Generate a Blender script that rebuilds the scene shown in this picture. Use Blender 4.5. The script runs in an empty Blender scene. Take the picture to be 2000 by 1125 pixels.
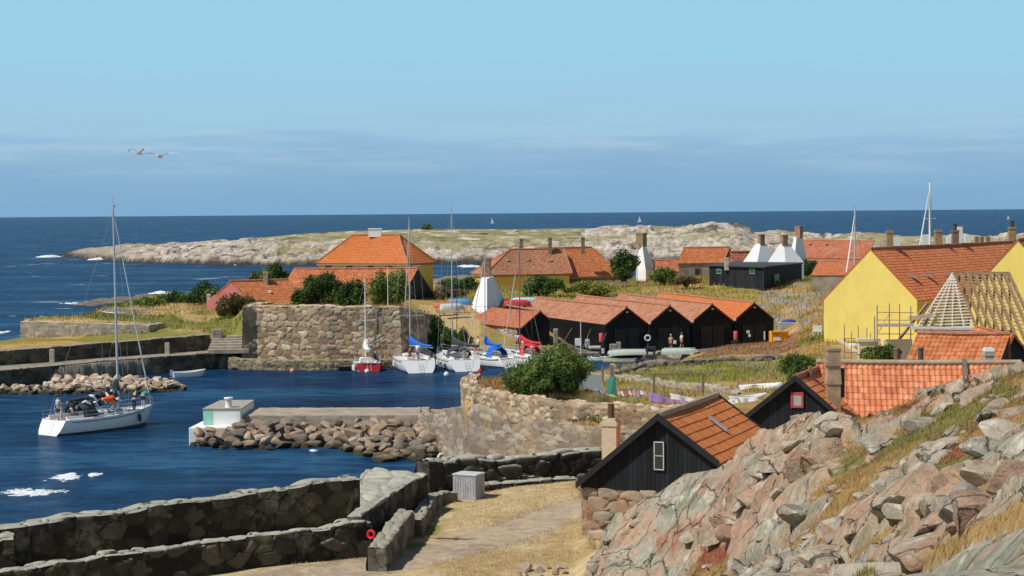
import bpy, math, random
import numpy as np
from mathutils import Vector, Matrix, Euler
R = math.radians
PI = math.pi
rng = np.random.default_rng(7)
random.seed(7)
S = bpy.context.scene
COL = S.collection

# ---------------------------------------------------------------- camera
F = 3600.0            # focal length in photo pixels (2000 wide)
CH = 15.0             # eye height above the sea
PITCH = math.atan(146.5 / F)
ROLL = math.atan(0.008)
CR = Matrix.Rotation(PI / 2 - PITCH, 3, 'X') @ Matrix.Rotation(-ROLL, 3, 'Z')
cd = bpy.data.cameras.new('camera')
cam = bpy.data.objects.new('camera', cd)
COL.objects.link(cam)
cam.matrix_world = Matrix.Translation((0, 0, CH)) @ CR.to_4x4()
cd.sensor_width = 36.0
cd.lens = 36.0 * F / 2000.0
cd.clip_start = 0.5
cd.clip_end = 200000
S.camera = cam

# ---------------------------------------------------------------- light
SUN_EL = R(52)
SUN_H = Vector((-math.cos(R(27)), -math.sin(R(27)), 0))     # towards the sun, in plan
SUN_DIR = Vector((SUN_H.x * math.cos(SUN_EL), SUN_H.y * math.cos(SUN_EL), math.sin(SUN_EL)))
ld = bpy.data.lights.new('sun', 'SUN')
ld.energy = 4.3
ld.angle = R(0.53)
ld.color = (1.0, 0.95, 0.86)
sun = bpy.data.objects.new('sun', ld)
COL.objects.link(sun)
sun.rotation_euler = SUN_DIR.to_track_quat('Z', 'Y').to_euler()
sun.location = (-40, -20, 60)

W = bpy.data.worlds.new('World')
S.world = W
W.use_nodes = True
nt = W.node_tree
nt.nodes.clear()
wo = nt.nodes.new('ShaderNodeOutputWorld')
bg = nt.nodes.new('ShaderNodeBackground')
sky = nt.nodes.new('ShaderNodeTexSky')
sky.sky_type = 'NISHITA'
sky.sun_disc = False
sky.sun_elevation = SUN_EL
sky.sun_rotation = math.atan2(SUN_H.x, SUN_H.y)
sky.air_density = 1.0
sky.dust_density = 0.6
sky.ozone_density = 1.5
WS = 0.06
bg.inputs['Strength'].default_value = WS
tc = nt.nodes.new('ShaderNodeTexCoord')
sep = nt.nodes.new('ShaderNodeSeparateXYZ')
nt.links.new(tc.outputs['Generated'], sep.inputs[0])
# low cloud bank over the horizon: its ragged top edge comes from a stretched noise
mp = nt.nodes.new('ShaderNodeMapping')
mp.inputs['Scale'].default_value = (5, 5, 38)
nt.links.new(tc.outputs['Generated'], mp.inputs[0])
nz = nt.nodes.new('ShaderNodeTexNoise')
nz.inputs['Scale'].default_value = 1.6
nz.inputs['Detail'].default_value = 5
nt.links.new(mp.outputs[0], nz.inputs['Vector'])
def wmath(op, a, b, c=None):
    n = nt.nodes.new('ShaderNodeMath'); n.operation = op
    for i, v in enumerate((a, b, c)):
        if v is None: continue
        if isinstance(v, (int, float)): n.inputs[i].default_value = v
        else: nt.links.new(v, n.inputs[i])
    return n.outputs[0]
zz = wmath('MULTIPLY_ADD', wmath('SUBTRACT', nz.outputs[0], 0.5), 0.034, sep.outputs[2])
ramp = nt.nodes.new('ShaderNodeValToRGB')
fac = wmath('MULTIPLY', zz, 7.0)
nt.links.new(fac, ramp.inputs[0])
def l_(r, g, b):
    f = lambda c: ((c / 255 + 0.055) / 1.055) ** 2.4 if c > 10 else c / 255 / 12.92
    return (f(r), f(g), f(b), 1)
els = ramp.color_ramp.elements
els[0].position = 0.0; els[0].color = l_(129, 172, 208)
els[1].position = 1.0; els[1].color = l_(155, 209, 231)
for p, c in ((0.05, (131, 173, 207)), (0.17, (139, 180, 211)), (0.23, (146, 186, 214)), (0.275, (148, 190, 219)), (0.31, (156, 199, 223)), (0.42, (159, 203, 227)), (0.62, (154, 208, 230))):
    e = els.new(p); e.color = l_(*c)
sc = nt.nodes.new('ShaderNodeVectorMath'); sc.operation = 'SCALE'
sc.inputs['Scale'].default_value = 1.0 / WS
# thin pale wisps along the top of the cloud bank
mp2 = nt.nodes.new('ShaderNodeMapping'); mp2.inputs['Scale'].default_value = (7, 7, 90); nt.links.new(tc.outputs['Generated'], mp2.inputs[0])
nz2 = nt.nodes.new('ShaderNodeTexNoise'); nz2.inputs['Scale'].default_value = 1.3; nz2.inputs['Detail'].default_value = 7; nz2.inputs['Roughness'].default_value = .62; nt.links.new(mp2.outputs[0], nz2.inputs['Vector'])
bnd = wmath('MAXIMUM', wmath('SUBTRACT', 1.0, wmath('MULTIPLY', wmath('ABSOLUTE', wmath('SUBTRACT', sep.outputs[2], .036), 0), 55.0)), 0.0)
wis = wmath('MULTIPLY', wmath('MULTIPLY', wmath('MAXIMUM', wmath('SUBTRACT', nz2.outputs[0], .47), 0.0), 4.0), bnd)
wis = wmath('MINIMUM', wis, .55)
wmx = nt.nodes.new('ShaderNodeMix'); wmx.data_type = 'RGBA'; nt.links.new(wis, wmx.inputs['Factor']); nt.links.new(ramp.outputs[0], wmx.inputs['A']); wmx.inputs['B'].default_value = l_(176, 203, 224)
nt.links.new(wmx.outputs['Result'], sc.inputs[0])
mixf = nt.nodes.new('ShaderNodeMapRange')
mixf.inputs['From Min'].default_value = 0.14
mixf.inputs['From Max'].default_value = 0.45
nt.links.new(sep.outputs[2], mixf.inputs['Value'])
mx = nt.nodes.new('ShaderNodeMix'); mx.data_type = 'RGBA'
nt.links.new(mixf.outputs[0], mx.inputs['Factor'])
nt.links.new(sc.outputs[0], mx.inputs['A'])
nt.links.new(sky.outputs[0], mx.inputs['B'])
nt.links.new(mx.outputs['Result'], bg.inputs['Color'])
nt.links.new(bg.outputs[0], wo.inputs[0])
S.view_settings.view_transform = 'Standard'
S.view_settings.look = 'None'
S.view_settings.exposure = 0.0
S.view_settings.gamma = 1.0

# ---------------------------------------------------------------- picture <-> place
def ray(px, py):
    return CR @ Vector(((px - 1000) / F, -(py - 562.5) / F, -1.0))
def at(px, py, z):
    d = ray(px, py); t = (z - CH) / d.z
    return Vector((d.x * t, d.y * t, z))
def atD(px, py, D):
    d = ray(px, py); t = D / d.y
    return Vector((d.x * t, D, CH + d.z * t))
def xz(px, D, z):
    "point at column px, distance D and height z"
    return Vector(((px - 1000 + (0.008 * ((CH - z) / D * F - 146))) / F * D, D, z))
def on_plane(px, py, P, g):
    "ray hits the vertical plane through P along plan direction g"
    d = ray(px, py); n = Vector((-g.y, g.x, 0))
    t = (P.x * n.x + P.y * n.y) / (d.x * n.x + d.y * n.y)
    return Vector((d.x * t, d.y * t, CH + d.z * t))
def hor(px): return 416 - 0.008 * (px - 1000)

# ---------------------------------------------------------------- noise (numpy)
def h2(ix, iy, k=0):
    n = (ix.astype(np.int64) * 374761393 + iy.astype(np.int64) * 668265263 + k * 974634777) & 0xffffffff
    n = ((n ^ (n >> 13)) * 1274126177) & 0xffffffff
    n = ((n ^ (n >> 15)) * 2246822519) & 0xffffffff
    return ((n ^ (n >> 16)) & 0xffffff) / float(0xffffff)
def vn(x, y, k=0):
    x = np.asarray(x, float); y = np.asarray(y, float)
    ix = np.floor(x); iy = np.floor(y); fx = x - ix; fy = y - iy
    fx = fx * fx * (3 - 2 * fx); fy = fy * fy * (3 - 2 * fy)
    a = h2(ix, iy, k); b = h2(ix + 1, iy, k); c = h2(ix, iy + 1, k); d = h2(ix + 1, iy + 1, k)
    return (a * (1 - fx) + b * fx) * (1 - fy) + (c * (1 - fx) + d * fx) * fy
def fbm(x, y, o=4, k=0):
    s = 0; a = 0.5; t = 0
    for i in range(o):
        s = s + a * vn(x * 2 ** i + 17.3 * i, y * 2 ** i - 9.1 * i, k + i); t += a; a *= 0.5
    return s / t
def voro(x, y, k=0, jit=0.8):
    "returns f1, f2, cell id random, centre offset x, y"
    x = np.asarray(x, float); y = np.asarray(y, float)
    ix = np.floor(x); iy = np.floor(y)
    f1 = np.full(x.shape, 9.0); f2 = np.full(x.shape, 9.0); cid = np.zeros(x.shape); cx = np.zeros(x.shape); cy = np.zeros(x.shape)
    for dx in (-1, 0, 1):
        for dy in (-1, 0, 1):
            jx = ix + dx; jy = iy + dy
            px = jx + 0.5 + (h2(jx, jy, k) - 0.5) * jit; py = jy + 0.5 + (h2(jx, jy, k + 5) - 0.5) * jit
            d = np.hypot(px - x, py - y)
            c = h2(jx, jy, k + 11)
            m = d < f1
            f2 = np.where(m, f1, np.minimum(f2, d))
            cid = np.where(m, c, cid); cx = np.where(m, x - px, cx); cy = np.where(m, y - py, cy)
            f1 = np.where(m, d, f1)
    return f1, f2, cid, cx, cy
def sstep(a, b, x):
    t = np.clip((x - a) / (b - a), 0, 1); return t * t * (3 - 2 * t)

# ---------------------------------------------------------------- materials
MATS = {}
def newmat(name):
    m = bpy.data.materials.new(name); m.use_nodes = True
    n = m.node_tree.nodes; p = n['Principled BSDF']
    return m, m.node_tree, p
def N(t, ty, **kw):
    n = t.nodes.new(ty)
    for k, v in kw.items():
        if hasattr(n, k) and k not in n.inputs.keys(): setattr(n, k, v)
        else: n.inputs[k].default_value = v
    return n
def L(t, a, b): t.links.new(a, b)
def rampn(t, src, stops):
    r = t.nodes.new('ShaderNodeValToRGB')
    e = r.color_ramp.elements
    while len(e) > 2: e.remove(e[-1])
    e[0].position, e[0].color = stops[0][0], (*stops[0][1], 1)
    e[1].position, e[1].color = stops[-1][0], (*stops[-1][1], 1)
    for p, c in stops[1:-1]:
        q = e.new(p); q.color = (*c, 1)
    if src is not None: L(t, src, r.inputs[0])
    return r.outputs[0]
def mixc(t, f, a, b, mode='MIX'):
    m = t.nodes.new('ShaderNodeMix'); m.data_type = 'RGBA'; m.blend_type = mode
    for k, v in (('Factor', f), ('A', a), ('B', b)):
        if isinstance(v, (int, float)): m.inputs[k].default_value = v
        elif isinstance(v, tuple): m.inputs[k].default_value = (*v[:3], 1)
        else: L(t, v, m.inputs[k])
    return m.outputs['Result']
def coords(t, scale=(1, 1, 1), kind='Object'):
    c = t.nodes.new('ShaderNodeTexCoord'); m = t.nodes.new('ShaderNodeMapping')
    m.inputs['Scale'].default_value = scale
    L(t, c.outputs[kind], m.inputs[0]); return m.outputs[0]
def noise(t, vec, scale, detail=4, rough=0.6):
    n = t.nodes.new('ShaderNodeTexNoise'); n.inputs['Scale'].default_value = scale
    n.inputs['Detail'].default_value = detail; n.inputs['Roughness'].default_value = rough
    L(t, vec, n.inputs['Vector']); return n.outputs[0]
def bump(t, p, h, strength=0.5, dist=0.05, prev=None):
    b = t.nodes.new('ShaderNodeBump'); b.inputs['Strength'].default_value = strength
    b.inputs['Distance'].default_value = dist; L(t, h, b.inputs['Height'])
    if prev is not None: L(t, prev, b.inputs['Normal'])
    L(t, b.outputs[0], p.inputs['Normal']); return b.outputs[0]
def attr(t, name, out='Fac'):
    a = t.nodes.new('ShaderNodeAttribute'); a.attribute_name = name; return a.outputs[out]

def plain(name, col, rough=0.6, var=0.12, scale=3.0, metal=0.0, bmp=0.0, spec=0.4):
    if name in MATS: return MATS[name]
    m, t, p = newmat(name)
    v = coords(t); n = noise(t, v, scale, 5)
    lo = tuple(c * (1 - var) for c in col); hi = tuple(min(1, c * (1 + var)) for c in col)
    L(t, rampn(t, n, [(0.3, lo), (0.7, hi)]), p.inputs['Base Color'])
    p.inputs['Roughness'].default_value = rough; p.inputs['Metallic'].default_value = metal
    p.inputs['Specular IOR Level'].default_value = spec
    if bmp: bump(t, p, noise(t, v, scale * 6, 4), bmp, 0.03)
    MATS[name] = m; return m

def stone_mat(name, stops, mortar, lichen=None, lich_amt=0.5, scale=2.5, rough=0.9, toplit_lich=None):
    "colour from the per-stone attribute, mortar where the edge attribute is low, lichen and dirt by noise"
    m, t, p = newmat(name)
    v = coords(t)
    c = rampn(t, attr(t, 'cell'), stops)
    n = noise(t, v, scale, 8, 0.65)
    c = mixc(t, 0.75, c, rampn(t, n, [(0.25, (0.55, 0.55, 0.55)), (0.75, (1.35, 1.33, 1.3))]), 'MULTIPLY')
    if lichen:
        n2 = noise(t, v, scale * 0.6, 7, 0.7)
        f = rampn(t, n2, [(0.52 - 0.1 * lich_amt, (0, 0, 0)), (0.66 - 0.1 * lich_amt, (1, 1, 1))])
        ff = t.nodes.new('ShaderNodeMath'); ff.operation = 'MULTIPLY'; L(t, f, ff.inputs[0]); ff.inputs[1].default_value = 0.75
        c = mixc(t, ff.outputs[0], c, lichen)
    if toplit_lich:  # upward faces paler: lichen, plus the sun on wall tops put into colour
        ge = t.nodes.new('ShaderNodeNewGeometry'); sx = t.nodes.new('ShaderNodeSeparateXYZ'); L(t, ge.outputs['Normal'], sx.inputs[0])
        c = mixc(t, rampn(t, sx.outputs[2], [(.45, (0, 0, 0)), (.8, (.85, .85, .85))]), c, mixc(t, n, tuple(q * .7 for q in toplit_lich), tuple(q * 1.25 for q in toplit_lich)))
    e = rampn(t, attr(t, 'edge'), [(0.03, (0, 0, 0)), (0.16, (1, 1, 1))])
    c = mixc(t, e, mortar, c)
    L(t, c, p.inputs['Base Color'])
    p.inputs['Roughness'].default_value = rough; p.inputs['Specular IOR Level'].default_value = 0.2
    bump(t, p, noise(t, v, scale * 5, 8, 0.7), 0.7, 0.06)
    MATS[name] = m; return m

def tile_mat(name, stops, dirt=(0.16, 0.11, 0.08), amt=0.35, scale=0.6, moss=None):
    m, t, p = newmat(name)
    v = coords(t)
    c = rampn(t, attr(t, 'cell'), stops)
    n = noise(t, v, scale, 7, 0.7)
    f = rampn(t, n, [(0.48, (0, 0, 0)), (0.72, (amt, amt, amt))])
    c = mixc(t, f, c, dirt)
    n3 = noise(t, v, 7.0, 4, 0.7)
    c = mixc(t, 0.6, c, rampn(t, n3, [(0.3, (0.72, 0.72, 0.72)), (0.7, (1.2, 1.2, 1.2))]), 'MULTIPLY')
    if moss:
        n2 = noise(t, v, scale * 2.3, 6, 0.75)
        c = mixc(t, rampn(t, n2, [(0.55, (0, 0, 0)), (0.7, (0.6, 0.6, 0.6))]), c, moss)
    L(t, c, p.inputs['Base Color'])
    p.inputs['Roughness'].default_value = 0.75; p.inputs['Specular IOR Level'].default_value = 0.3
    MATS[name] = m; return m

def leaf_mat(name, stops, trans=0.35):
    m, t, p = newmat(name)
    c = rampn(t, attr(t, 'cell'), stops)
    L(t, c, p.inputs['Base Color']); p.inputs['Roughness'].default_value = 0.6
    p.inputs['Specular IOR Level'].default_value = 0.25
    tr = t.nodes.new('ShaderNodeBsdfTranslucent'); L(t, c, tr.inputs['Color'])
    ms = t.nodes.new('ShaderNodeMixShader'); ms.inputs[0].default_value = trans
    L(t, p.outputs[0], ms.inputs[1]); L(t, tr.outputs[0], ms.inputs[2])
    L(t, ms.outputs[0], t.nodes['Material Output'].inputs['Surface'])
    MATS[name] = m; return m

def board_mat(name, col, pitch=0.16, rough=0.75, axis=None):
    "vertical boards: dark joints every pitch metres along u (attribute-free, uses object x/y mix)"
    m, t, p = newmat(name)
    v = coords(t)
    s = t.nodes.new('ShaderNodeSeparateXYZ'); L(t, v, s.inputs[0])
    dot = t.nodes.new('ShaderNodeVectorMath'); dot.operation = 'DOT_PRODUCT'
    L(t, v, dot.inputs[0]); dot.inputs[1].default_value = (axis[0], axis[1], 0) if axis else (1, 0, 0)
    pm = t.nodes.new('ShaderNodeMath'); pm.operation = 'PINGPONG'; L(t, dot.outputs['Value'], pm.inputs[0]); pm.inputs[1].default_value = pitch / 2
    g = rampn(t, pm.outputs[0], [(0.0, (0.25, 0.25, 0.25)), (0.02, (1, 1, 1))])
    fl = t.nodes.new('ShaderNodeMath'); fl.operation = 'SNAP'; L(t, dot.outputs['Value'], fl.inputs[0]); fl.inputs[1].default_value = pitch
    wn = t.nodes.new('ShaderNodeTexWhiteNoise'); wn.noise_dimensions = '1D'; L(t, fl.outputs[0], wn.inputs['W'])
    lo = tuple(c * 0.65 for c in col); hi = tuple(c * 1.5 for c in col)
    c = rampn(t, wn.outputs['Value'], [(0, lo), (1, hi)])
    v2 = coords(t, (6, 6, 0.7)); c = mixc(t, 0.5, c, rampn(t, noise(t, v2, 2.0, 6), [(0.3, (0.5, 0.5, 0.5)), (0.7, (1.6, 1.6, 1.6))]), 'MULTIPLY')
    c = mixc(t, 1.0, c, g, 'MULTIPLY')
    L(t, c, p.inputs['Base Color']); p.inputs['Roughness'].default_value = rough; p.inputs['Specular IOR Level'].default_value = 0.25
    bump(t, p, g, 0.6, 0.02)
    return m

def plaster(name, col, var=0.08, stain=(0.5, 0.42, 0.25), samt=0.2):
    m, t, p = newmat(name)
    v = coords(t, (1, 1, 0.6)); n = noise(t, v, 0.7, 8, 0.65)
    c = rampn(t, n, [(0.3, tuple(x * (1 - var) for x in col)), (0.7, tuple(min(1, x * (1 + var)) for x in col))])
    n2 = noise(t, coords(t, (2.5, 2.5, 0.5)), 1.1, 6, 0.7)
    c = mixc(t, rampn(t, n2, [(0.55, (0, 0, 0)), (0.8, (samt, samt, samt))]), c, stain)
    L(t, c, p.inputs['Base Color']); p.inputs['Roughness'].default_value = 0.9; p.inputs['Specular IOR Level'].default_value = 0.2
    bump(t, p, noise(t, coords(t), 9, 6), 0.35, 0.03)
    MATS[name] = m; return m

# ---------------------------------------------------------------- objects
def tag(o, label=None, cat=None, group=None, kind=None):
    if label: o['label'] = label
    if cat: o['category'] = cat
    if group: o['group'] = group
    if kind: o['kind'] = kind
    return o
def empty(name, loc, label, cat, group=None, rz=0):
    o = bpy.data.objects.new(name, None); COL.objects.link(o)
    o.location = loc; o.rotation_euler = (0, 0, rz); o.empty_display_size = 0.3
    return tag(o, label, cat, group)
def mesh_np(name, V, Fq, mat, parent=None, attrs=None, smooth=True, colattr=None):
    V = np.asarray(V, np.float32).reshape(-1, 3).copy()
    if parent is not None:
        V -= np.array(parent.get('_o', (0, 0, 0)), np.float32)
    Fq = np.asarray(Fq, np.int32)
    me = bpy.data.meshes.new(name)
    me.vertices.add(len(V)); me.vertices.foreach_set('co', V.ravel())
    k = Fq.shape[1]
    me.loops.add(Fq.size); me.loops.foreach_set('vertex_index', Fq.ravel())
    me.polygons.add(len(Fq)); me.polygons.foreach_set('loop_start', np.arange(0, Fq.size, k, dtype=np.int32))
    me.polygons.foreach_set('loop_total', np.full(len(Fq), k, np.int32))
    me.update(calc_edges=True); me.validate()
    me.polygons.foreach_set('use_smooth', np.full(len(me.polygons), smooth, bool))
    for nme, arr in (attrs or {}).items():
        a = me.attributes.new(nme, 'FLOAT', 'POINT'); a.data.foreach_set('value', np.asarray(arr, np.float32).ravel())
    if colattr is not None:
        a = me.attributes.new('gcol', 'FLOAT_COLOR', 'POINT')
        c = np.ones((len(V), 4), np.float32); c[:, :3] = colattr; a.data.foreach_set('color', c.ravel())
    me.materials.append(mat)
    o = bpy.data.objects.new(name, me); COL.objects.link(o)
    if parent is not None: o.parent = parent
    return o
def thing(name, loc, label, cat, group=None):
    "root Empty whose children are given in world coordinates"
    o = empty(name, loc, label, cat, group); o['_o'] = tuple(loc); return o

class MB:
    def __init__(s): s.v = []; s.f = []
    def add(s, vs, fs):
        b = len(s.v); s.v += [Vector(v) for v in vs]; s.f += [[i + b for i in f] for f in fs]; return s
    def box(s, c, d, rz=0, top=1.0, rot=None):
        M = Matrix.Rotation(rz, 3, 'Z') if rot is None else rot
        vs = []
        for z in (-1, 1):
            k = top if z > 0 else 1.0
            for x, y in ((-1, -1), (1, -1), (1, 1), (-1, 1)):
                vs.append(Vector(c) + M @ Vector((x * d[0] / 2 * k, y * d[1] / 2 * k, z * d[2] / 2)))
        return s.add(vs, [[3, 2, 1, 0], [4, 5, 6, 7], [0, 1, 5, 4], [1, 2, 6, 5], [2, 3, 7, 6], [3, 0, 4, 7]])
    def prism(s, poly, z0, z1):
        "vertical extrusion of a plan polygon"
        n = len(poly)
        vs = [(p[0], p[1], z0) for p in poly] + [(p[0], p[1], z1) for p in poly]
        return s.add(vs, [list(range(n))[::-1], list(range(n, 2 * n))] + [[i, (i + 1) % n, n + (i + 1) % n, n + i] for i in range(n)])
    def slab(s, pts, off):
        "polygon pts extruded by vector off"
        n = len(pts); off = Vector(off)
        vs = [Vector(p) for p in pts] + [Vector(p) + off for p in pts]
        return s.add(vs, [list(range(n))[::-1], list(range(n, 2 * n))] + [[i, (i + 1) % n, n + (i + 1) % n, n + i] for i in range(n)])
    def tube(s, pts, r, n=8, cap=True):
        pts = [Vector(p) for p in pts]
        rs = r if isinstance(r, (list, tuple)) else [r] * len(pts)
        ring = []; vs = []; up = None
        for i, p in enumerate(pts):
            d = (pts[min(i + 1, len(pts) - 1)] - pts[max(i - 1, 0)]).normalized()
            if up is None:
                up = Vector((0, 0, 1)) if abs(d.z) < 0.9 else Vector((1, 0, 0))
            a = d.cross(up).normalized(); b = d.cross(a).normalized(); up = -b if (-b).dot(up) > 0 else b
            ring.append(len(vs))
            for k in range(n):
                t = 2 * PI * k / n
                vs.append(p + a * math.cos(t) * rs[i] + b * math.sin(t) * rs[i])
        fs = []
        for i in range(len(pts) - 1):
            for k in range(n):
                fs.append([ring[i] + k, ring[i] + (k + 1) % n, ring[i + 1] + (k + 1) % n, ring[i + 1] + k])
        if cap: fs += [list(range(n))[::-1], [ring[-1] + k for k in range(n)]]
        return s.add(vs, fs)
    def lathe(s, c, prof, n=12):
        vs = []; c = Vector(c)
        for r, z in prof:
            for k in range(n):
                t = 2 * PI * k / n; vs.append(c + Vector((r * math.cos(t), r * math.sin(t), z)))
        fs = [[i * n + k, i * n + (k + 1) % n, (i + 1) * n + (k + 1) % n, (i + 1) * n + k] for i in range(len(prof) - 1) for k in range(n)]
        fs += [list(range(n))[::-1], [(len(prof) - 1) * n + k for k in range(n)]]
        return s.add(vs, fs)
    def loft(s, secs, close=False, caps=True):
        n = len(secs[0]); vs = [p for sec in secs for p in sec]; fs = []
        m = n if close else n - 1
        for i in range(len(secs) - 1):
            for k in range(m):
                fs.append([i * n + k, i * n + (k + 1) % n, (i + 1) * n + (k + 1) % n, (i + 1) * n + k])
        if caps: fs += [list(range(n))[::-1], [(len(secs) - 1) * n + k for k in range(n)]]
        return s.add(vs, fs)
    def ball(s, c, r, n=8, m=6, sc=(1, 1, 1)):
        c = Vector(c); vs = []; fs = []
        for i in range(m + 1):
            a = -PI / 2 + PI * i / m
            for k in range(n):
                t = 2 * PI * k / n
                vs.append(c + Vector((math.cos(a) * math.cos(t) * r * sc[0], math.cos(a) * math.sin(t) * r * sc[1], math.sin(a) * r * sc[2])))
        for i in range(m):
            for k in range(n): fs.append([i * n + k, i * n + (k + 1) % n, (i + 1) * n + (k + 1) % n, (i + 1) * n + k])
        return s.add(vs, fs)
    def build(s, name, mat, parent=None, smooth=False, bevel=0, label=None):
        o_ = Vector(parent.get('_o', (0, 0, 0))) if parent is not None else Vector((0, 0, 0))
        me = bpy.data.meshes.new(name)
        me.from_pydata([tuple(v - o_) for v in s.v], [], s.f); me.validate(); me.update()
        if smooth: me.polygons.foreach_set('use_smooth', np.full(len(me.polygons), True, bool)); me.set_sharp_from_angle(angle=R(40))
        me.materials.append(mat)
        o = bpy.data.objects.new(name, me); COL.objects.link(o)
        if parent is not None:
            o.parent = parent
            if '_o' in parent.keys(): o['_o'] = parent['_o'] if False else tuple(o_)
        if bevel:
            b = o.modifiers.new('bevel', 'BEVEL'); b.width = bevel; b.segments = 2; b.limit_method = 'ANGLE'
        if label: o['label'] = label
        return o
def kids(o): return [c for c in bpy.data.objects if c.parent == o]
def copy_tree(o, parent=None, cache=None):
    if cache is None:
        cache = {}
        for c in bpy.data.objects:
            if c.parent: cache.setdefault(c.parent.name, []).append(c)
    c = o.copy(); COL.objects.link(c); c.parent = parent
    for ch in cache.get(o.name, []): copy_tree(ch, c, cache)
    return c

def grid_faces(nu, nv, closed=False):
    i = np.arange(nu - 1)[:, None]; j = np.arange(nv - 1)[None, :]
    a = i * nv + j
    return np.stack([a, a + nv, a + nv + 1, a + 1], -1).reshape(-1, 4)

# ---------------------------------------------------------------- stone walls
def stone_wall(name, label, path, th, z0, z1, mat, cell=(0.6, 0.42), res=0.09, relief=0.07, batter=0.0, rag=0.08,
               side=1, cat='stone wall', parent=None, k=0, capmat=None, kind=None, closed_top=True):
    """path: plan points of the visible face, side=+1 puts the visible face on the right of the path.
    z0/z1 numbers or lists per path point. One mesh: front, top and back with real stone relief."""
    P = [Vector((p[0], p[1], 0)) for p in path]
    n = len(P)
    z0 = [z0] * n if isinstance(z0, (int, float)) else z0
    z1 = [z1] * n if isinstance(z1, (int, float)) else z1
    seg = [(P[i + 1] - P[i]).length for i in range(n - 1)]
    cum = np.concatenate([[0], np.cumsum(seg)])
    nm = []
    for i in range(n):
        d = Vector((0, 0, 0))
        if i > 0: d += (P[i] - P[i - 1]).normalized()
        if i < n - 1: d += (P[i + 1] - P[i]).normalized()
        d.normalize(); nm.append((side * d.y, -side * d.x))
    nm = np.array(nm)
    us = np.linspace(0, cum[-1], max(3, int(cum[-1] / res) + 1))
    X = np.interp(us, cum, [p.x for p in P]); Y = np.interp(us, cum, [p.y for p in P])
    NX = np.interp(us, cum, nm[:, 0]); NY = np.interp(us, cum, nm[:, 1])
    ln = np.hypot(NX, NY); NX /= ln; NY /= ln
    ZA = np.interp(us, cum, z0); ZB = np.interp(us, cum, z1)
    Hm = float(np.mean(ZB - ZA))
    nf = max(3, int(Hm / res) + 1); ntp = max(3, int(th / res) + 1); nb = max(3, nf // 3)
    w = np.concatenate([np.linspace(0, 1, nf), 1 + np.linspace(0, 1, ntp + 1)[1:], 2 + np.linspace(0, 1, nb + 1)[1:]])
    U, Wd = np.meshgrid(us, w, indexing='ij')
    vv = np.where(Wd <= 1, Wd * Hm, np.where(Wd <= 2, Hm + (Wd - 1) * th, Hm + th + (Wd - 2) * Hm))
    uu = U / cell[0] + 0.25 * np.floor(vv / cell[1]) + 31.7 * k
    wob = 0.25 * (vn(U * 1.3, vv * 1.3, k + 3) - 0.5)
    f1, f2, cid, cx, cy = voro(uu + wob, vv / cell[1] + wob + 13.1 * k, k)
    e = np.clip((f2 - f1) * 1.6, 0, 1)
    d = relief * (np.sqrt(sstep(0, 0.55, e)) * (0.55 + 0.9 * cid) - 0.3) + 0.35 * relief * (fbm(U * 3, vv * 3, 3, k) - 0.5)
    h = np.clip(Wd, 0, 1)
    ragz = rag * (vn(U / cell[0] * 0.8, U * 0, k + 9) - 0.5) * 2 + rag * (cid - 0.5)
    zt = ZB[:, None]; za = ZA[:, None]
    front = Wd <= 1; top = (Wd > 1) & (Wd <= 2); back = Wd > 2
    off = np.where(front, -batter * (h * (zt - za)), 0.0)
    offt = -batter * (zt - za)
    off = np.where(top, offt - (Wd - 1) * th, off)
    off = np.where(back, offt - th, off)
    z = np.where(front, za + h * (zt - za), zt + 0 * Wd)
    z = np.where(back, zt - (Wd - 2) * (zt - za), z)
    z = z + ragz * np.where(front, sstep(0.6, 1, h), np.where(top, 1.0, 1 - sstep(0, 0.4, Wd - 2)))
    dn = np.where(front, d, np.where(back, -d, 0)); dz = np.where(top, d, 0)
    edge1 = np.exp(-((Wd - 1) / 0.06) ** 2); dn = dn - 0.35 * relief * edge1
    VX = X[:, None] + NX[:, None] * (off + dn); VY = Y[:, None] + NY[:, None] * (off + dn); VZ = z + dz
    V = np.stack([VX, VY, VZ], -1).reshape(-1, 3)
    nu, nv = U.shape
    Fq = grid_faces(nu, nv)
    if side < 0: Fq = Fq[:, ::-1]
    # end caps: strips joining front point to back point at each end
    caps = []; Vc = [V]; b = len(V)
    ats = {'cell': cid.reshape(-1), 'edge': e.reshape(-1)}
    capn = 8
    for ui in (0, nu - 1):
        fr = V.reshape(nu, nv, 3)[ui, :nf]
        bx = X[ui] + NX[ui] * (offt[ui, 0] - th); by = Y[ui] + NY[ui] * (offt[ui, 0] - th)
        bk = np.stack([np.full(nf, bx), np.full(nf, by), fr[:, 2]], -1)
        tt = np.linspace(0, 1, capn)[None, :, None]
        g = fr[:, None, :] * (1 - tt) + bk[:, None, :] * tt
        sgn = -1 if ui == 0 else 1
        tx, ty = (-NY[ui] * side, NX[ui] * side)
        q1, q2, c2, _, _ = voro(np.broadcast_to(np.linspace(0, th / cell[0], capn)[None, :], (nf, capn)) + 7.7 + ui,
                                np.broadcast_to((fr[:, 2] / cell[1])[:, None], (nf, capn)), k + 2)
        ee = np.clip((q2 - q1) * 1.6, 0, 1)
        dd = sgn * relief * 0.6 * sstep(0, 0.4, ee) * np.sin(np.linspace(0, PI, capn))[None, :]
        g = g.copy(); g[..., 0] += dd * tx; g[..., 1] += dd * ty
        Vc.append(g.reshape(-1, 3)); caps.append(grid_faces(nf, capn) + b); b += nf * capn
        ats['cell'] = np.concatenate([ats['cell'], c2.reshape(-1)]); ats['edge'] = np.concatenate([ats['edge'], ee.reshape(-1)])
    V = np.concatenate(Vc); Fq = np.concatenate([Fq] + caps)
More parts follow.
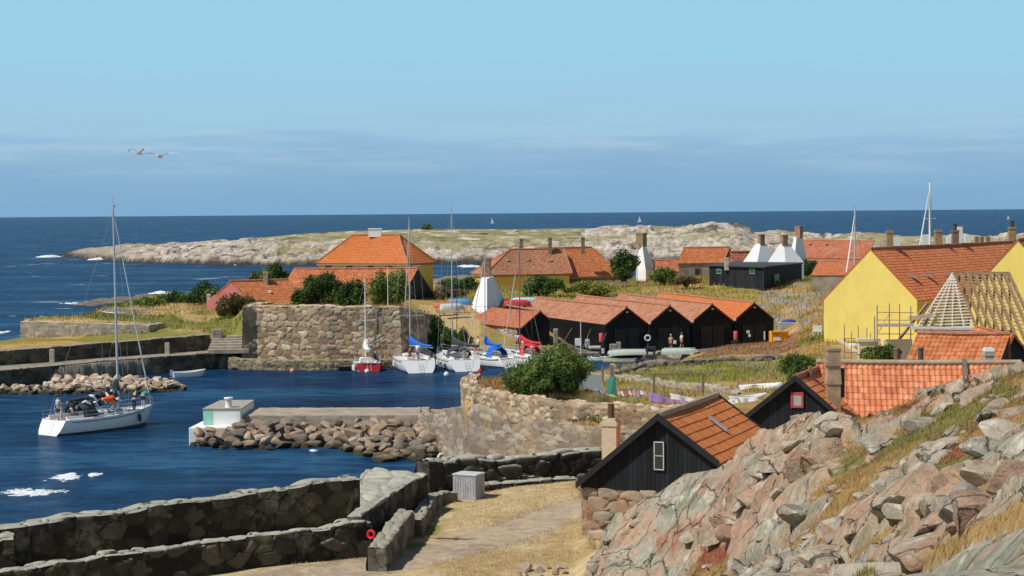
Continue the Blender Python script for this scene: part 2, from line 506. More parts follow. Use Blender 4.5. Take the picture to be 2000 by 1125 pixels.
    if parent is None:
        c = V.mean(0); o_ = (float(c[0]), float(c[1]), float(V[:, 2].min()))
        V = V - np.array(o_)
        o = mesh_np(name, V, Fq, mat, None, ats, smooth=True); o.location = o_
        tag(o, label, cat if kind is None else None, kind=kind)
    else:
        o = mesh_np(name, V, Fq, mat, parent, ats, smooth=True)
        if label: o['label'] = label
    o.data.set_sharp_from_angle(angle=R(50))
    return o

# ---------------------------------------------------------------- tiled roof slope
def tile_slope(name, P0, P1, P2, P3, mat, parent, tw=0.24, th=0.33, amp=0.035, step=0.03, k=0, sag=0.05, slab=0.09, cu=4):
    "P0 eave a, P1 eave b, P2 ridge b, P3 ridge a"
    P0, P1, P2, P3 = [np.array(p, float) for p in (P0, P1, P2, P3)]
    n = np.cross(P1 - P0, (P3 + P2) / 2 - (P0 + P1) / 2); n /= np.linalg.norm(n)
    if n[2] < 0: n = -n
    Lu = max(np.linalg.norm(P1 - P0), np.linalg.norm(P2 - P3)); Lv = max(np.linalg.norm(P3 - P0), np.linalg.norm(P2 - P1))
    Nu = max(2, int(round(Lu / tw))); Nv = max(2, int(round(Lv / th)))
    u = np.linspace(0, Nu, Nu * cu + 1)
    v = np.concatenate([[i + 0.03, i + 0.5, i + 0.985] for i in range(Nv)])
    U, V_ = np.meshgrid(u, v, indexing='ij')
    row = np.floor(V_); colm = np.floor(np.minimum(U, Nu - 1e-6))
    r = h2(colm, row, k); r2 = h2(colm, row, k + 3)
    fu = U - colm; fv = V_ - row
    hgt = amp * np.cos(2 * PI * (fu - 0.15)) * 0.5 + step * (1 - fv) + (r2 - 0.5) * 0.012
    s = U / Nu; t = V_ / Nv
    t = np.where(V_ < 0.1, 0, t)
    Pb = (P0[None, None] * ((1 - s) * (1 - t))[..., None] + P1[None, None] * (s * (1 - t))[..., None]
          + P2[None, None] * (s * t)[..., None] + P3[None, None] * ((1 - s) * t)[..., None])
    sg = sag * np.sin(PI * s) * (vn(s * 4, t * 3, k + 8) + 0.4)
    Pn = Pb + n[None, None] * (hgt - sg)[..., None]
    nu, nv = U.shape
    V = Pn.reshape(-1, 3); Fq = grid_faces(nu, nv)
    nrm = np.cross(Pn[1, 0] - Pn[0, 0], Pn[0, 1] - Pn[0, 0])
    if nrm[2] < 0: Fq = Fq[:, ::-1]
    b = len(V)
    # slab below
    lo = [p - n * slab for p in (P0, P1, P2, P3)]; hi = [p + n * step * 0.3 for p in (P0, P1, P2, P3)]
    Vs = np.array(lo + hi)
    Fs = np.array([[0, 1, 2, 3], [0, 1, 5, 4], [1, 2, 6, 5], [2, 3, 7, 6], [3, 0, 4, 7]]) + b
    # per-vertex colours, a little broad variation as well
    cell = np.clip(0.72 * r + 0.28 * fbm(U * 0.15, V_ * 0.2, 3, k + 4) , 0, 1)
    cell = np.concatenate([cell.reshape(-1), np.full(8, 0.3)])
    return mesh_np(name, np.concatenate([V, Vs]), np.concatenate([Fq, Fs]), mat, parent, {'cell': cell}, smooth=False)

# ---------------------------------------------------------------- foliage
def leaves(centers, radii, n, size, seed=0, flat=0.0, shell=0.5):
    g = np.random.default_rng(seed)
    C = np.array(centers, float); Rr = np.array(radii, float)
    w = np.prod(Rr, 1) ** (2 / 3); w /= w.sum()
    idx = g.choice(len(C), n, p=w)
    d = g.normal(size=(n, 3)); d /= np.linalg.norm(d, axis=1)[:, None]
    rad = 1 - shell * g.random(n) ** 1.6
    rad *= 1 + 0.55 * (fbm(d[:, 0] * 3.4 + idx * 3.1, d[:, 1] * 3.4 + d[:, 2] * 3.1, 3, seed) - 0.5) * 2 + .22 * (g.random(n) > .93) * g.random(n)
    p = C[idx] + d * Rr[idx] * rad[:, None]
    nn = d + 0.9 * g.normal(size=(n, 3)); nn[:, 2] += 0.3; nn /= np.linalg.norm(nn, axis=1)[:, None]
    a = np.cross(nn, g.normal(size=(n, 3))); a /= np.linalg.norm(a, axis=1)[:, None]
    b = np.cross(nn, a)
    s = size * (0.55 + 0.9 * g.random(n))[:, None]
    v0 = p - a * s; v1 = p - b * s * 0.5; v2 = p + a * s; v3 = p + b * s * 0.5
    V = np.stack([v0, v1, v2, v3], 1).reshape(-1, 3)
    Fq = np.arange(4 * n).reshape(n, 4)
    cl = np.clip(0.45 * g.random(n) + 0.25 * h2(idx, idx * 0, 3) + .9 * (fbm(p[:, 0] / size * .12, p[:, 1] / size * .05 + p[:, 2] / size * .12, 2, 9) - .33), 0, 1)
    return V, Fq, np.repeat(cl, 4)
def bush(name, label, cat, base, blobs, n, size, mat, seed, trunkmat, group=None, trunk=None):
    """blobs: list of (dx, dy, dz, rx, ry, rz) round the base point; crown > leaves, trunk > limbs to each blob"""
    o = thing(name, base, label, cat, group)
    B = Vector(base)
    C = [(B.x + b[0], B.y + b[1], B.z + b[2]) for b in blobs]
    V, Fq, cl = leaves(C, [b[3:6] for b in blobs], n, size, seed)
    V[:, 2] = np.maximum(V[:, 2], B.z - 0.6)
    mesh_np('crown', V, Fq, mat, o, {'cell': cl}, smooth=False)
    m = MB(); r0 = trunk or 0.12
    for i, c in enumerate(C):
        c = Vector(c); mid = B.lerp(c, 0.5) + Vector((0, 0, 0.15)); st = B + Vector((0.1 * math.cos(i), 0.1 * math.sin(i), -0.3))
        m.tube([st, mid, c, c + Vector((0, 0, blobs[i][5] * 0.4))], [r0, r0 * 0.6, r0 * 0.35, r0 * 0.12], 6)
    m.build('trunk', trunkmat, o)
    return o

def blades(pts, h, w, seed, lean=0.35, cols=None):
    "grass blades: two-segment thin triangles. pts (n,3)"
    g = np.random.default_rng(seed); n = len(pts)
    a = g.random(n) * 2 * PI; hh = h * (0.5 + g.random(n)); ww = w * (0.6 + 0.8 * g.random(n))
    dx = np.cos(a); dy = np.sin(a); la = g.random(n) * 2 * PI; ll = hh * lean * g.random(n) + hh * 0.12
    b0 = pts + np.stack([-dx * ww, -dy * ww, -0.05 + 0 * dx], 1); b1 = pts + np.stack([dx * ww, dy * ww, -0.05 + 0 * dx], 1)
    tip = pts + np.stack([np.cos(la) * ll, np.sin(la) * ll, hh], 1)
    V = np.stack([b0, b1, tip], 1).reshape(-1, 3)
    return V, np.arange(3 * n).reshape(n, 3)

# ================================================================= terrain
# key curves: for each picture column u, (distance, height) break points, same count in every column
NEAR = {
 -700: [(0,13.3),(14,11.2),(30,6),(46,3.4),(51,3.1),(51.4,3.3),(57.0,3.3),(58.0,-2),(95,-2)],
 0:    [(0,13.3),(14,11.2),(30,6),(50,3.3),(56.9,3.1),(57.2,3.25),(62.6,3.15),(63.6,-2),(95,-2)],
 350:  [(0,13.3),(14,11.2),(30,6),(54,3.2),(60.5,3.1),(60.9,3.15),(67.6,3.0),(68.6,-2),(95,-2)],
 705:  [(0,13.3),(14,11.2),(30,6),(56,3.1),(64.3,3.1),(64.7,3.05),(73.0,2.9),(75,-2),(95,-2)],
 745:  [(0,13.3),(14,11.2),(30,6),(56,3.1),(64,3.1),(65,3.05),(75,3.0),(78,-2),(95,-2)],
 835:  [(0,13.3),(14,11.2),(30,6),(56,3.1),(68,3.1),(70,3.1),(79,3.1),(82,0.6),(95,-1)],
 900:  [(0,13.3),(14,11.3),(30,6),(56,3.1),(68,3.1),(76,3.1),(80.5,3.2),(84,1.8),(95,0.8)],
 1000: [(0,13.3),(14,11.3),(30,6),(55,3.1),(60,3.1),(70,3.1),(81.5,3.3),(84,2.0),(95,1.5)],
 1120: [(0,13.3),(14,11.4),(30,7),(52,3.25),(59,3.15),(62,3.1),(82.5,3.3),(84,2.0),(95,1.5)],
 1160: [(0,13.3),(14,11.5),(30,7.4),(51,3.3),(58,4.0),(61,3.7),(64,3.15),(84,3.0),(95,1.8)],
 1200: [(0,13.3),(14,11.7),(30,8),(51,3.4),(57.5,4.4),(60,5.1),(63.3,3.5),(84,3.0),(95,2.0)],
 1250: [(0,13.3),(14,11.7),(30,8),(51,3.4),(56.5,4.7),(58.5,5.85),(63.0,4.0),(84,3.5),(95,2.8)],
 1290: [(0,13.3),(14,11.7),(30,8),(51,3.6),(56,5.1),(58,6.4),(62.6,4.4),(84,3.6),(95,3)],
 1330: [(0,13.3),(14,11.7),(30,8),(50.5,4.2),(55,5.6),(57.5,6.9),(62.2,4.8),(84,3.8),(95,3)],
 1400: [(0,13.3),(14,11.7),(30,8.2),(49,5.2),(53,6.4),(56,7.35),(61,5),(84,4),(95,3.5)],
 1450: [(0,13.3),(14,11.7),(30,8.4),(46.5,5.8),(51,7.1),(55,8.0),(60,5.5),(84,4.2),(95,3.8)],
 1500: [(0,13.3),(14,11.7),(30,8.7),(44,6.3),(49,7.6),(54,8.45),(59,5.8),(84,4.2),(95,4)],
 1600: [(0,13.3),(14,11.8),(28,9.2),(38,7.5),(45,8.6),(51,9.25),(56,6.6),(84,4.2),(95,4)],
 1700: [(0,13.3),(14,11.9),(25,10),(33,8.5),(41,9.0),(49,9.5),(54,7),(84,4.2),(95,4)],
 1800: [(0,13.3),(14,12.0),(22,10.6),(29,9.25),(38,9.75),(47.5,10.3),(53,7.5),(84,4.2),(95,4)],
 1900: [(0,13.3),(13,12.1),(19,11.2),(25,10.1),(36,10.4),(46,10.85),(52,8),(84,4.2),(95,4)],
 2000: [(0,13.3),(12,12.3),(17,11.6),(22,10.7),(33,10.9),(44.5,11.25),(51,8.4),(84,4.2),(95,4)],
 2400: [(0,13.3),(12,12.5),(17,12.1),(22,11.4),(33,11.7),(44,12.0),(51,8.8),(84,4.2),(95,4)],
}
w7 = lambda *z: [(95, z[0]), (110, z[1]), (120, z[2]), (126, z[3]), (130, z[4]), (140, z[5]), (150, z[6])]
sea7 = w7(-2, -2, -2, -2, -2, -2, -2)
MID = {
 -700: sea7 + [(151,-2),(152,1.5),(160,1.5),(160.6,2.7),(176,2.6),(182,-2),(205,-2),(300,-2),(350,-2)],
 0:    sea7 + [(160.5,-2),(161.2,1.5),(168.6,1.5),(169.2,2.6),(186,2.6),(191,-2),(205,-2),(300,-2),(350,-2)],
 36:   sea7 + [(162.5,-2),(163.2,1.5),(170,1.5),(170.6,2.7),(188,2.7),(193,-1),(203,-1),(300,-2),(350,-2)],
 44:   sea7 + [(163,-2),(163.5,1.5),(170.4,1.5),(171,2.8),(187,2.8),(188,4.45),(190,4.5),(196,-2),(350,-2)],
 160:  sea7 + [(167,-2),(167.6,1.5),(175,1.5),(175.6,2.8),(187,2.8),(188,4.3),(196,4.5),(206,-1),(350,-2)],
 300:  sea7 + [(174,-2),(174.6,1.5),(180,1.5),(180.6,2.9),(187.6,3.2),(191,3.9),(235,4.8),(250,1.5),(350,-2)],
 400:  [(a, -2) for a in (95,110,120,126,130,140,150)] + [(179,-2),(179.6,1.4),(184,1.5),(184.6,2.9),(197,3.6),(210,4.6),(240,4.6),(265,1.5),(350,-2)],
 455:  sea7 + [(181,-2),(181.5,1.3),(184,1.4),(186.5,2.6),(197,3.9),(210,5),(240,4.8),(290,1.5),(345,-2)],
 480:  sea7 + [(181,-2),(181.5,.85),(183.6,.9),(184.4,5.5),(200,5.4),(215,5.1),(240,4.5),(300,1.5),(345,-2)],
 780:  sea7 + [(181,-2),(181.5,.85),(183.6,.9),(184.4,5.5),(200,5.3),(215,5),(240,4.5),(305,2.5),(345,-2)],
 805:  sea7 + [(182,-2),(182.5,.85),(186,.9),(192,4.4),(200,4.6),(215,4.6),(240,4.4),(310,3.4),(345,-2)],
 850:  [(95,-1.5),(113,-1),(115,-.2),(118,-.2),(119,-2),(140,-2),(150,-2)] + [(183,-2),(183.6,.85),(187,.9),(192,2.2),(200,3.6),(215,4.2),(240,4.3),(320,3.8),(348,-2)],
 903:  [(95,.2),(110.6,.2),(112,.4),(113,.5),(116,.3),(119,-2),(150,-2)] + [(183.5,-2),(184,.85),(188,.9),(191,1.8),(200,3.6),(215,4.2),(240,4.4),(330,4.0),(350,-2)],
 906:  [(95,.6),(109.2,.5),(109.9,3.3),(112,4.3),(117,4.4),(119,-2),(150,-2)] + [(183.5,-2),(184,.85),(188,.9),(191,1.6),(200,3.6),(215,4.2),(240,4.4),(330,4.0),(350,-2)],
 1000: [(95,1.2),(103.8,1.2),(104.5,3.35),(108.5,4.4),(116,4.6),(118.5,-2),(150,-2)] + [(184,-2),(184.6,.85),(189,1.0),(191,1.4),(202,3.2),(215,4),(240,4.8),(320,3.5),(350,-2)],
 1100: [(95,1.5),(98.7,1.5),(99.3,3.4),(102.5,4.5),(117,4.6),(121,-2),(150,-2)] + [(184.6,-2),(185.2,.8),(190,.9),(194,1.2),(210,3.4),(222,4),(240,4.8),(320,3.5),(350,-2)],
 1150: [(95,1.8),(96.4,1.8),(97,3.5),(100,4.5),(107,4.45),(114,2.8),(158,1.2)] + [(186,-2),(186.6,.7),(192,.8),(200,1.1),(214,3.5),(232,4.3),(255,5),(320,3.5),(350,-2)],
 1230: [(95,2.0),(96.2,2.0),(96.8,3.6),(99,4.3),(103.2,4.15),(110,2.8),(158,1.8)] + [(187,-2),(188,.6),(195,.7),(205,1.4),(216,3.9),(240,4.9),(265,5),(320,3.5),(350,-2)],
 1290: [(95,2.5),(96,2.5),(96.6,3.7),(98.5,4.35),(102.5,4.2),(110,2.9),(158,2.1)] + [(185,-1.5),(187,.6),(195,.7),(208,1.6),(217,3.7),(240,5.2),(265,5.3),(320,3.5),(350,-2)],
 1345: [(95,3),(95.2,3),(96,3.8),(98,4.35),(102.5,4.15),(110,2.9),(158,2.2)] + [(180,.5),(189,.75),(198,.9),(209,1.8),(217,3.7),(240,5.2),(265,5.3),(320,3.5),(350,-2)],
 1420: [(95,3),(95.2,3),(96,3.8),(98,4.35),(102.5,4.1),(110,2.9),(158,2.4)] + [(178,1.9),(190,1.0),(200,1),(210,2.0),(218,3.7),(240,5.4),(265,5.5),(320,3.5),(350,-2)],
 1520: [(95,4),(96,4),(98,4.3),(110,3.6),(124,2.8),(157,2.4),(165,2.2)] + [(180,1.9),(196,1.3),(203,1.6),(212,2.8),(220,4),(240,5.6),(265,5.6),(320,3.5),(350,-2)],
 1600: [(95,4),(100,4.2),(104,4),(115,3.6),(125,3.3),(157,3.2),(165,3.3)] + [(180,3.4),(192,3.6),(202,3.8),(212,4.0),(222,4.5),(240,5.6),(265,5.6),(320,4),(350,-2)],
 2400: [(95,4),(100,4.2),(104,4),(115,3.6),(125,3.3),(157,3.2),(165,3.3)] + [(180,3.4),(192,3.6),(202,3.8),(212,4.0),(222,4.5),(240,5.6),(265,5.6),(320,4),(350,-2)],
}
ISL = {}
for u_, b_, y_, cD in ((-200,760,600,800),(60,720,600,760),(100,700,500,715),(160,668,488,705),(250,600,475,680),(300,590,476,660),(420,560,470,650),
                       (500,551,465,650),(600,545,455,650),(690,545,450,650),(820,548,447,650),(1000,548,447,650),(1150,545,445,650),(1185,545,441,650),
                       (1250,545,439,650),(1320,545,442,650),(1390,545,436,640),(1440,545,440,640),(1472,545,452,640),(1520,545,449,640),(1570,545,458,640),
                       (1620,545,462,640),(1680,545,452,640),(1750,545,459,640),(1960,545,461,640),(2000,545,454,640),(2400,545,450,640)):
    zc = CH - (y_ - hor(u_)) * cD / 3600 if y_ < 590 else -2
    ISL[u_] = [(350,-2),(b_ - 4,-2),(b_ + 2, min(1.2, zc) if zc > -1 else -2),(b_ * .55 + cD * .45, zc * .62 if zc > 0 else -2),(cD, zc),(cD + 60, zc * .5 if zc > 0 else -2),(cD + 110,-2),(2000,-2)]

def keyeval(T, u, D):
    us = sorted(T); K = len(T[us[0]])
    for q in us: assert len(T[q]) == K, q
    AD = np.array([[p[0] for p in T[q]] for q in us], float); AZ = np.array([[p[1] for p in T[q]] for q in us], float)
    kd = np.stack([np.interp(u, us, AD[:, k]) for k in range(K)], 0); kz = np.stack([np.interp(u, us, AZ[:, k]) for k in range(K)], 0)
    z = kz[0].copy()
    for k in range(K - 1):
        t = np.clip((D - kd[k]) / np.maximum(kd[k + 1] - kd[k], 1e-6), 0, 1)
        z = np.where(D >= kd[k], kz[k] + (kz[k + 1] - kz[k]) * t, z)
    return z
def base_h(u, D):
    u = np.asarray(u, float); D = np.asarray(D, float)
    zn = keyeval(NEAR, u, np.minimum(D, 95)); zm = keyeval(MID, u, np.clip(D, 95, 350)); zi = keyeval(ISL, u, D)
    return np.where(D < 95, zn, np.where(D < 350, zm, zi))
def XtoU(X, D): return 1000 + F * X / np.maximum(D, 1.0)

def rock_disp(X, Y, amp=1.0):
    "faceted bedrock: tilted blocks of three sizes with open joints"
    Y = Y * .62 + 1.25 * base_h(XtoU(X, Y), Y)
    wx = X + 0.5 * (fbm(X * .5, Y * .5, 3, 40) - .5) * 2; wy = Y + 0.5 * (fbm(X * .5, Y * .5, 3, 41) - .5) * 2
    c, s_ = math.cos(0.5), math.sin(0.5)
    ax = (wx * c + wy * s_); ay = (-wx * s_ + wy * c)
    d = 0
    for (sx, sy, A, tl, k, cr) in ((3.4, 5.0, .50, .36, 50, .10), (1.4, 1.9, .27, .40, 60, .08), (.62, .8, .11, .36, 70, .08)):
        f1, f2, cid, cx, cy = voro(ax / sx, ay / sy, k, .9)
        g1 = np.modf(cid * 37.13)[0] - .5; g2 = np.modf(cid * 91.7)[0] - .5
        d = d + A * (cid - .5) * 2 * 0.7 + tl * 2 * (g1 * cx * sx + g2 * cy * sy) * .5 - A * .55 * (1 - sstep(0, cr, f2 - f1))
    d = d + .10 * (fbm(X * 1.2, Y * 1.2, 2, 90) - .5)
    return d * amp

def outcrop_mask(u, D):
    "1 inside the bare granite outcrop on the right"
    left = np.interp(D, [12, 22, 30, 45, 52, 58, 64, 70], [1750, 1400, 1270, 1170, 1090, 1115, 1190, 1300])
    far = np.interp(u, [1100, 1200, 1300, 1400, 1500, 1600, 1700, 1800, 1900, 2000, 2400], [62, 62.5, 61.5, 60.5, 59, 56, 54, 53, 52, 51, 51])
    return sstep(0, 45, u - left + 30 * (fbm(D * .4, u * .01, 3, 5) - .5)) * (1 - sstep(0, 2.0, D - far)) * sstep(6, 12, D)

def rock_height(X, Y):
    u = XtoU(X, Y); b = base_h(u, Y)
    m = outcrop_mask(u, Y)
    sl_ = np.interp(u, [1720, 1800, 1900, 2000], [30, 28.5, 26, 24.6]); slab = sstep(1700, 1800, u) * (1 - sstep(sl_, sl_ + 1.6, Y)) * 0.88          # smooth whaleback slab nearest the camera
    amp = m * (1 - slab) * np.interp(u, [1100, 1250, 1500, 2400], [.35, .6, .95, 1.0])
    crest = np.interp(u, [1200, 1500, 2000], [58, 54, 44.5])
    amp = amp * (1 - np.interp(u, [1500, 1800], [.5, .8]) * np.exp(-((Y - crest) / 2.6) ** 2))
    dd = rock_disp(X, Y)
    rk = b + dd * amp + slab * m * (0.25 * (fbm(X * .5 + Y * .3, Y * .9 - X * .6, 4, 33) - .5))
    soil = b + 0.30 * (fbm(X * .35, Y * .22, 3, 12) - .5) * 2 - np.interp(u, [1200, 1500, 1700, 2000], [.45, .26, -.02, -.02]) + .05 * (fbm(X * 2, Y * 2, 2, 3) - .5)
    soil = soil - slab * 2
    isoil = sstep(-.04, .06, soil - rk) * m
    z = np.where(m > 0.01, np.maximum(rk, soil), b)
    return z, isoil, m

def ground_h(X, Y):
    X = np.asarray(X, float); Y = np.asarray(Y, float)
    u = XtoU(X, Y); z = base_h(u, Y)
    n = (fbm(X * .25, Y * .25, 4, 21) - .5)
    a = np.where(Y < 95, .12, np.where(Y < 350, .5, 0.0)) * sstep(.3, 2.0, z)
    a = np.where((Y > 95) & (Y < 121) & (z > 3.2), .4 * a, a)
    flat = (Y > 155) & (Y < 185)
    a = np.where(flat, .08 * (z > .3), a)
    z = z + a * n
    # rough bedrock on the hill behind the boat sheds and on the far shore
    return z

def poly_dist(X, Y, pts):
    d = np.full(np.shape(X), 1e9)
    for (x0, y0), (x1, y1) in zip(pts[:-1], pts[1:]):
        dx, dy = x1 - x0, y1 - y0
        t = np.clip(((X - x0) * dx + (Y - y0) * dy) / (dx * dx + dy * dy), 0, 1)
        d = np.minimum(d, np.hypot(X - x0 - t * dx, Y - y0 - t * dy))
    return d
PATH = [tuple(at(*p, 3.1)[:2]) for p in ((300, 1175), (560, 1128), (760, 1100), (900, 1070), (1030, 1030), (1140, 995), (1300, 960))]
def lerp3(a, b, t): return a * (1 - t[..., None]) + b * t[..., None]
def ground_col(X, Y, Z):
    "what the ground is made of: dry grass, green grass, gravel, rock, paving"
    u = XtoU(X, Y)
    A = lambda *c: np.broadcast_to(np.array(c, float), np.shape(X) + (3,))
    n1 = fbm(X * .18, Y * .18, 4, 61); n2 = fbm(X * .9, Y * .9, 3, 62); n3 = fbm(X * .07, Y * .07, 3, 63)
    dry = lerp3(A(.50, .335, .125), A(.36, .225, .07), sstep(.35, .65, n2))
    c = lerp3(dry, A(.235, .215, .05), sstep(.48, .66, n1))
    # near court: gravel path through straw
    dp = poly_dist(X, Y, PATH)
    grav = lerp3(A(.47, .37, .26), A(.37, .29, .21), sstep(.4, .6, n2))
    straw = lerp3(A(.57, .445, .25), A(.46, .335, .165), sstep(.35, .62, fbm(X * .5, Y * .35, 4, 66)))
    straw = lerp3(straw, A(.20, .21, .05), sstep(.0, .7, 1 - poly_dist(X, Y, [(-2.9, 75), (-3.6, 66), (-4.1, 61.5)]) / 1.1) * sstep(.35, .6, n2))
    near = lerp3(grav, straw, sstep(.8, 1.9, dp + 1.3 * (n1 - .5) + .7 * (n2 - .5)))
    c = np.where((Y < 86)[..., None], near, c)
    c = np.where((Y < 58)[..., None] & (u > 1100)[..., None], lerp3(A(.33, .21, .08), A(.17, .16, .045), sstep(.4, .6, n2)), c)
    # stony shore below the court wall, and gravel behind it
    sh = lerp3(A(.42, .33, .24), A(.30, .23, .165), sstep(.35, .6, n2))
    sh = lerp3(sh, A(.40, .27, .10), sstep(.5, .6, n1))
    c = np.where(((Y > 80) & (Y < 99))[..., None], sh, c)
    # quays: stone paving
    qy = lerp3(A(.34, .30, .24), A(.24, .21, .17), sstep(.35, .65, n2))
    mq = ((u < 460) & (Y > 155) & (Z < 2.2) & (Y < 186)) | ((u >= 460) & (u < 1150) & (Y > 178) & (Y < 190) & (Z < 1.5))
    c = np.where(mq[..., None], qy, c)
    qd = lerp3(A(.20, .175, .15), A(.14, .125, .11), sstep(.4, .6, n2))
    md = (u >= 1080) & (u < 1600) & (Y > 183) & (Y < 203) & (Z < 1.55)
    c = np.where(md[..., None], qd, c)
    mound = (u > 1330) & (u < 1560) & (Y > 163) & (Y < 190) & (Z > 1.05)
    c = np.where(mound[..., None], lerp3(A(.36, .22, .11), A(.28, .15, .08), n1), c)
    # fort terrace tops: brown straw
    ft = (Y > 97) & (Y < 121) & (u > 890) & (Z > 3.6)
    c = np.where(ft[..., None], lerp3(A(.46, .29, .11), A(.33, .20, .075), n2), c)
    yard = (Y >= 119) & (Y < 160) & (u > 1120) & (u < 1560)
    c = np.where(yard[..., None], lerp3(lerp3(A(.42, .30, .11), A(.25, .24, .05), sstep(.4, .6, n1)), A(.30, .25, .19), sstep(.55, .65, n2) * .7), c)
    # left shore
    lf = (Y > 186) & (u < 480)
    c = np.where(lf[..., None], lerp3(A(.48, .345, .15), A(.20, .20, .05), sstep(.42, .58, n1)), c)
    # grey rock showing through the hill
    hill = (Y > 203) & (Y < 345)
    rk = sstep(.60, .66, fbm(X * .16 + 5, Y * .16, 4, 71)) * hill
    c = lerp3(c, lerp3(A(.36, .31, .25), A(.25, .21, .17), n2), rk)
    hg = hill & (u > 850)
    c = np.where(hg[..., None], lerp3(c, A(.27, .25, .055), 0.7 * sstep(.45, .62, n3)), c)
    far = sstep(292, 300, Y)
    c = lerp3(c, lerp3(A(.20, .165, .13), A(.30, .26, .21), n2), far)
    dust = (u > 820) & (u < 940) & (Y > 188) & (Y < 215)
    c = np.where(dust[..., None], lerp3(A(.55, .40, .20), A(.45, .32, .14), n2), c)
    rr = (u > 1480) & (u < 1600) & (Y > 196) & (Y < 232)
    c = np.where(rr[..., None], lerp3(c, A(.33, .29, .25), sstep(.45, .6, fbm(X * .5, Y * .5, 4, 75))), c)
    # wet, dark edge at the waterline
    wet = (1 - sstep(.05, .5, Z)) * (Y > 64)
    c = lerp3(c, A(.06, .05, .035), wet)
    return c

m, t, p = newmat('ground_cover')
v = coords(t)
gc = attr(t, 'gcol', 'Color')
c_ = mixc(t, 0.8, gc, rampn(t, noise(t, v, 2.2, 8, 0.72), [(0.3, (0.6, 0.6, 0.6)), (0.7, (1.35, 1.35, 1.35))]), 'MULTIPLY')
L(t, c_, p.inputs['Base Color']); p.inputs['Roughness'].default_value = 0.95; p.inputs['Specular IOR Level'].default_value = 0.1
bump(t, p, noise(t, v, 5.0, 8, 0.7), 0.8, 0.12)
M_GROUND = m

def sheet(name, u0, u1, du, Ds, hf, cf, mat, drop=None):
    us = np.arange(u0, u1 + du, du); U, D = np.meshgrid(us, Ds, indexing='ij')
    X = (U - 1000) / F * D
    Z = hf(X, D); C = cf(X, D, Z)
    V = np.stack([X, D, Z], -1).reshape(-1, 3)
    Fq = grid_faces(*X.shape)
    if drop is not None:
        kz = (drop(U, D, Z).reshape(-1) > .5)[Fq].all(1)
        Fq = Fq[~kz]
    o = mesh_np(name, V, Fq, mat, None, smooth=True, colattr=C.reshape(-1, 3))
    return tag(o, kind='structure')

D1 = [0.6]
while D1[-1] < 352:
    d = D1[-1]; D1.append(d + (1.0 if d < 45 else .28 if d < 66 else .4 if d < 90 else .55 if d < 130 else .8 if d < 155 else .45 if d < 192 else .9))
ground = sheet('ground', -900, 2500, 7, np.array(D1), ground_h, ground_col, M_GROUND,
               drop=lambda U, D, Z: (outcrop_mask(U, D) > .97) | (Z < -1.9))

# far islet: low skerry with white bird-stained granite and a grassy back
def isl_h(X, Y):
    u = XtoU(X, Y); z = keyeval(ISL, u, Y)
    m_ = sstep(-1, 1.5, z)
    f1, f2, cid, cx, cy = voro(X / 7, Y / 16, 90, .9); g1, g2, c2, ex, ey = voro(X / 2.6, Y / 7, 91, .9)
    rk = rock_share(X, Y, u)
    d = (cid - .5) * 2.0 + (c2 - .5) * 1.1 - .5 * (1 - sstep(0, .12, f2 - f1)) - .35 * (1 - sstep(0, .12, g2 - g1))
    return z + m_ * (rk * d * .75 + .6 * (fbm(X * .05, Y * .05, 4, 92) - .5)) * np.where(Y > 640, .45, 1)
def rock_share(X, Y, u):
    "1 = bare rock, 0 = turf"
    n = fbm(X * .035, Y * .05, 4, 95)
    lim = np.interp(u, [100, 430, 520, 600, 800, 1000, 1130, 1180, 1380, 1500, 2400], [900, 900, 625, 598, 592, 590, 596, 900, 900, 900, 900])
    r = 1 - sstep(-8, 10, Y - lim + 50 * (n - .5))
    turf = sstep(.55, .62, fbm(X * .03 + 3, Y * .04, 3, 96)) * (u > 1180) * sstep(575, 600, Y)
    return np.clip(r * (1 - turf), 0, 1)
def isl_c(X, Y, Z):
    u = XtoU(X, Y); A = lambda *c: np.broadcast_to(np.array(c, float), np.shape(X) + (3,))
    g1, g2, c2, _, _ = voro(X / 2.6, Y / 7, 91, .9)
    f1, f2, c1, _, _ = voro(X / 1.3, Y / 3.6, 97, .9)
    wh = lerp3(A(.30, .24, .185), A(.66, .60, .51), np.clip(.55 * c2 + .45 * c1 + .35 * (fbm(X * .05, Y * .05, 3, 98) - .5), 0, 1))
    wh = lerp3(wh, A(.10, .085, .07), (1 - sstep(0, .10, f2 - f1)) * .8)
    wh = lerp3(wh, A(.16, .13, .11), sstep(.63, .7, fbm(X * .12, Y * .2, 3, 99)))
    left = 1 - sstep(180, 330, u); wh = lerp3(wh, A(.34, .28, .22), left * .7); wh = lerp3(wh, A(.33, .29, .14), sstep(.52, .60, fbm(X * .03, Y * .05, 4, 87)) * .75 * sstep(470, 560, u))
    tf = lerp3(A(.36, .305, .17), A(.26, .235, .11), sstep(.4, .62, fbm(X * .04, Y * .08, 4, 94)))
    tf = lerp3(tf, A(.10, .11, .04), sstep(.68, .72, fbm(X * .12, Y * .2, 3, 93)))
    tf = lerp3(tf, A(.62, .57, .50), sstep(.66, .70, fbm(X * .25, Y * .3, 3, 89)))
    c = lerp3(tf, wh, rock_share(X, Y, u))
    return lerp3(c, A(.055, .045, .038), 1 - sstep(.6, 1.9, Z + .8 * (fbm(X * .2, Y * .2, 2, 4) - .5)))
m, t, p = newmat('skerry_rock')
L(t, attr(t, 'gcol', 'Color'), p.inputs['Base Color']); p.inputs['Roughness'].default_value = .95; p.inputs['Specular IOR Level'].default_value = .1
bump(t, p, noise(t, coords(t), .6, 6, .7), .8, .8)
Di = np.concatenate([np.arange(535, 640, 1.7), np.arange(640, 770, 4)])
islet = sheet('islet', 70, 2300, 3.5, Di, isl_h, isl_c, m, drop=lambda U, D, Z: Z < -1.5)

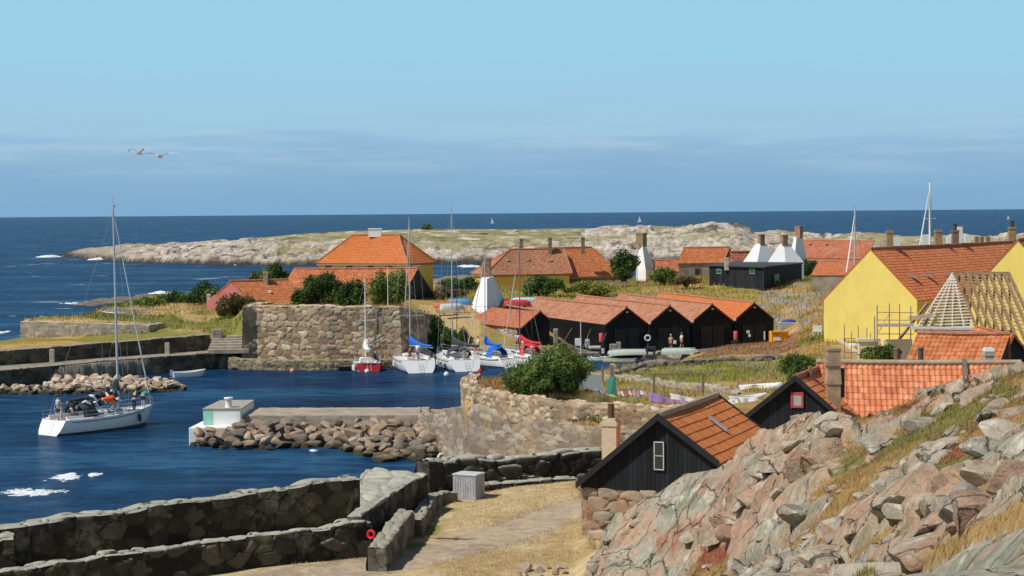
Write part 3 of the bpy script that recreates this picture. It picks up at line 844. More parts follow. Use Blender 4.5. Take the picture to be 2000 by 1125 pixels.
# near granite outcrop
Dr = [7.0]
while Dr[-1] < 66:
    d = Dr[-1]; Dr.append(d + (.8 if d < 17 else .16 if d < 30 else .085))
def out_h(X, Y):
    z, s_, m_ = rock_height(X, Y); return np.where(m_ > .01, z, z - .0) - (1 - sstep(0, .5, m_)) * .5
def out_c(X, Y, Z):
    z, soil, m_ = rock_height(X, Y); u = XtoU(X, Y)
    A = lambda *c: np.broadcast_to(np.array(c, float), np.shape(X) + (3,))
    Y0 = Y; Y = Y * .55 + Z * 1.3
    fr = fbm(X * .6 + Y * .2, Y * .6, 2, 101); n2 = fbm(X * .8, Y * .8, 2, 102); n3 = fbm(X * .35, Y * .3, 3, 103)
    f1, f2, cid, cx, cy = voro((X + .4 * n2) / 1.1, (Y + .4 * n2) / 1.9, 104, .9)
    pink = lerp3(A(.40, .255, .17), A(.36, .27, .19), sstep(.4, .6, n2))
    pink = lerp3(pink, A(.28, .125, .075), sstep(.56, .68, fr) * .7)
    grey = lerp3(A(.34, .31, .245), A(.21, .215, .155), sstep(.4, .62, n2))
    lich = sstep(.40, .58, .5 * cid + .3 * fr + .35 * n3 + np.interp(u, [1150, 1350, 1500, 1700, 1900], [.09, .08, -.03, -.02, .05]) + np.where(Y0 < np.interp(u, [1720, 1800, 1900, 2000], [30, 29, 27, 25.6]), .25, -.09))
    c = lerp3(pink, grey, lich)
    g = lerp3(A(.33, .21, .08), A(.24, .165, .06), sstep(.4, .6, n2)); g = lerp3(g, A(.25, .09, .05), sstep(.62, .70, fbm(X * .7, Y * .6, 3, 108)))
    g = lerp3(g, A(.18, .155, .045), sstep(.64, .72, fbm(X * .6 + 4, Y * .5, 3, 109)))
    return lerp3(c, g, soil)
m, t, p = newmat('granite')
v = coords(t)
c_ = attr(t, 'gcol', 'Color')
def offn(k, sc, d=8, r=.68):
    mpn = t.nodes.new('ShaderNodeMapping'); mpn.inputs['Location'].default_value = (k * 7.3, k * 3.1, k * 5.7); L(t, v, mpn.inputs[0]); return noise(t, mpn.outputs[0], sc, d, r)
msk = attr(t, 'soil')
inv = t.nodes.new('ShaderNodeMath'); inv.operation = 'SUBTRACT'; inv.inputs[0].default_value = 1.0; L(t, msk, inv.inputs[1])
def patch(c, k, sc, lo, hi, f, col):
    a = rampn(t, offn(k, sc), [(lo, (0, 0, 0)), (hi, (f, f, f))]); mm = t.nodes.new('ShaderNodeMath'); mm.operation = 'MULTIPLY'; L(t, a, mm.inputs[0]); L(t, inv.outputs[0], mm.inputs[1])
    return mixc(t, mm.outputs[0], c, col)
c_ = patch(c_, 1, .6, .50, .60, .7, (.33, .315, .25)); c_ = patch(c_, 2, .8, .53, .62, .65, (.39, .26, .18)); c_ = patch(c_, 3, 1.0, .57, .64, .7, (.56, .525, .45)); c_ = patch(c_, 4, .9, .56, .64, .6, (.17, .165, .10))
c_ = mixc(t, 0.85, c_, rampn(t, noise(t, v, 3.2, 10, 0.75), [(0.3, (0.55, 0.53, 0.51)), (0.5, (1, 1, 1)), (0.72, (1.35, 1.33, 1.3))]), 'MULTIPLY')
nv_ = t.nodes.new('ShaderNodeTexNoise'); nv_.inputs['Scale'].default_value = 1.1; nv_.inputs['Detail'].default_value = 5; L(t, v, nv_.inputs['Vector'])
va = t.nodes.new('ShaderNodeVectorMath'); va.operation = 'MULTIPLY_ADD'; L(t, nv_.outputs['Color'], va.inputs[0]); va.inputs[1].default_value = (.8, .8, .8); L(t, v, va.inputs[2])
crk = []
for sc_v, wv, ws_ in ((.55, .02, -.5), (1.5, .018, -.15)):
    vo = t.nodes.new('ShaderNodeTexVoronoi'); vo.feature = 'DISTANCE_TO_EDGE'; vo.inputs['Scale'].default_value = sc_v; L(t, va.outputs[0], vo.inputs['Vector'])
    crk.append(rampn(t, vo.outputs['Distance'], [(0, (0, 0, 0)), (wv, (1, 1, 1))])); mm = t.nodes.new('ShaderNodeMath'); mm.operation = 'MULTIPLY_ADD'; mm.inputs[1].default_value = ws_; mm.inputs[2].default_value = -ws_; L(t, crk[-1], mm.inputs[0])
    m2 = t.nodes.new('ShaderNodeMath'); m2.operation = 'MULTIPLY'; L(t, mm.outputs[0], m2.inputs[0]); L(t, inv.outputs[0], m2.inputs[1]); c_ = mixc(t, m2.outputs[0], c_, (.09, .06, .045))
sp = noise(t, v, 14.0, 4, 0.7)
c_ = mixc(t, rampn(t, sp, [(0.62, (0, 0, 0)), (0.70, (.55, .55, .55))]), c_, (.52, .49, .43))
c_ = mixc(t, rampn(t, noise(t, v, 9.0, 5, 0.7), [(0.30, (.6, .6, .6)), (0.40, (0, 0, 0))]), c_, (.06, .055, .04))
L(t, c_, p.inputs['Base Color']); p.inputs['Roughness'].default_value = .9; p.inputs['Specular IOR Level'].default_value = .15
b0 = bump(t, p, crk[0], .8, .18); b0 = bump(t, p, crk[1], .5, .05, b0); b1 = bump(t, p, noise(t, v, 1.6, 8, .62), .8, .22, b0)
bump(t, p, noise(t, v, 9.0, 5, .6), .45, .03, b1)
outcrop = sheet('rock_outcrop', 1060, 2500, 3.4, np.array(Dr), out_h, out_c, m, drop=lambda U, D, Z: outcrop_mask(U, D) < .02)
U_, D_g = np.meshgrid(np.arange(1060, 2503.4, 3.4), np.array(Dr), indexing='ij'); so_ = rock_height((U_ - 1000) / F * D_g, D_g)[1].reshape(-1)
if len(so_) == len(outcrop.data.vertices): a_s = outcrop.data.attributes.new('soil', 'FLOAT', 'POINT'); a_s.data.foreach_set('value', so_.astype(np.float32))
else: print('SOIL MISMATCH', len(so_), len(outcrop.data.vertices))

# ---------------------------------------------------------------- sea
m, t, p = newmat('sea_water')
t.nodes.remove(p)
v = coords(t, (1, 1, 1))
vs = coords(t, (.55, 1.35, 1))
n1 = noise(t, vs, .55, 6, .6); n2 = noise(t, coords(t, (.22, .5, 1)), .12, 5, .6); n3 = noise(t, coords(t, (1, 1.6, 1)), 2.2, 3, .6)
def tm(t, op, a, b):
    n = t.nodes.new('ShaderNodeMath'); n.operation = op
    for i, q in enumerate((a, b)):
        if isinstance(q, (int, float)): n.inputs[i].default_value = q
        else: L(t, q, n.inputs[i])
    return n.outputs[0]
hgt = tm(t, 'ADD', tm(t, 'MULTIPLY', n1, .75), tm(t, 'MULTIPLY', n3, .12))
hgt = tm(t, 'ADD', hgt, tm(t, 'MULTIPLY', n2, 1.2))
b = t.nodes.new('ShaderNodeBump'); b.inputs['Strength'].default_value = 1.0; b.inputs['Distance'].default_value = .9
L(t, hgt, b.inputs['Height'])
deep = rampn(t, tm(t, 'ADD', tm(t, 'MULTIPLY', n1, .45), tm(t, 'MULTIPLY', n2, .55)), [(.38, (.003, .017, .052)), (.5, (.008, .042, .108)), (.61, (.026, .098, .195))])
df = t.nodes.new('ShaderNodeBsdfDiffuse'); gl = t.nodes.new('ShaderNodeBsdfGlossy')
# foam crests on the open sea
fm = noise(t, coords(t, (.10, .30, 1)), .9, 4, .6)
fbig = noise(t, coords(t, (.012, .03, 1)), .7, 2, .5)
sepx = t.nodes.new('ShaderNodeSeparateXYZ'); L(t, v, sepx.inputs[0])
mk = t.nodes.new('ShaderNodeMapRange'); mk.inputs['From Min'].default_value = 205; mk.inputs['From Max'].default_value = 240; L(t, sepx.outputs[1], mk.inputs['Value'])
fo = rampn(t, tm(t, 'ADD', fm, tm(t, 'MULTIPLY', tm(t, 'SUBTRACT', fbig, .5), .25)), [(.675, (0, 0, 0)), (.70, (1, 1, 1))])
foam = tm(t, 'MULTIPLY', fo, mk.outputs[0])
col = mixc(t, foam, deep, (.75, .78, .8))
L(t, col, df.inputs['Color'])
L(t, b.outputs[0], gl.inputs['Normal']); L(t, b.outputs[0], df.inputs['Normal'])
gl.inputs['Roughness'].default_value = .16; gl.inputs['Color'].default_value = (.8, .9, 1, 1)
fr = t.nodes.new('ShaderNodeFresnel'); fr.inputs['IOR'].default_value = 1.33; L(t, b.outputs[0], fr.inputs['Normal'])
ff = tm(t, 'MINIMUM', tm(t, 'MULTIPLY', fr.outputs[0], .55), .20)
ms = t.nodes.new('ShaderNodeMixShader'); L(t, ff, ms.inputs[0]); L(t, df.outputs[0], ms.inputs[1]); L(t, gl.outputs[0], ms.inputs[2])
L(t, ms.outputs[0], t.nodes['Material Output'].inputs['Surface'])
ys = np.concatenate([[-200, 20], np.arange(50, 400, 25), [500, 800, 1500, 4000, 12000, 40000, 90000]])
xs_ = np.array([-60000, -12000, -3000, -800, -200, -60, 0, 60, 200, 800, 3000, 12000, 60000.])
Xs, Ys = np.meshgrid(xs_, ys, indexing='ij')
sea = mesh_np('sea', np.stack([Xs, Ys, 0 * Xs], -1).reshape(-1, 3), grid_faces(*Xs.shape), m, None)
tag(sea, kind='structure')
M_FOAM = plain('foam_white', (.70, .73, .75), .8, .05, 4)
def foam_patch(cx, cy, lx, ly, seed):
    "broken water: ragged low ridge of foam"
    g = np.random.default_rng(seed); mb = MB()
    far_ = cy > 300
    for i in range(int((40 if far_ else 170) + lx * (6 if far_ else 30))):
        a = np.clip(g.normal() * .45, -1, 1); x = cx + a * lx / 2; y = cy + g.normal() * ly * .38 * (1 - .5 * abs(a)) + .22 * ly * math.sin(a * 4 + seed); r = ((.04 if far_ else .02) + (.16 if far_ else .085) * g.random() ** 2) * (1.15 - .8 * abs(a)) * (.6 + ly * .35) * (1.6 if far_ else 1)
        mb.ball((x, y, .0), r, 6, 4, (1.5 + 1.8 * g.random(), .8, .35 + .5 * g.random()))
    o = mb.build('foam', M_FOAM, None, smooth=True)
    return tag(o, kind='stuff')
for i, (px, py, wpx, dy) in enumerate(((130, 932, 62, 1.6), (60, 962, 140, 1.6), (185, 927, 26, .8), (95, 502, 45, 9), (192, 507, 26, 7), (228, 507, 18, 7), (470, 517, 14, 5), (495, 516, 30, 4),
                                       (160, 593, 85, 3), (312, 575, 34, 6), (920, 521, 30, 6), (905, 520, 12, 4), (505, 876, 6, .4), (612, 880, 14, .4), (2, 650, 16, 4))):
    c = at(px, py, 0); foam_patch(c.x, c.y, wpx * c.y / F, dy, i + 3)
# low reef in the sound
g = np.random.default_rng(5); mb = MB()
for i in range(60):
    a = g.random(); c = at(170 + 165 * a + g.normal() * 3, 594 - 14 * a + g.normal() * 1.5, 0)
    mb.ball((c.x, c.y, -.1), .5 + .9 * g.random(), 7, 5, (2.2, 2.0, .35 + .5 * a))
tag(mb.build('reef', plain('reef_rock', (.16, .13, .10), .9, .4, .8, bmp=.5)), kind='structure')

# ================================================================= stone walls
DARK = stone_mat('court_stone', [(0, (.022, .021, .018)), (.35, (.042, .039, .032)), (.7, (.07, .062, .05)), (1, (.12, .10, .08))], (.02, .018, .015), (.22, .22, .18), .0, 1.6, toplit_lich=(.44, .43, .36))  # near-black faces hold the walls' shade in their colour; tops stay pale
LIGHTCAP = stone_mat('sunlit_lichen_stone', [(0, (.30, .29, .24)), (.5, (.39, .37, .31)), (1, (.47, .44, .37))], (.22, .20, .16), (.50, .50, .42), .6, 2.0)  # pale tone paints the sunlit top of the traverse, with some lichen
FORT = stone_mat('fort_stone', [(0, (.23, .15, .09)), (.3, (.36, .25, .155)), (.6, (.45, .325, .21)), (.85, (.52, .40, .28)), (1, (.60, .50, .38))], (.11, .08, .05), (.22, .17, .12), .3, 1.0)
PALE = stone_mat('pale_stone', [(0, (.40, .31, .24)), (.5, (.52, .43, .35)), (1, (.62, .53, .45))], (.27, .20, .15), (.30, .25, .19), .3, 1.0)
QUAYS = stone_mat('quay_stone', [(0, (.05, .043, .032)), (.5, (.085, .072, .055)), (1, (.14, .118, .09))], (.02, .018, .014), (.18, .15, .10), .2, 1.2, toplit_lich=(.36, .32, .25))  # face tones lowered to paint the shade on the quay walls
RUST = stone_mat('rubble_stone', [(0, (.24, .13, .08)), (.3, (.36, .22, .14)), (.55, (.42, .27, .18)), (.8, (.30, .25, .20)), (1, (.50, .37, .26))], (.05, .035, .025), (.36, .33, .26), .3, 2.2)
GREY = stone_mat('grey_block', [(0, (.28, .235, .19)), (.5, (.36, .31, .255)), (1, (.42, .36, .29))], (.22, .18, .14), (.45, .38, .28), .4, 1.5)
PARA = stone_mat('parapet_stone', [(0, (.09, .08, .065)), (.5, (.15, .135, .11)), (1, (.22, .19, .155))], (.04, .035, .03), (.3, .29, .24), .2, 1.8, toplit_lich=(.38, .36, .29))
p2 = lambda px, py, z: tuple(at(px, py, z)[:2])

# A: tall outer wall of the court, on the left
wa = [p2(-260, 1066, 4.6), p2(0, 1031, 4.6), p2(240, 1003, 4.6), p2(480, 966, 4.6), p2(706, 936, 4.6)]
stone_wall('court_wall', 'tall dark rubble wall between the sea and the grass court, its top coloured pale for lichen and sunlight', wa, .8, 2.6, [4.55, 4.6, 4.6, 4.6, 4.62], DARK, (.85, .55), .06, .065, rag=.075, side=1, k=1)
# C: lower retaining wall in front
wc = [p2(-260, 1160, 4.1), p2(36, 1112, 4.15), p2(230, 1086, 4.15), p2(480, 1050, 4.2), p2(724, 1020, 4.3)]
stone_wall('retaining_wall', 'low dark retaining wall running in front of the tall wall, along the grass court', wc, .55, 2.7, [4.0, 4.12, 4.15, 4.2, 4.3], DARK, (.7, .45), .055, .065, rag=.075, side=1, k=2)
stone_wall('wall_pier', 'short square stone pier at the lower left corner of the court', [p2(-60, 1062, 4.3), p2(26, 1058, 4.3)], .9, 2.8, 4.35, DARK, (.8, .5), .07, .09, rag=.05, side=1, k=3)
# B: broad traverse with pale sloping top
B4 = [at(705, 1010, 4.5), at(742, 985, 4.5), at(772, 962, 4.55), at(806, 940, 4.6), at(836, 926, 4.6)]
o = thing('traverse_wall', (-4.6, 69, 3), 'thick traverse wall with a broad top coloured pale for sunlight and lichen beside the dark steps', 'stone wall')
pl = [(p.x, p.y) for p in B4]
stone_wall('side_face', None, pl, .5, 2.8, [4.5, 4.5, 4.55, 4.6, 4.6], DARK, (.8, .5), .07, .045, rag=.04, side=1, k=4, parent=o)
V = []
nn = 46
lft = [p2(705, 1010, 4.5), p2(704, 935, 4.5), p2(716, 922, 4.5), p2(736, 914, 4.6)]
ca = np.interp(np.linspace(0, 1, nn), np.linspace(0, 1, 5), [p.x for p in B4]); cb = np.interp(np.linspace(0, 1, nn), np.linspace(0, 1, 5), [p.y for p in B4])
la = np.interp(np.linspace(0, 1, nn), [0, .7, .85, 1], [p[0] for p in lft]); lb = np.interp(np.linspace(0, 1, nn), [0, .7, .85, 1], [p[1] + .0 for p in lft])
tt = np.linspace(0, 1, 30)[None]
GX = ca[:, None] * (1 - tt) + la[:, None] * tt - .02; GY = cb[:, None] * (1 - tt) + lb[:, None] * tt
q1, q2, qc, _, _ = voro(GX * 1.2, GY * .55, 6)
ed = np.clip((q2 - q1) * 1.6, 0, 1)
GZ = 4.56 + .045 * sstep(0, .5, ed) * (.5 + qc) + .12 * (fbm(GX * 1.3, GY * 1.3, 4, 7) - .5)
top = np.stack([GX, GY, GZ], -1); bot = top.copy(); bot[..., 2] = 2.5
Fq = grid_faces(nn, 30); Vt = top.reshape(-1, 3); nb_ = len(Vt)
rim = list(range(0, 30)) + [i * 30 + 29 for i in range(1, nn)] + [(nn - 1) * 30 + j for j in range(28, -1, -1)] + [i * 30 for i in range(nn - 2, 0, -1)]
Vb = Vt[rim].copy(); Vb[:, 2] = 2.5
Fr = np.array([[rim[i], rim[(i + 1) % len(rim)], nb_ + (i + 1) % len(rim), nb_ + i] for i in range(len(rim))])
mesh_np('coping', np.concatenate([Vt, Vb]), np.concatenate([Fq, Fr]), LIGHTCAP, o, {'cell': np.concatenate([qc.reshape(-1), np.full(len(rim), .3)]), 'edge': np.concatenate([ed.reshape(-1), np.full(len(rim), .8)])})
# D: low stepped parapet of the stairs
stone_wall('parapet', 'low stepped parapet with pale top next to the dark stair, near the path', [p2(750, 1064, 4.0), p2(808, 1002, 4.0)], .55, 2.8, [3.9, 4.1], PARA, (.7, .45), .07, .07, rag=.05, side=1, k=8)
stone_wall('parapet', 'low pale parapet curving from the stair towards the grey bin', [p2(822, 1022, 3.6), p2(838, 995, 3.6), p2(852, 970, 3.6), p2(872, 960, 3.6), p2(893, 958, 3.6)], .5, 2.8, [3.7, 3.65, 3.6, 3.55, 3.5], PARA, (.6, .35), .07, .06, rag=.05, side=1, k=9)
stone_wall('kerb_wall', 'ankle-high row of kerb stones behind the grey bin', [p2(945, 953, 3.35), p2(1010, 944, 3.38), p2(1128, 934, 3.4)], .5, 2.9, 3.42, DARK, (.6, .35), .07, .07, rag=.05, side=1, k=10)
stone_wall('court_wall', 'waist-high wall of big dark boulders across the far side of the court, behind the grey bin', [p2(837, 908, 4.4), p2(900, 898, 4.4), p2(1050, 888, 4.4), p2(1182, 880, 4.4), p2(1250, 877, 4.4)], .7, 2.9, [4.5, 4.3, 4.3, 4.4, 4.4], DARK, (1.0, .6), .07, .14, rag=.09, side=1, k=11)
# red thing at the wall corner
o = thing('lifebuoy', at(725, 1046, 3.9), 'small red lifebuoy hanging at the end of the low retaining wall', 'lifebuoy')
mb = MB(); c = at(725, 1044, 3.95); ax = Vector((.9, -.42, 0))
mb.tube([c + (ax * math.cos(a) + Vector((0, 0, 1)) * math.sin(a)) * .13 for a in np.linspace(0, 2 * PI, 19)], .05, 8, cap=False)
mb.build('ring', plain('buoy_red', (.65, .02, .03), .5), o, smooth=True)
MB().tube([c + Vector((0, .1, -.12)), c + Vector((0, .06, .3))], .015, 6).build('hook', plain('iron', (.06, .055, .05), .6), o)

# F/G: round bastion, upper wall, berm, battered lower wall
g1 = [p2(905, 752, 4.6), p2(950, 764, 4.6), p2(1000, 775, 4.65), p2(1060, 783, 4.7), p2(1130, 789, 4.7), p2(1220, 793, 4.8), p2(1330, 797, 4.9), p2(1420, 800, 4.9)]
gl = [(-2.95, 118.5), (-3.25, 116)] + g1
stone_wall('bastion_wall', 'upper rubble wall of the round bastion with straw on top, in the middle of the harbour', gl, .9, [3.2] * len(gl), [4.6, 4.6, 4.6, 4.6, 4.65, 4.7, 4.7, 4.8, 4.9, 4.9], FORT, (.50, .32), .08, .08, rag=.08, side=1, k=12)
g2d = [(806, 803, 121.5), (856, 801, 114.5), (905, 792, 108), (960, 806, 105), (1010, 818, 102), (1070, 830, 99), (1140, 840, 95.6), (1190, 844, 95), (1330, 850, 94.8)]
g2 = [tuple(atD(*q)[:2]) for q in g2d]; g2z = [round(atD(*q).z, 2) for q in g2d]
stone_wall('bastion_wall', 'lower battered wall of the bastion, overgrown with straw, meeting the pier', g2, 1.9, [.0, .0, .1, .6, .9, .9, 1.0, 1.2, 1.6], g2z, stone_mat('grown_stone', [(0, (.19, .145, .105)), (.5, (.28, .225, .17)), (1, (.40, .34, .28))], (.13, .10, .07), (.40, .28, .16), .1, .8), (1.25, .32), .085, .06, batter=.2, rag=.06, side=1, k=13)

# pier
PN, PF = at(468, 812, 1.72), at(812, 811, 1.72)
o = thing('pier', (PN.x, PN.y, 0), 'grey stone harbour pier running out to its white painted end', 'pier')
stone_wall('pier_wall', None, [(PN.x, PN.y), (PF.x + .5, PF.y)], 4.8, -.6, 1.72, GREY, (.95, .42), .1, .025, rag=.012, side=1, k=14, parent=o)
o = thing('painted_pier_end', (at(433, 832, 1.2).x, 120, 0), 'white painted block at the end of the grey pier, with a green stripe', 'pier')
WHITE = plaster('white_paint', (.80, .80, .78), .06, (.45, .42, .34), .5)
a, b_ = at(397, 800, 2.2), at(470, 800, 2.2); y0 = a.y
mb = MB(); mb.prism([(a.x, y0), (b_.x, y0), (b_.x + .1, y0 + 5.5), (a.x + .3, y0 + 5.5)], -.8, 2.2)
mb.build('block', WHITE, o, bevel=.08)
lx0, lx1 = at(369, 835, 1.14).x, at(470, 835, 1.14).x; ly = at(400, 835, 1.14).y
MB().prism([(lx0, ly), (lx1, ly + .2), (lx1, ly + 3.2), (lx0 + .3, ly + 4.6)], -.8, 1.14).build('ledge', WHITE, o, bevel=.06)
MB().prism([(a.x - .01, y0 - .012), (a.x + .62, y0 - .012), (a.x + .62, y0 + .01), (a.x - .01, y0 + .01)], 1.18, 2.19).build('green_stripe', plain('pale_green', (.30, .62, .50), .7), o)
MB().prism([(a.x - .05, y0 - .05), (b_.x + .05, y0 - .05), (b_.x + .12, y0 + 5.5), (a.x + .25, y0 + 5.5)], 2.2, 2.27).build('coping', plain('grey_cap', (.36, .33, .29), .9, .2), o)
c = at(443, 798, 2.27) + Vector((0, .8, 0))
o = thing('bollard', c, 'white drum-shaped bollard with a flat cap on the white pier head', 'bollard')
MB().lathe(c, [(.24, 0), (.22, .08), (.21, .52), (.24, .56)], 20).build('drum', WHITE, o, smooth=True)
MB().lathe(c, [(.30, .56), (.31, .60), (.29, .66), (.06, .68)], 20).build('cap', WHITE, o, smooth=True)
mb = MB()
for px_, pz in ((822, 798), (841, 797), (866, 795), (884, 793)):
    q = at(px_, pz + 8, 2.3); mb.tube([q, q + Vector((0, 0, .85))], .03, 6)
q0, q1 = at(822, 806, 2.3), at(884, 801, 2.3)
mb.tube([q0 + Vector((0, 0, .82)), q1 + Vector((0, 0, .82))], .02, 6)
tag(mb.build('railing', plain('iron', (.06, .055, .05), .6)), 'thin iron railing where the pier meets the bastion', 'railing')

# left quay (two steps) and pale sea wall
h2_ = [(-49, 156.5), p2(0, 724, 1.6), p2(200, 705, 1.6), p2(405, 690, 1.6), p2(452, 687, 1.5)]
stone_wall('quay_wall', 'quay wall coloured dark for shade above the left boulder bank', h2_, 1.2, -.6, [1.6, 1.6, 1.6, 1.6, 1.45], QUAYS, (.8, .5), .12, .09, rag=.03, side=1, k=15)
h1_ = [(-51, 163), p2(0, 686, 2.8), p2(200, 670, 2.9), p2(409, 654, 3.05)]
stone_wall('quay_wall', 'upper dark parapet wall behind the ledge of the left quay', h1_, .9, 1.3, [2.8, 2.8, 2.9, 3.05], QUAYS, (.9, .5), .12, .07, rag=.03, side=1, k=16)
psd = [atD(40, 628, 186.5), atD(100, 629, 186.5), atD(200, 632, 186.6), atD(292, 635, 187)]; ps = [tuple(q[:2]) for q in psd]
stone_wall('sea_wall', 'long pale sunlit block wall at the far left shore', [(ps[0][0] - .3, ps[0][1] + 9)] + ps + [(ps[-1][0] + .8, ps[-1][1] + 4)], .8, [1] * 6, [psd[0].z] + [q.z for q in psd] + [psd[3].z], PALE, (.62, .36), .13, .04, rag=.04, side=1, k=17)
for i, (px_, y_, h) in enumerate(((102, 706, 1.15), (241, 694, 1.0), (327, 690, 1.05))):
    c = at(px_, y_, 1.55)
    o = MB().box((0, 0, h / 2 - .1), (.48, .4, h + .2), top=.9).build('mooring_post', plain('post_stone', (.40, .34, .25), .9, .3, 3, bmp=.6), None, bevel=.05)
    o.location = c
    tag(o, ('leftmost squat stone post on the left quay ledge', 'middle one of the three stone posts on the left quay ledge, behind the yacht mast', 'right-hand stone post of the left quay ledge')[i], 'post', 'posts on the left quay')
# corner blocks and stair by the fort
c = at(424, 664, 2.6)
tag(MB().box((c.x, c.y, 2.6), (1.1, 1.2, 2.2), .2, .9).box((c.x + 1.3, c.y + .5, 2.2), (1.4, 1.4, 1.6), .2, .95).build('stone_block', plain('block_stone', (.30, .25, .20), .9, .3, 1.5, bmp=.7), None, bevel=.08), 'upright grey stone blocks at the stair between quay and fort', 'stone block')
mb = MB(); c = at(450, 676, 2.2)
for i in range(6): mb.box((c.x - .2, c.y + i * .7, 1.7 + i * .22), (4.0, .75, .45), .1)
tag(mb.build('stair', plain('step_stone', (.36, .30, .24), .9, .25, 1.5, bmp=.6), None, bevel=.04), 'broad worn stone steps climbing from the left quay beside the fort', 'stairs')
# fort
f_ = [p2(471, 600, 6.0), p2(500, 599, 6.0), p2(640, 600, 6.0), p2(783, 601, 5.9)]
ff_ = [(f_[0][0] - .4, f_[0][1] + 12)] + f_ + [(f_[-1][0] + 3.2, f_[-1][1] + 9)]
stone_wall('fort_wall', 'massive sunlit fort wall of big brown boulders behind the moored boats', ff_, 1.6, [1.5, .6, .6, .6, .6, .6], [5.9, 5.95, 6.0, 6.0, 5.9, 4.6], FORT, (.82, .52), .09, .09, batter=.05, rag=.09, side=1, k=18)
c = at(488, 697, .9)
o = MB().add([(c.x - 1.5, c.y - .2, .5), (c.x + 1.3, c.y - .6, .5), (c.x + 1.3, c.y + 1.6, .5), (c.x - 1.5, c.y + 1.6, .5), (c.x - .2, c.y + .6, 3.9), (c.x + 1.1, c.y + .6, 3.9), (c.x + 1.1, c.y + 1.6, 3.9), (c.x - .2, c.y + 1.6, 3.9)],
             [[3, 2, 1, 0], [4, 5, 6, 7], [0, 1, 5, 4], [1, 2, 6, 5], [2, 3, 7, 6], [3, 0, 4, 7]]).build('buttress', plain('shaded_stone', (.022, .02, .018), .9, .4, 3, bmp=.7), None, bevel=.08)  # near-black tint stands in for the shadow on this slope
tag(o, 'sloping buttress coloured near-black for shade, at the left end of the fort wall', 'buttress')
q_ = [p2(446, 702, 1.0), p2(520, 705, .9), p2(640, 705, .9), p2(780, 702, .9), (xz(880, 184.2, .9).x, 184.2), (xz(1120, 185.2, .9).x, 185.2)]
stone_wall('quay_wall', 'low stained quay wall in front of the fort where the boats lie', q_, 1.0, -.6, [1.1, .9, .9, .9, .85, .85], stone_mat('wet_stone', [(0, (.15, .12, .08)), (.5, (.25, .20, .13)), (1, (.38, .31, .22))], (.05, .04, .03), (.30, .24, .12), .5, 1.2), (.7, .45), .12, .10, rag=.05, side=1, k=19)
# inner harbour walls
j_ = [p2(1188, 731, 2.2), p2(1225, 722, 2.3), p2(1262, 712, 2.55), p2(1330, 708, 2.6), p2(1430, 702, 2.7), p2(1540, 695, 2.8)]
stone_wall('basin_wall', 'long dark rubble wall around the inner basin, below the boat sheds', j_, .8, [1.0, .9, 1.2, 1.4, 1.6, 1.9], [2.0, 2.3, 2.6, 2.65, 2.75, 2.8], stone_mat('dark_rubble', [(0, (.10, .08, .065)), (.5, (.17, .14, .11)), (1, (.30, .24, .19))], (.04, .03, .025), (.27, .24, .19), .5, 1.2), (.9, .55), .11, .13, rag=.10, side=1, k=20)
k_ = [(xz(1118, 187, 1).x, 187), (xz(1230, 188, .7).x, 188.3), (xz(1300, 187.5, .7).x, 187.0), (xz(1352, 184, .7).x, 183)]
stone_wall('quay_wall', 'pale grey quay edge in front of the black sheds', k_, .8, -.5, [.75, .7, .8, 1.0], GREY, (.9, .5), .13, .06, rag=.04, side=1, k=21)
stone_wall('yard_wall', 'low tumbled wall of pale stones behind the washing lines', [p2(1140, 737, 1.9), p2(1200, 742, 1.9), p2(1300, 757, 2.6), p2(1390, 762, 2.9), p2(1440, 770, 3.0)], .7, [.8, .8, 1.6, 2, 2.2], [2.1, 2.2, 2.9, 3.05, 3.0], stone_mat('yard_stone', [(0, (.22, .17, .12)), (.5, (.33, .27, .21)), (1, (.44, .38, .31))], (.11, .09, .06), (.32, .27, .15), .5, 1.4), (.7, .42), .1, .1, rag=.12, side=1, k=22)

# ================================================================= boulders
def boulder_mesh(name, seed, mat, sub=2):
    g = np.random.default_rng(seed)
    import bmesh
    bm = bmesh.new(); bmesh.ops.create_icosphere(bm, subdivisions=sub + 1, radius=1.0)
    P = np.array([v.co[:] for v in bm.verts])
    cuts = g.normal(size=(13, 3)); cuts /= np.linalg.norm(cuts, axis=1)[:, None]; dd = g.uniform(.40, .80, 13)
    for c, d in zip(cuts, dd):
        s = P @ c; P = P - np.maximum(s - d, 0)[:, None] * c[None] * .98
    P *= np.array([1.15, .95, .8]) * g.uniform(.85, 1.15, 3)
    P *= 1 + .10 * (fbm(P[:, 0] * 2 + P[:, 2] + seed, P[:, 1] * 2 - P[:, 2], 3, seed) - .5)[:, None]
    for v, q in zip(bm.verts, P): v.co = q
    me = bpy.data.meshes.new(name); bm.to_mesh(me); bm.free()
    me.polygons.foreach_set('use_smooth', np.full(len(me.polygons), True, bool)); me.set_sharp_from_angle(angle=R(20))
    me.materials.append(mat); return me
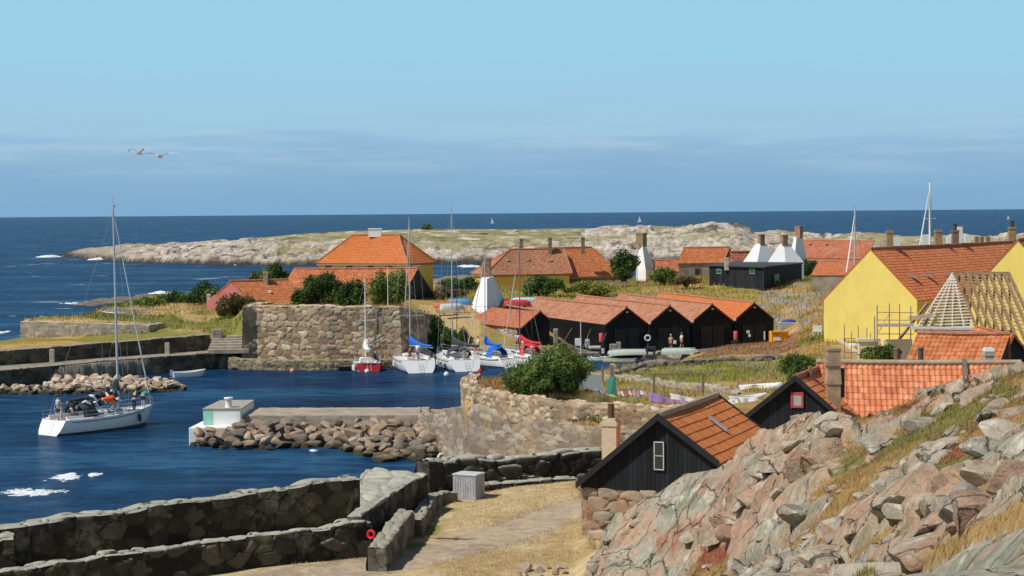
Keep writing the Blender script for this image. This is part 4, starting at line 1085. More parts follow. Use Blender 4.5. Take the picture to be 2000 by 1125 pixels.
def boulder_mat(name, cols, wetz=.35):
    m, t, p = newmat(name)
    oi = t.nodes.new('ShaderNodeObjectInfo')
    c = rampn(t, oi.outputs['Random'], cols)
    v = coords(t)
    c = mixc(t, .8, c, rampn(t, noise(t, v, 1.6, 8, .7), [(.3, (.6, .6, .6)), (.7, (1.4, 1.4, 1.4))]), 'MULTIPLY')
    ge = t.nodes.new('ShaderNodeNewGeometry'); s = t.nodes.new('ShaderNodeSeparateXYZ'); L(t, ge.outputs['Position'], s.inputs[0])
    mr = t.nodes.new('ShaderNodeMapRange'); mr.inputs['From Min'].default_value = wetz - .15; mr.inputs['From Max'].default_value = wetz + .2; L(t, s.outputs[2], mr.inputs['Value'])
    c = mixc(t, mr.outputs[0], (.05, .042, .025), c)
    L(t, c, p.inputs['Base Color']); p.inputs['Roughness'].default_value = .9; p.inputs['Specular IOR Level'].default_value = .2
    bump(t, p, noise(t, v, 4, 8, .7), .7, .08)
    return m
BM1 = boulder_mat('pier_boulder', [(0, (.15, .13, .11)), (.4, (.25, .205, .16)), (.75, (.36, .245, .155)), (1, (.42, .35, .28))])
BM2 = boulder_mat('bank_boulder', [(0, (.42, .33, .24)), (.5, (.56, .44, .32)), (1, (.64, .52, .39))])
BV1 = [boulder_mesh('boulder', 100 + i, BM1) for i in range(9)]; BV2 = [boulder_mesh('boulder', 200 + i, BM2) for i in range(8)]
g = np.random.default_rng(11)
def put_boulders(n, fpos, meshes, label, group, rr):
    done = []; tries = 0
    while len(done) < n and tries < n * 60:
        tries += 1
        x, y, z, s = fpos(g)
        if any((x - a) ** 2 + (y - b) ** 2 + 2 * (z - c) ** 2 < (.64 * (s + d)) ** 2 for a, b, c, d in done): continue
        done.append((x, y, z, s))
    for x, y, z, s in done:
        o = bpy.data.objects.new('boulder', meshes[int(g.integers(len(meshes)))]); COL.objects.link(o)
        o.location = (x, y, z); o.scale = (s * g.uniform(.85, 1.2), s * g.uniform(.8, 1.1), s * g.uniform(.75, 1.0))
        o.rotation_euler = (g.uniform(-.5, .5), g.uniform(-.5, .5), g.uniform(0, 6.28))
        tag(o, label, 'boulder', group)
    return done
def fp(g):
    px = g.uniform(372, 852); t = g.random() ** .8
    ynear = np.interp(px, [370, 480, 640, 700, 745, 800, 850], [872, 882, 874, 890, 903, 902, 893])
    Dn = 15 * 3600 / (ynear - hor(px)); Df = 121.6 if px > 470 else 120.2
    if px > 830: Df = 116
    D = Dn + (Df - Dn) * t; s = g.uniform(.36, .78) * (1.15 if t < .4 else 1)
    zt = np.interp(px, [370, 470, 520, 600, 740, 850], [1.0, 1.25, 1.2, 1.0, 1.25, .8])
    z = -.05 + zt * t ** .8 + g.uniform(-.1, .15)
    return ((px - 1000) / F * D, D, z, s)
put_boulders(170, fp, BV1, 'rough brown or grey boulder heaped along the foot of the pier', 'boulders heaped along the pier', 0)
def fp2(g):
    px = g.uniform(-45, 352); t = g.random()
    yn = np.interp(px, [-40, 0, 100, 200, 300, 352], [772, 771, 772, 770, 768, 764]); Dn = 15 * 3600 / (yn - hor(px))
    yf = np.interp(px, [-40, 0, 90, 110, 200, 260, 320, 352], [756, 756, 752, 737, 734, 737, 743, 752]); top = 1.0 if px > 105 else .55
    top *= np.interp(px, [300, 352], [1, .4])
    Df = (15 - top) * 3600 / (yf - hor(px))
    D = Dn + (Df - Dn) * t; s = g.uniform(.38, .68)
    return ((px - 1000) / F * D, D, top * t - .05 + g.uniform(-.08, .08), s)
put_boulders(190, fp2, BV2, 'rounded sandy boulder in the bank of stones below the left quay', 'boulders of the left bank', 0)
def fp3(g):
    px, py = g.uniform(845, 925), 0; D = g.uniform(100, 110)
    return ((px - 1000) / F * D, D, .6 + g.uniform(-.1, .2), g.uniform(.15, .35))
put_boulders(22, fp3, BV2, 'pale stone lying on the shore between pier boulders and court wall', 'stones on the shore by the court', 0)
def fp4(g):
    px = g.uniform(442, 520); D = 179.5 + g.uniform(-1.2, .6)
    return ((px - 1000) / F * D, D, .05 + g.uniform(-.1, .2), g.uniform(.3, .55))
put_boulders(10, fp4, BV2, 'stone lying in the water at the foot of the fort quay', 'stones at the fort quay', 0)
def fp5(g):
    px = g.uniform(1188, 1292); t = g.random(); D = 146 + 6 * t
    return ((px - 1000) / F * D, D, 1.5 + .6 * t + g.uniform(-.2, .2), g.uniform(.4, .85))
put_boulders(26, fp5, BV1, 'large brown stone piled at the end of the dark basin wall', 'stones piled at the basin wall', 0)
def fp6(g):
    px = g.uniform(1000, 1150); D = 60.2 + g.uniform(-2, 1)
    return ((px - 1000) / F * D, D, 3.15, g.uniform(.12, .3))
put_boulders(16, fp6, [boulder_mesh('boulder', 300 + i, boulder_mat('court_boulder', [(0, (.36, .24, .18)), (1, (.45, .38, .32))], -5)) for i in range(3)], 'small pinkish stone in the grass at the foot of the granite outcrop', 'stones beside the outcrop', 0)

# ================================================================= buildings
T_OR = [(0, (.36, .105, .04)), (.35, (.47, .15, .055)), (.7, (.56, .19, .075)), (1, (.64, .28, .13))]
T_RED = [(0, (.29, .09, .045)), (.4, (.42, .135, .07)), (.8, (.50, .18, .09)), (1, (.56, .26, .16))]
T_OLD = [(0, (.27, .105, .055)), (.4, (.40, .16, .085)), (.8, (.47, .22, .13)), (1, (.54, .33, .23))]
TM_NEAR = tile_mat('new_tiles', [(0, (.44, .125, .03)), (.3, (.54, .165, .045)), (.7, (.60, .20, .06)), (.93, (.66, .25, .085)), (1, (.82, .42, .18))], amt=.1)
TM_PAN = tile_mat('pantiles', [(0, (.42, .13, .06)), (.3, (.56, .18, .08)), (.7, (.66, .245, .115)), (1, (.78, .38, .22))], amt=.35, scale=1.2)
TM_OR = tile_mat('orange_tiles', T_OR, amt=.15)
TM_BR = tile_mat('bright_tiles', [(0, (.46, .125, .035)), (1, (.62, .20, .06))], amt=.15)
TM_RED = tile_mat('red_tiles', T_RED, amt=.3)
TM_OLD = tile_mat('weathered_tiles', T_OLD, dirt=(.42, .26, .185), amt=.8, scale=1.1)
TM_MID = tile_mat('mixed_tiles', T_RED, dirt=(.42, .30, .23), amt=.6, scale=.5)
TM_LICH = tile_mat('lichened_tiles', T_OLD, dirt=(.36, .24, .15), amt=.5, scale=.4, moss=(.42, .30, .17))
YEL = plaster('yellow_render', (.80, .63, .17), .09, (.66, .50, .17), .45)
YEL2 = plaster('ochre_render', (.76, .52, .11), .06, (.55, .38, .12), .3)
PINK = plaster('pink_render', (.52, .17, .16), .08, (.4, .2, .15), .3)
WHT = plaster('whitewash', (.80, .80, .80), .04, (.55, .50, .42), .25)
BLK = board_mat('tarred_boards', (.012, .014, .018), .17, axis=(.93, -.37))
BLKP = plain('tarred_timber', (.012, .013, .016), .7, .3, 4)
RIDGE = plain('ridge_mortar', (.38, .30, .22), .9, .25, 3, bmp=.4)
BRICK = plain('old_brick', (.33, .17, .10), .9, .3, 3, bmp=.5)
BRICKY = plain('lichened_brick', (.30, .22, .11), .9, .3, 3, bmp=.5)
GLASS = plain('dark_glass', (.02, .025, .03), .15, .1, 2, spec=.8)
FRW = plain('white_frame', (.7, .7, .68), .6)
FRG = plain('green_frame', (.18, .35, .24), .6)
DOORM = plain('dark_doors', (.05, .04, .035), .7)
WOOD = plain('weathered_wood', (.36, .26, .17), .85, .3, 4, bmp=.3)
WOODL = plain('fresh_wood', (.62, .48, .32), .8, .25, 4)
WOODD = plain('old_timber', (.22, .14, .085), .85, .3, 4)

def chimney(parent, c, w, d, h, mat, rz=0, cap=None, pots=0, potm=None, name='chimney'):
    c = Vector(c); o = parent
    mb = MB(); mb.box(c + Vector((0, 0, h / 2)), (w, d, h), rz).box(c + Vector((0, 0, h - .12)), (w * 1.14, d * 1.14, .14), rz).box(c + Vector((0, 0, h + .04)), (w * .8, d * .8, .1), rz)
    ch = mb.build(name, mat, o)
    if cap:
        MB().box(c + Vector((0, 0, h + .14)), (w * 1.15, d * 1.15, .1), rz).build('cap', cap, ch)
    for i in range(pots):
        MB().lathe(c + Vector(((i - (pots - 1) / 2) * .3, 0, h)), [(.11, 0), (.10, .35), (.13, .4), (.12, .5)], 10).build('pot', potm or DOORM, ch)
    return ch

def house(name, label, A, Bp, eL, eR, zb, wallm, roofm, gablem=None, gdir=None, oh=.25, ohg=.15, tile=(.24, .33), k=0, cat='house', ridge=True, barge=None, sides='LR', backpt=None, amp=.035, sag=0.06, bothg=True, gname='gable'):
    """A: near gable apex (world), Bp: far ridge end (world), eL/eR: eave ends in the near gable plane (world points)."""
    o = thing(name, (A.x, A.y, zb), label, cat)
    rv = Vector((Bp.x - A.x, Bp.y - A.y, 0))
    info = {'o': o, 'A': A, 'B': Bp, 'eL': eL, 'eR': eR, 'rv': rv}
    rn = rv.normalized()
    for s, e, kk in (('L', eL, 0), ('R', eR, 1)):
        if s not in sides: continue
        ed = (e - A); ex = ed.normalized()
        e2 = e + ex * oh
        f0 = -rn * ohg; f1 = rn * (ohg if bothg else 0)
        ob = tile_slope('roof_slope', e2 + f0, e2 + rv + f1, Bp + f1 + Vector((0, 0, .0)), A + f0, roofm, o, tile[0], tile[1], k=k + kk, amp=amp, sag=sag)
        info['roof' + s] = ob
    if ridge:
        m_ = MB(); pts = [A - rn * ohg + Vector((0, 0, .03)), A.lerp(Bp, .5) + Vector((0, 0, .03 - sag * .3)), Bp + rn * ohg + Vector((0, 0, .03))]
        m_.tube(pts, .12, 8); m_.build('ridge_tiles', RIDGE if roofm in (TM_NEAR, TM_PAN) else roofm2ridge(roofm), o)
    # walls
    inn = .0
    ring = [eL, eR, eR + rv, eL + rv]
    mb = MB()
    zl, zr = eL.z - .06, eR.z - .06
    vs = [(eL.x, eL.y, zb), (eR.x, eR.y, zb), (eR.x + rv.x, eR.y + rv.y, zb), (eL.x + rv.x, eL.y + rv.y, zb),
          (eL.x, eL.y, zl), (eR.x, eR.y, zr), (eR.x + rv.x, eR.y + rv.y, zr), (eL.x + rv.x, eL.y + rv.y, zl)]
    mb.add(vs, [[1, 2, 6, 5], [3, 0, 4, 7], [0, 3, 2, 1]])
    gm = gablem or wallm
    apx = A + Vector((0, 0, -.08)); apb = Bp + Vector((0, 0, -.08))
    if gm is wallm:
        mb.add([vs[0], vs[1], vs[5], apx, vs[4]], [[0, 1, 2, 3, 4]]); mb.add([vs[2], vs[3], vs[7], apb, vs[6]], [[0, 1, 2, 3, 4]])
        mb.build('wall', wallm, o)
    else:
        mb.build('wall', wallm, o)
        MB().add([vs[0], vs[1], vs[5], apx, vs[4]], [[0, 1, 2, 3, 4]]).build(gname, gm, o)
        MB().add([vs[2], vs[3], vs[7], apb, vs[6]], [[0, 1, 2, 3, 4]]).build(gname, gm, o)
    if barge:
        for e in (eL, eR):
            ex = (e - A).normalized(); nrm = Vector((0, 0, 1))
            for base, sgn in ((A - rn * ohg, -1), (Bp + rn * ohg, 1)):
                e2 = base + (e - A) + ex * oh
                MB().slab([base + Vector((0, 0, .10)), e2 + Vector((0, 0, .10)), e2 - Vector((0, 0, .14)), base - Vector((0, 0, .16))], rn * sgn * .07).build('barge_board', barge, o)
    return info
def roofm2ridge(m_): return plain('ridge_' + m_.name, (.40, .17, .10), .85, .3, 3)
def window(parent, c, gd, w, h, frame, sunk=.02, mull=(0, 1), glass=None, name='window', ft=.07):
    "window on a vertical plane: centre c, plan direction gd, outward normal points to the camera side"
    gd = Vector(gd).normalized(); n = Vector((gd.y, -gd.x, 0)); c = Vector(c) + n * .03
    up = Vector((0, 0, 1)); mb = MB()
    def bar(a, b, t):
        d = (b - a).normalized(); s = n.cross(d)
        mb.slab([a + s * t / 2, b + s * t / 2, b - s * t / 2, a - s * t / 2], n * .05)
    x0, x1, y0, y1 = -w / 2, w / 2, -h / 2, h / 2
    P = lambda x, y: c + gd * x + up * y
    bar(P(x0, y0), P(x0, y1), ft); bar(P(x1, y0), P(x1, y1), ft); bar(P(x0 - ft / 2, y0), P(x1 + ft / 2, y0), ft); bar(P(x0 - ft / 2, y1), P(x1 + ft / 2, y1), ft)
    for i in range(mull[0]): bar(P(x0 + w * (i + 1) / (mull[0] + 1), y0), P(x0 + w * (i + 1) / (mull[0] + 1), y1), ft * .6)
    for i in range(mull[1]): bar(P(x0, y0 + h * (i + 1) / (mull[1] + 1)), P(x1, y0 + h * (i + 1) / (mull[1] + 1)), ft * .7)
    f = mb.build(name, frame, parent)
    MB().slab([P(x0, y0), P(x1, y0), P(x1, y1), P(x0, y1)], n * .02).build('pane', glass or GLASS, f)
    return f

# --- hut 1, nearest
A = at(1289, 811, 7.76); Bq = at(1397, 773, 7.76)
rv = (Bq - A); gd = Vector((rv.y, -rv.x, 0)).normalized()
eL = on_plane(1134, 941, A, gd); eR = on_plane(1403, 900, A, gd)
BLK1 = BLK
o = None
hut = house('black_hut', 'nearest black boarded hut with new orange tiles and a tall two-pane window', A, Bq, eL, eR, 5.0, BLK, TM_NEAR, tile=(.30, .37), k=1, oh=.12, ohg=.22, cat='hut', barge=BLKP, amp=.02)
h1 = hut['o']
zb1 = on_plane(1210, 954, A, gd).z
sb0 = on_plane(1137, 955, A, gd)
mbp = MB()
c = on_plane(1288, 890, A, gd); window(h1, c, gd, .34, .98, plain('grey_frame', (.52, .52, .50), .6), mull=(0, 1), ft=.035)
bl = on_plane(1137, 955, A, gd); br = on_plane(1300, 955, A, gd)
stone_wall('stone_base', None, [(bl.x, bl.y), (br.x + gd.x * 3, br.y + gd.y * 3)], .5, 2.6, bl.z + .05, RUST, (.75, .42), .05, .06, rag=.02, side=1, k=31, parent=h1)
bk = Vector((bl.x, bl.y, 0)) + Vector((rv.x, rv.y, 0))
stone_wall('stone_base', None, [(bk.x, bk.y), (bl.x, bl.y)], .5, 2.6, bl.z + .05, RUST, (.75, .42), .08, .06, rag=.02, side=1, k=32, parent=h1)
# chimney out of the left slope
c = atD(1194, 900, 68.2); c.z = 5.3
ch = chimney(h1, c, .56, .56, 15 - (822 - 414.4) / 3600 * 68.2 - 5.3, plain('cream_brick', (.54, .48, .34), .9, .15, 6, bmp=.4), rz=-.35)
ct = 15 - (822 - 414.4) / 3600 * 68.2
MB().lathe((c.x, c.y, ct), [(.12, 0), (.12, .58), (.14, .6), (.1, .62)], 14).build('flue', plain('rusty_flue', (.12, .06, .03), .6), ch, smooth=True)
# roof hatch on right slope
def on_slope(info, px, py, side='R'):
    e = info['e' + side]; A_, B_ = info['A'], info['B']; n = (B_ - A_).cross(e - A_).normalized(); d = ray(px, py)
    t = ((A_ - Vector((0, 0, CH))).dot(n)) / d.dot(n); return Vector((0, 0, CH)) + d * t, (n if n.z > 0 else -n)
c, n = on_slope(hut, 1401, 830); dn = (hut['eR'] - A).normalized(); rn = (Bq - A).normalized()
MB().slab([c - dn * .42 - rn * .09 + n * .03, c + dn * .42 - rn * .09 + n * .03, c + dn * .42 + rn * .09 + n * .03, c - dn * .42 + rn * .09 + n * .03], n * .07).build('roof_vent', plain('zinc', (.42, .45, .50), .4, .1, 4, metal=.4), h1)

# --- hut 2
A = at(1556, 736, 7.9); Bq = at(1612, 713, 7.9); rv = Bq - A; rv.z = 0
gd = Vector((rv.y, -rv.x, 0)).normalized()
eL = on_plane(1395, 862, A, gd); eR = on_plane(1650, 818, A, gd)
hut2 = house('black_hut', 'second black boarded hut with a small red-framed window and a brick chimney', A, Bq, eL, eR, 3.6, board_mat('tarred_boards_two', (.012, .014, .018), .17, axis=(gd.x, gd.y)), tile_mat('hut_tiles', [(0, (.44, .14, .05)), (.5, (.56, .19, .07)), (1, (.68, .27, .12))], amt=.2), tile=(.27, .36), k=5, oh=.15, ohg=.2, cat='hut', barge=BLKP)
c = on_plane(1557.5, 781, A, gd)
window(hut2['o'], c, gd, .46, .58, plain('red_frame', (.42, .05, .06), .6), mull=(0, 0), glass=plain('pale_pane', (.35, .36, .36), .3), ft=.09)
# --- roof 3 with big pantiles, parallel to the view
A = at(1598, 708, 8.15); Bq = at(1990, 709, 8.15)
rv = Vector((Bq.x - A.x, Bq.y - A.y, 0)); gd = Vector((rv.y, -rv.x, 0)).normalized()
dn_ = Vector((gd.x, gd.y, 0))
eR = A + dn_ * 3.6 + Vector((0, 0, -3.3)); eL = A - dn_ * 3.2 + Vector((0, 0, -2.9))
h3 = house('tiled_house', 'long low house roofed with large salmon pantiles behind the granite outcrop', A, Bq, eL, eR, 3.4, WHT, TM_PAN, tile=(.245, .36), k=7, oh=.2, ohg=.1, amp=.055)
c, n = on_slope(h3, 1884, 722); a_ = (h3['eR'] - A).normalized()
mb = MB(); q0 = A.lerp(Bq, (1884 - 1598) / 392.0)
mb.slab([q0 + Vector((-.10, 0, .22)), q0 + a_ * 2.2 + Vector((-.10, 0, .22)), q0 + a_ * 2.2 + Vector((.10, 0, .22)), q0 + Vector((.10, 0, .22))], (0, 0, -.35)).build('fire_wall', plain('lead_strip', (.17, .13, .12), .8, .3), h3['o'])
c = atD(1627, 780, 79.0); hz = 15 - (682 - 411) / 3600 * 79.0
chs = MB(); zc_ = 5.2
chs.box((c.x, c.y, (zc_ + hz) / 2), (.56, .56, hz - zc_)).box((c.x, c.y, hz - .62), (.68, .68, .18)).box((c.x, c.y, hz - 1.25), (.64, .64, .5), top=.9).box((c.x, c.y, hz), (.62, .62, .1))
chs.build('chimney', plain('patched_brick', (.36, .25, .17), .9, .35, 2, bmp=.5), hut2['o'])
c = atD(1601, 712, 80.5)
MB().box((c.x - .42, c.y, 7.9), (.14, .3, .6)).build('roof_post', WOODD, h3['o'])
c = atD(1644, 725, 79.6)
MB().box((c.x, c.y - .1, 7.55), (.13, .5, 1.25)).build('flue_board', plain('dark_slate', (.03, .03, .045), .7), h3['o'])
# --- roof 4
A = at(1796, 651, 8.6); Bq = at(1968, 653, 8.6)
rv = Vector((Bq.x - A.x, Bq.y - A.y, 0)); gd = Vector((rv.y, -rv.x, 0)).normalized()
eR = A + Vector((gd.x, gd.y, 0)) * 3.3 + Vector((-1.0, 0, -3.0)); eL = A - Vector((gd.x, gd.y, 0)) * 3.3 + Vector((0, 0, -3.0))
h4 = house('tiled_house', 'orange tiled house below the bare rafters, with a black gable on the right', A, Bq, eL, eR, 3.5, WHT, TM_OR, gablem=BLKP, tile=(.24, .33), k=9, oh=.15, ohg=.12)
gA, gB = Bq, Bq + Vector((3.4, -2.2, -3.3))
# black side gable to the right (cross wing)
wing = thing('black_barn', (gA.x + 1.5, gA.y, 3.5), 'black boarded gable at the right edge beside the orange roof, above the granite', 'barn')
ap = at(1978, 652, 8.5); l0 = at(1957, 700, 6.6); l0 = on_plane(1957, 702, ap, Vector((.94, .34, 0))); r0 = on_plane(2026, 715, ap, Vector((.94, .34, 0)))
MB().add([l0, (l0.x, l0.y, 4), (r0.x, r0.y, 4), r0, ap], [[0, 1, 2, 3, 4]]).build('gable', BLKP, wing)
MB().add([(l0.x, l0.y, 4), (l0.x - .3, l0.y + 7, 4), l0 + Vector((-.3, 7, 0)), l0], [[0, 1, 2, 3]]).build('side_wall', BLKP, wing)
tile_slope('roof_slope', r0 + Vector((.2, -.2, -.1)), r0 + Vector((0, 7, -.1)), ap + Vector((-.2, 7, 0.02)), ap + Vector((0, -.2, 0.02)), TM_OR, wing, k=12)
tile_slope('roof_slope', l0 + Vector((-.2, 7, -.1)), l0 + Vector((-.1, -.2, -.1)), ap + Vector((0, -.2, 0.02)), ap + Vector((-.2, 7, 0.02)), TM_OR, wing, k=13)
def stack(parent, px, ytop, ybot, D, w, mat, name='chimney', cap=None, round_=False, pot=None):
    "chimney seen at column px between picture rows, standing at distance D"
    zt = CH - (ytop - hor(px)) * D / F; z0 = CH - (ybot - hor(px)) * D / F - .5; x = xz(px, D, zt).x; wm = w * D / F
    mb = MB()
    if round_: mb.lathe((x, D, z0), [(wm / 2, 0), (wm / 2, zt - z0 - .1), (wm * .6, zt - z0 - .08), (wm * .55, zt - z0)], 14)
    else: mb.box((x, D, (z0 + zt) / 2), (wm, wm, zt - z0)).box((x, D, zt - .15), (wm * 1.15, wm * 1.15, .16))
    ch = mb.build(name, mat, parent, smooth=round_)
    if cap: MB().box((x, D, zt + .05), (wm * 1.1, wm * 1.1, .16), top=.85).build('cap', cap, ch)
    if pot: MB().lathe((x, D, zt), [(wm * .28, 0), (wm * .26, .5), (wm * .34, .55), (wm * .3, .62)], 12).build('pot', pot, ch)
    return ch
stack(h3['o'], 1798, 679, 706, 83.5, 11, plain('vent_metal', (.10, .08, .06), .5), 'vent_pipe', round_=True)
stack(h3['o'], 1751, 680, 706, 83.5, 12, plain('rusty_pipe', (.20, .11, .07), .7), 'vent_pipe', round_=True)
stack(h3['o'], 1931, 685, 712, 83.5, 18, plain('grey_render', (.42, .40, .34), .9), cap=FRW)
stack(h4['o'], 1939, 660, 690, 99, 4, plain('rusty_pipe', (.20, .11, .07), .7), 'vent_pipe', round_=True)

# --- big yellow house
A = at(1700, 486, 11.6); Bq = at(1984, 472, 11.6)
rv = Bq - A; gd = Vector((rv.y, -rv.x, 0)).normalized()
gd = Vector((.83, -.55, 0)).normalized()
eL = on_plane(1609, 583, A, gd); eR = on_plane(1791, 583, A, gd)
hy = house('yellow_house', 'large yellow house with a plain sunlit gable, long red roof and four chimneys', A, Bq, eL, eR, 3.0, YEL, tile_mat('big_roof_tiles', [(0, (.50, .145, .055)), (.5, (.60, .19, .075)), (1, (.70, .27, .12))], dirt=(.30, .14, .08), amt=.4, scale=.5), tile=(.25, .34), k=21, oh=.25, ohg=.02, ridge=True)
for px_, yt, yb, w_, m_, D_, pt in ((1739, 450, 482, 12, BRICKY, 171, None), (1834, 449, 480, 13, BRICKY, 183, None), (1867, 449, 479, 12, plain('brown_brick', (.20, .14, .10), .9, .3, 3), 186, DOORM), (1978, 443, 474, 13, BRICKY, 196, DOORM)):
    D_ = (D_) * 1.0; t_ = (px_ - 1700) / 284.0; D_ = A.y + (Bq.y - A.y) * (t_ * Bq.y ** -1 * A.y / (1 - t_ + t_ * A.y / Bq.y) if False else t_)
    stack(hy['o'], px_, yt, yb, D_, w_, m_, pot=pt)
for px_, py_ in ((1780, 541), (1811, 539), (1851, 537)):
    c, n = on_slope(hy, px_, py_); MB().box(c + n * .1, (.7, .5, .25)).build('roof_window', plain('zinc', (.42, .45, .50), .4, .1, 4, metal=.4), hy['o'])
for px_, yt, yb in ((1735, 447, 452), (1742, 450, 455)):
    pass
# --- right yellow house
A = at(1988, 468, 12.5); gd = Vector((.90, -.43, 0)).normalized()
eL = on_plane(1893, 571, A, gd); eR = on_plane(2085, 573, A, gd)
Bq = A + Vector((gd.y * -1, gd.x, 0)) * 1.0 * 14
Bq = A + Vector((9, 11, 0))
hy2 = house('yellow_house', 'yellow house at the right edge, mostly hidden behind the bare roof timbers', A, Bq, eL, eR, 3.0, YEL, TM_RED, tile=(.25, .34), k=25, oh=.2, ohg=.02)

# --- shed row
ZS = .65
S1 = dict(A=(1055, 608), zr=5.0)
fr = [at(1224, 600, 5.35), at(1308, 597, 5.4), at(1391, 594, 5.42), at(1473, 591, 5.45)]
bk = [at(1045, 581, 5.35), at(1130, 577, 5.4), at(1213, 574, 5.42), at(1291, 572, 5.45)]
gdir = (fr[3] - fr[0]); gdir.z = 0; gdir.normalize()
row_lab = ('first gabled black boat shed of the row, its long roof side open to the left', 'second gabled black boat shed, with the lifebuoy in front', 'third gabled black boat shed, behind the two bathers', 'fourth gabled black boat shed with the brightest orange roof slope, at the right end')
vall = [None] + [(fr[i] + fr[i + 1]) / 2 for i in range(3)]
mats_l = [TM_OLD, TM_OLD, TM_OLD, TM_BR]; mats_r = [TM_MID, TM_MID, TM_MID, TM_OR]
BLK3 = board_mat('shed_boards', (.009, .0095, .012), .2, axis=(gdir.x, gdir.y))
half = (fr[1] - fr[0]).length / 2
for i in range(4):
    A, Bq = fr[i], bk[i]
    dl = half if i else half * 1.06; dr = half if i < 3 else half * .95
    el = A - gdir * dl; er = A + gdir * dr
    el = on_plane(1182, 634, A, gdir) if i == 0 else Vector((el.x, el.y, A.z - 1.72)); er = Vector((er.x, er.y, A.z - 1.72))
    if i == 3: er = on_plane(1511, 622, A, gdir)
    inf = house('boat_shed', row_lab[i], A, Bq, el, er, ZS - .3, BLK3, mats_l[i], tile=(.26, .36), k=40 + i * 3, oh=.02, ohg=.05, sides='L', ridge=True, cat='boat shed')
    rv = inf['rv']; rn = rv.normalized(); e2 = er + (er - A).normalized() * .02
    tile_slope('roof_slope', e2 - rn * .05, e2 + rv + rn * .05, Bq + rn * .05, A - rn * .05, mats_r[i], inf['o'], .26, .36, k=41 + i * 3)
    MB().slab([A - rn * .06, el - rn * .06, el - rn * .06 - Vector((0, 0, .18)), A - rn * .06 - Vector((0, 0, .2))], -rn * .04).slab([A - rn * .06, er - rn * .06, er - rn * .06 - Vector((0, 0, .18)), A - rn * .06 - Vector((0, 0, .2))], -rn * .04).build('barge_board', plain('red_trim', (.10, .02, .015), .7), inf['o'])
    # door leaves
    n = Vector((gdir.y, -gdir.x, 0)); c = A + n * .04; c.z = ZS
    for s in (-1, 1):
        a = c + gdir * s * .05; b = c + gdir * s * 1.35
        MB().slab([a, b, b + Vector((0, 0, 2.5)), a + Vector((0, 0, 2.5))], n * .05).build('door', BLKP, inf['o'])
    MB().box(A - rn * .12 + Vector((0, 0, -.5)), (.22, .1, .14)).build('gable_lamp', plain('lamp_grey', (.25, .27, .28), .5), inf['o'])
    if i: MB().box(el - rn * .12 + Vector((0, 0, .02)), (.26, .2, .22)).build('gutter_box', plain('pale_zinc', (.6, .6, .58), .6), inf['o'])
    if i == 0: SHED_L = (el, rv)
# shed 1 (low, left) with stone front and the smokehouse behind
A = at(1055, 608, 4.75); gd1 = Vector((.93, .36, 0)).normalized()
eL = on_plane(1015, 641, A, gd1); eR = on_plane(1073, 622, A, gd1)
rvv = Vector((-.268, .964, 0)) * 13.0; Bq = A + rvv
bkp = at(908, 629, eL.z)
inf = house('smoke_shed', 'low shed with a wide red roof in front of the tall white smokehouse', A, Bq, eL, eR, ZS - .3, BLK3, TM_RED, tile=(.26, .36), k=60, oh=.1, ohg=.1, sides='R', cat='shed')
e2 = eL; bk2 = Vector((bkp.x, bkp.y, eL.z)); pr = at(962, 601, 4.7)
tile_slope('roof_slope', bk2, e2 + Vector((.1, -.1, 0)), A + Vector((0, -.1, 0)), Vector((pr.x, pr.y, 4.75)), TM_RED, inf['o'], .26, .36, k=61)
stone_wall('stone_front', None, [(bk2.x + .4, bk2.y + .3), (eL.x + .15, eL.y + .3)], .5, .5, eL.z - .1, stone_mat('shed_stone', [(0, (.26, .20, .15)), (.5, (.38, .30, .23)), (1, (.50, .41, .32))], (.15, .11, .08), (.3, .25, .18), .3, 1.2), (.7, .45), .11, .1, rag=.02, side=1, k=62, parent=inf['o'])
a = bk2 + Vector((.9, .1, -.35)); window(inf['o'], a + Vector((.1, .15, 0)), (eL - bk2), .8, .5, WOODD, mull=(0, 0))

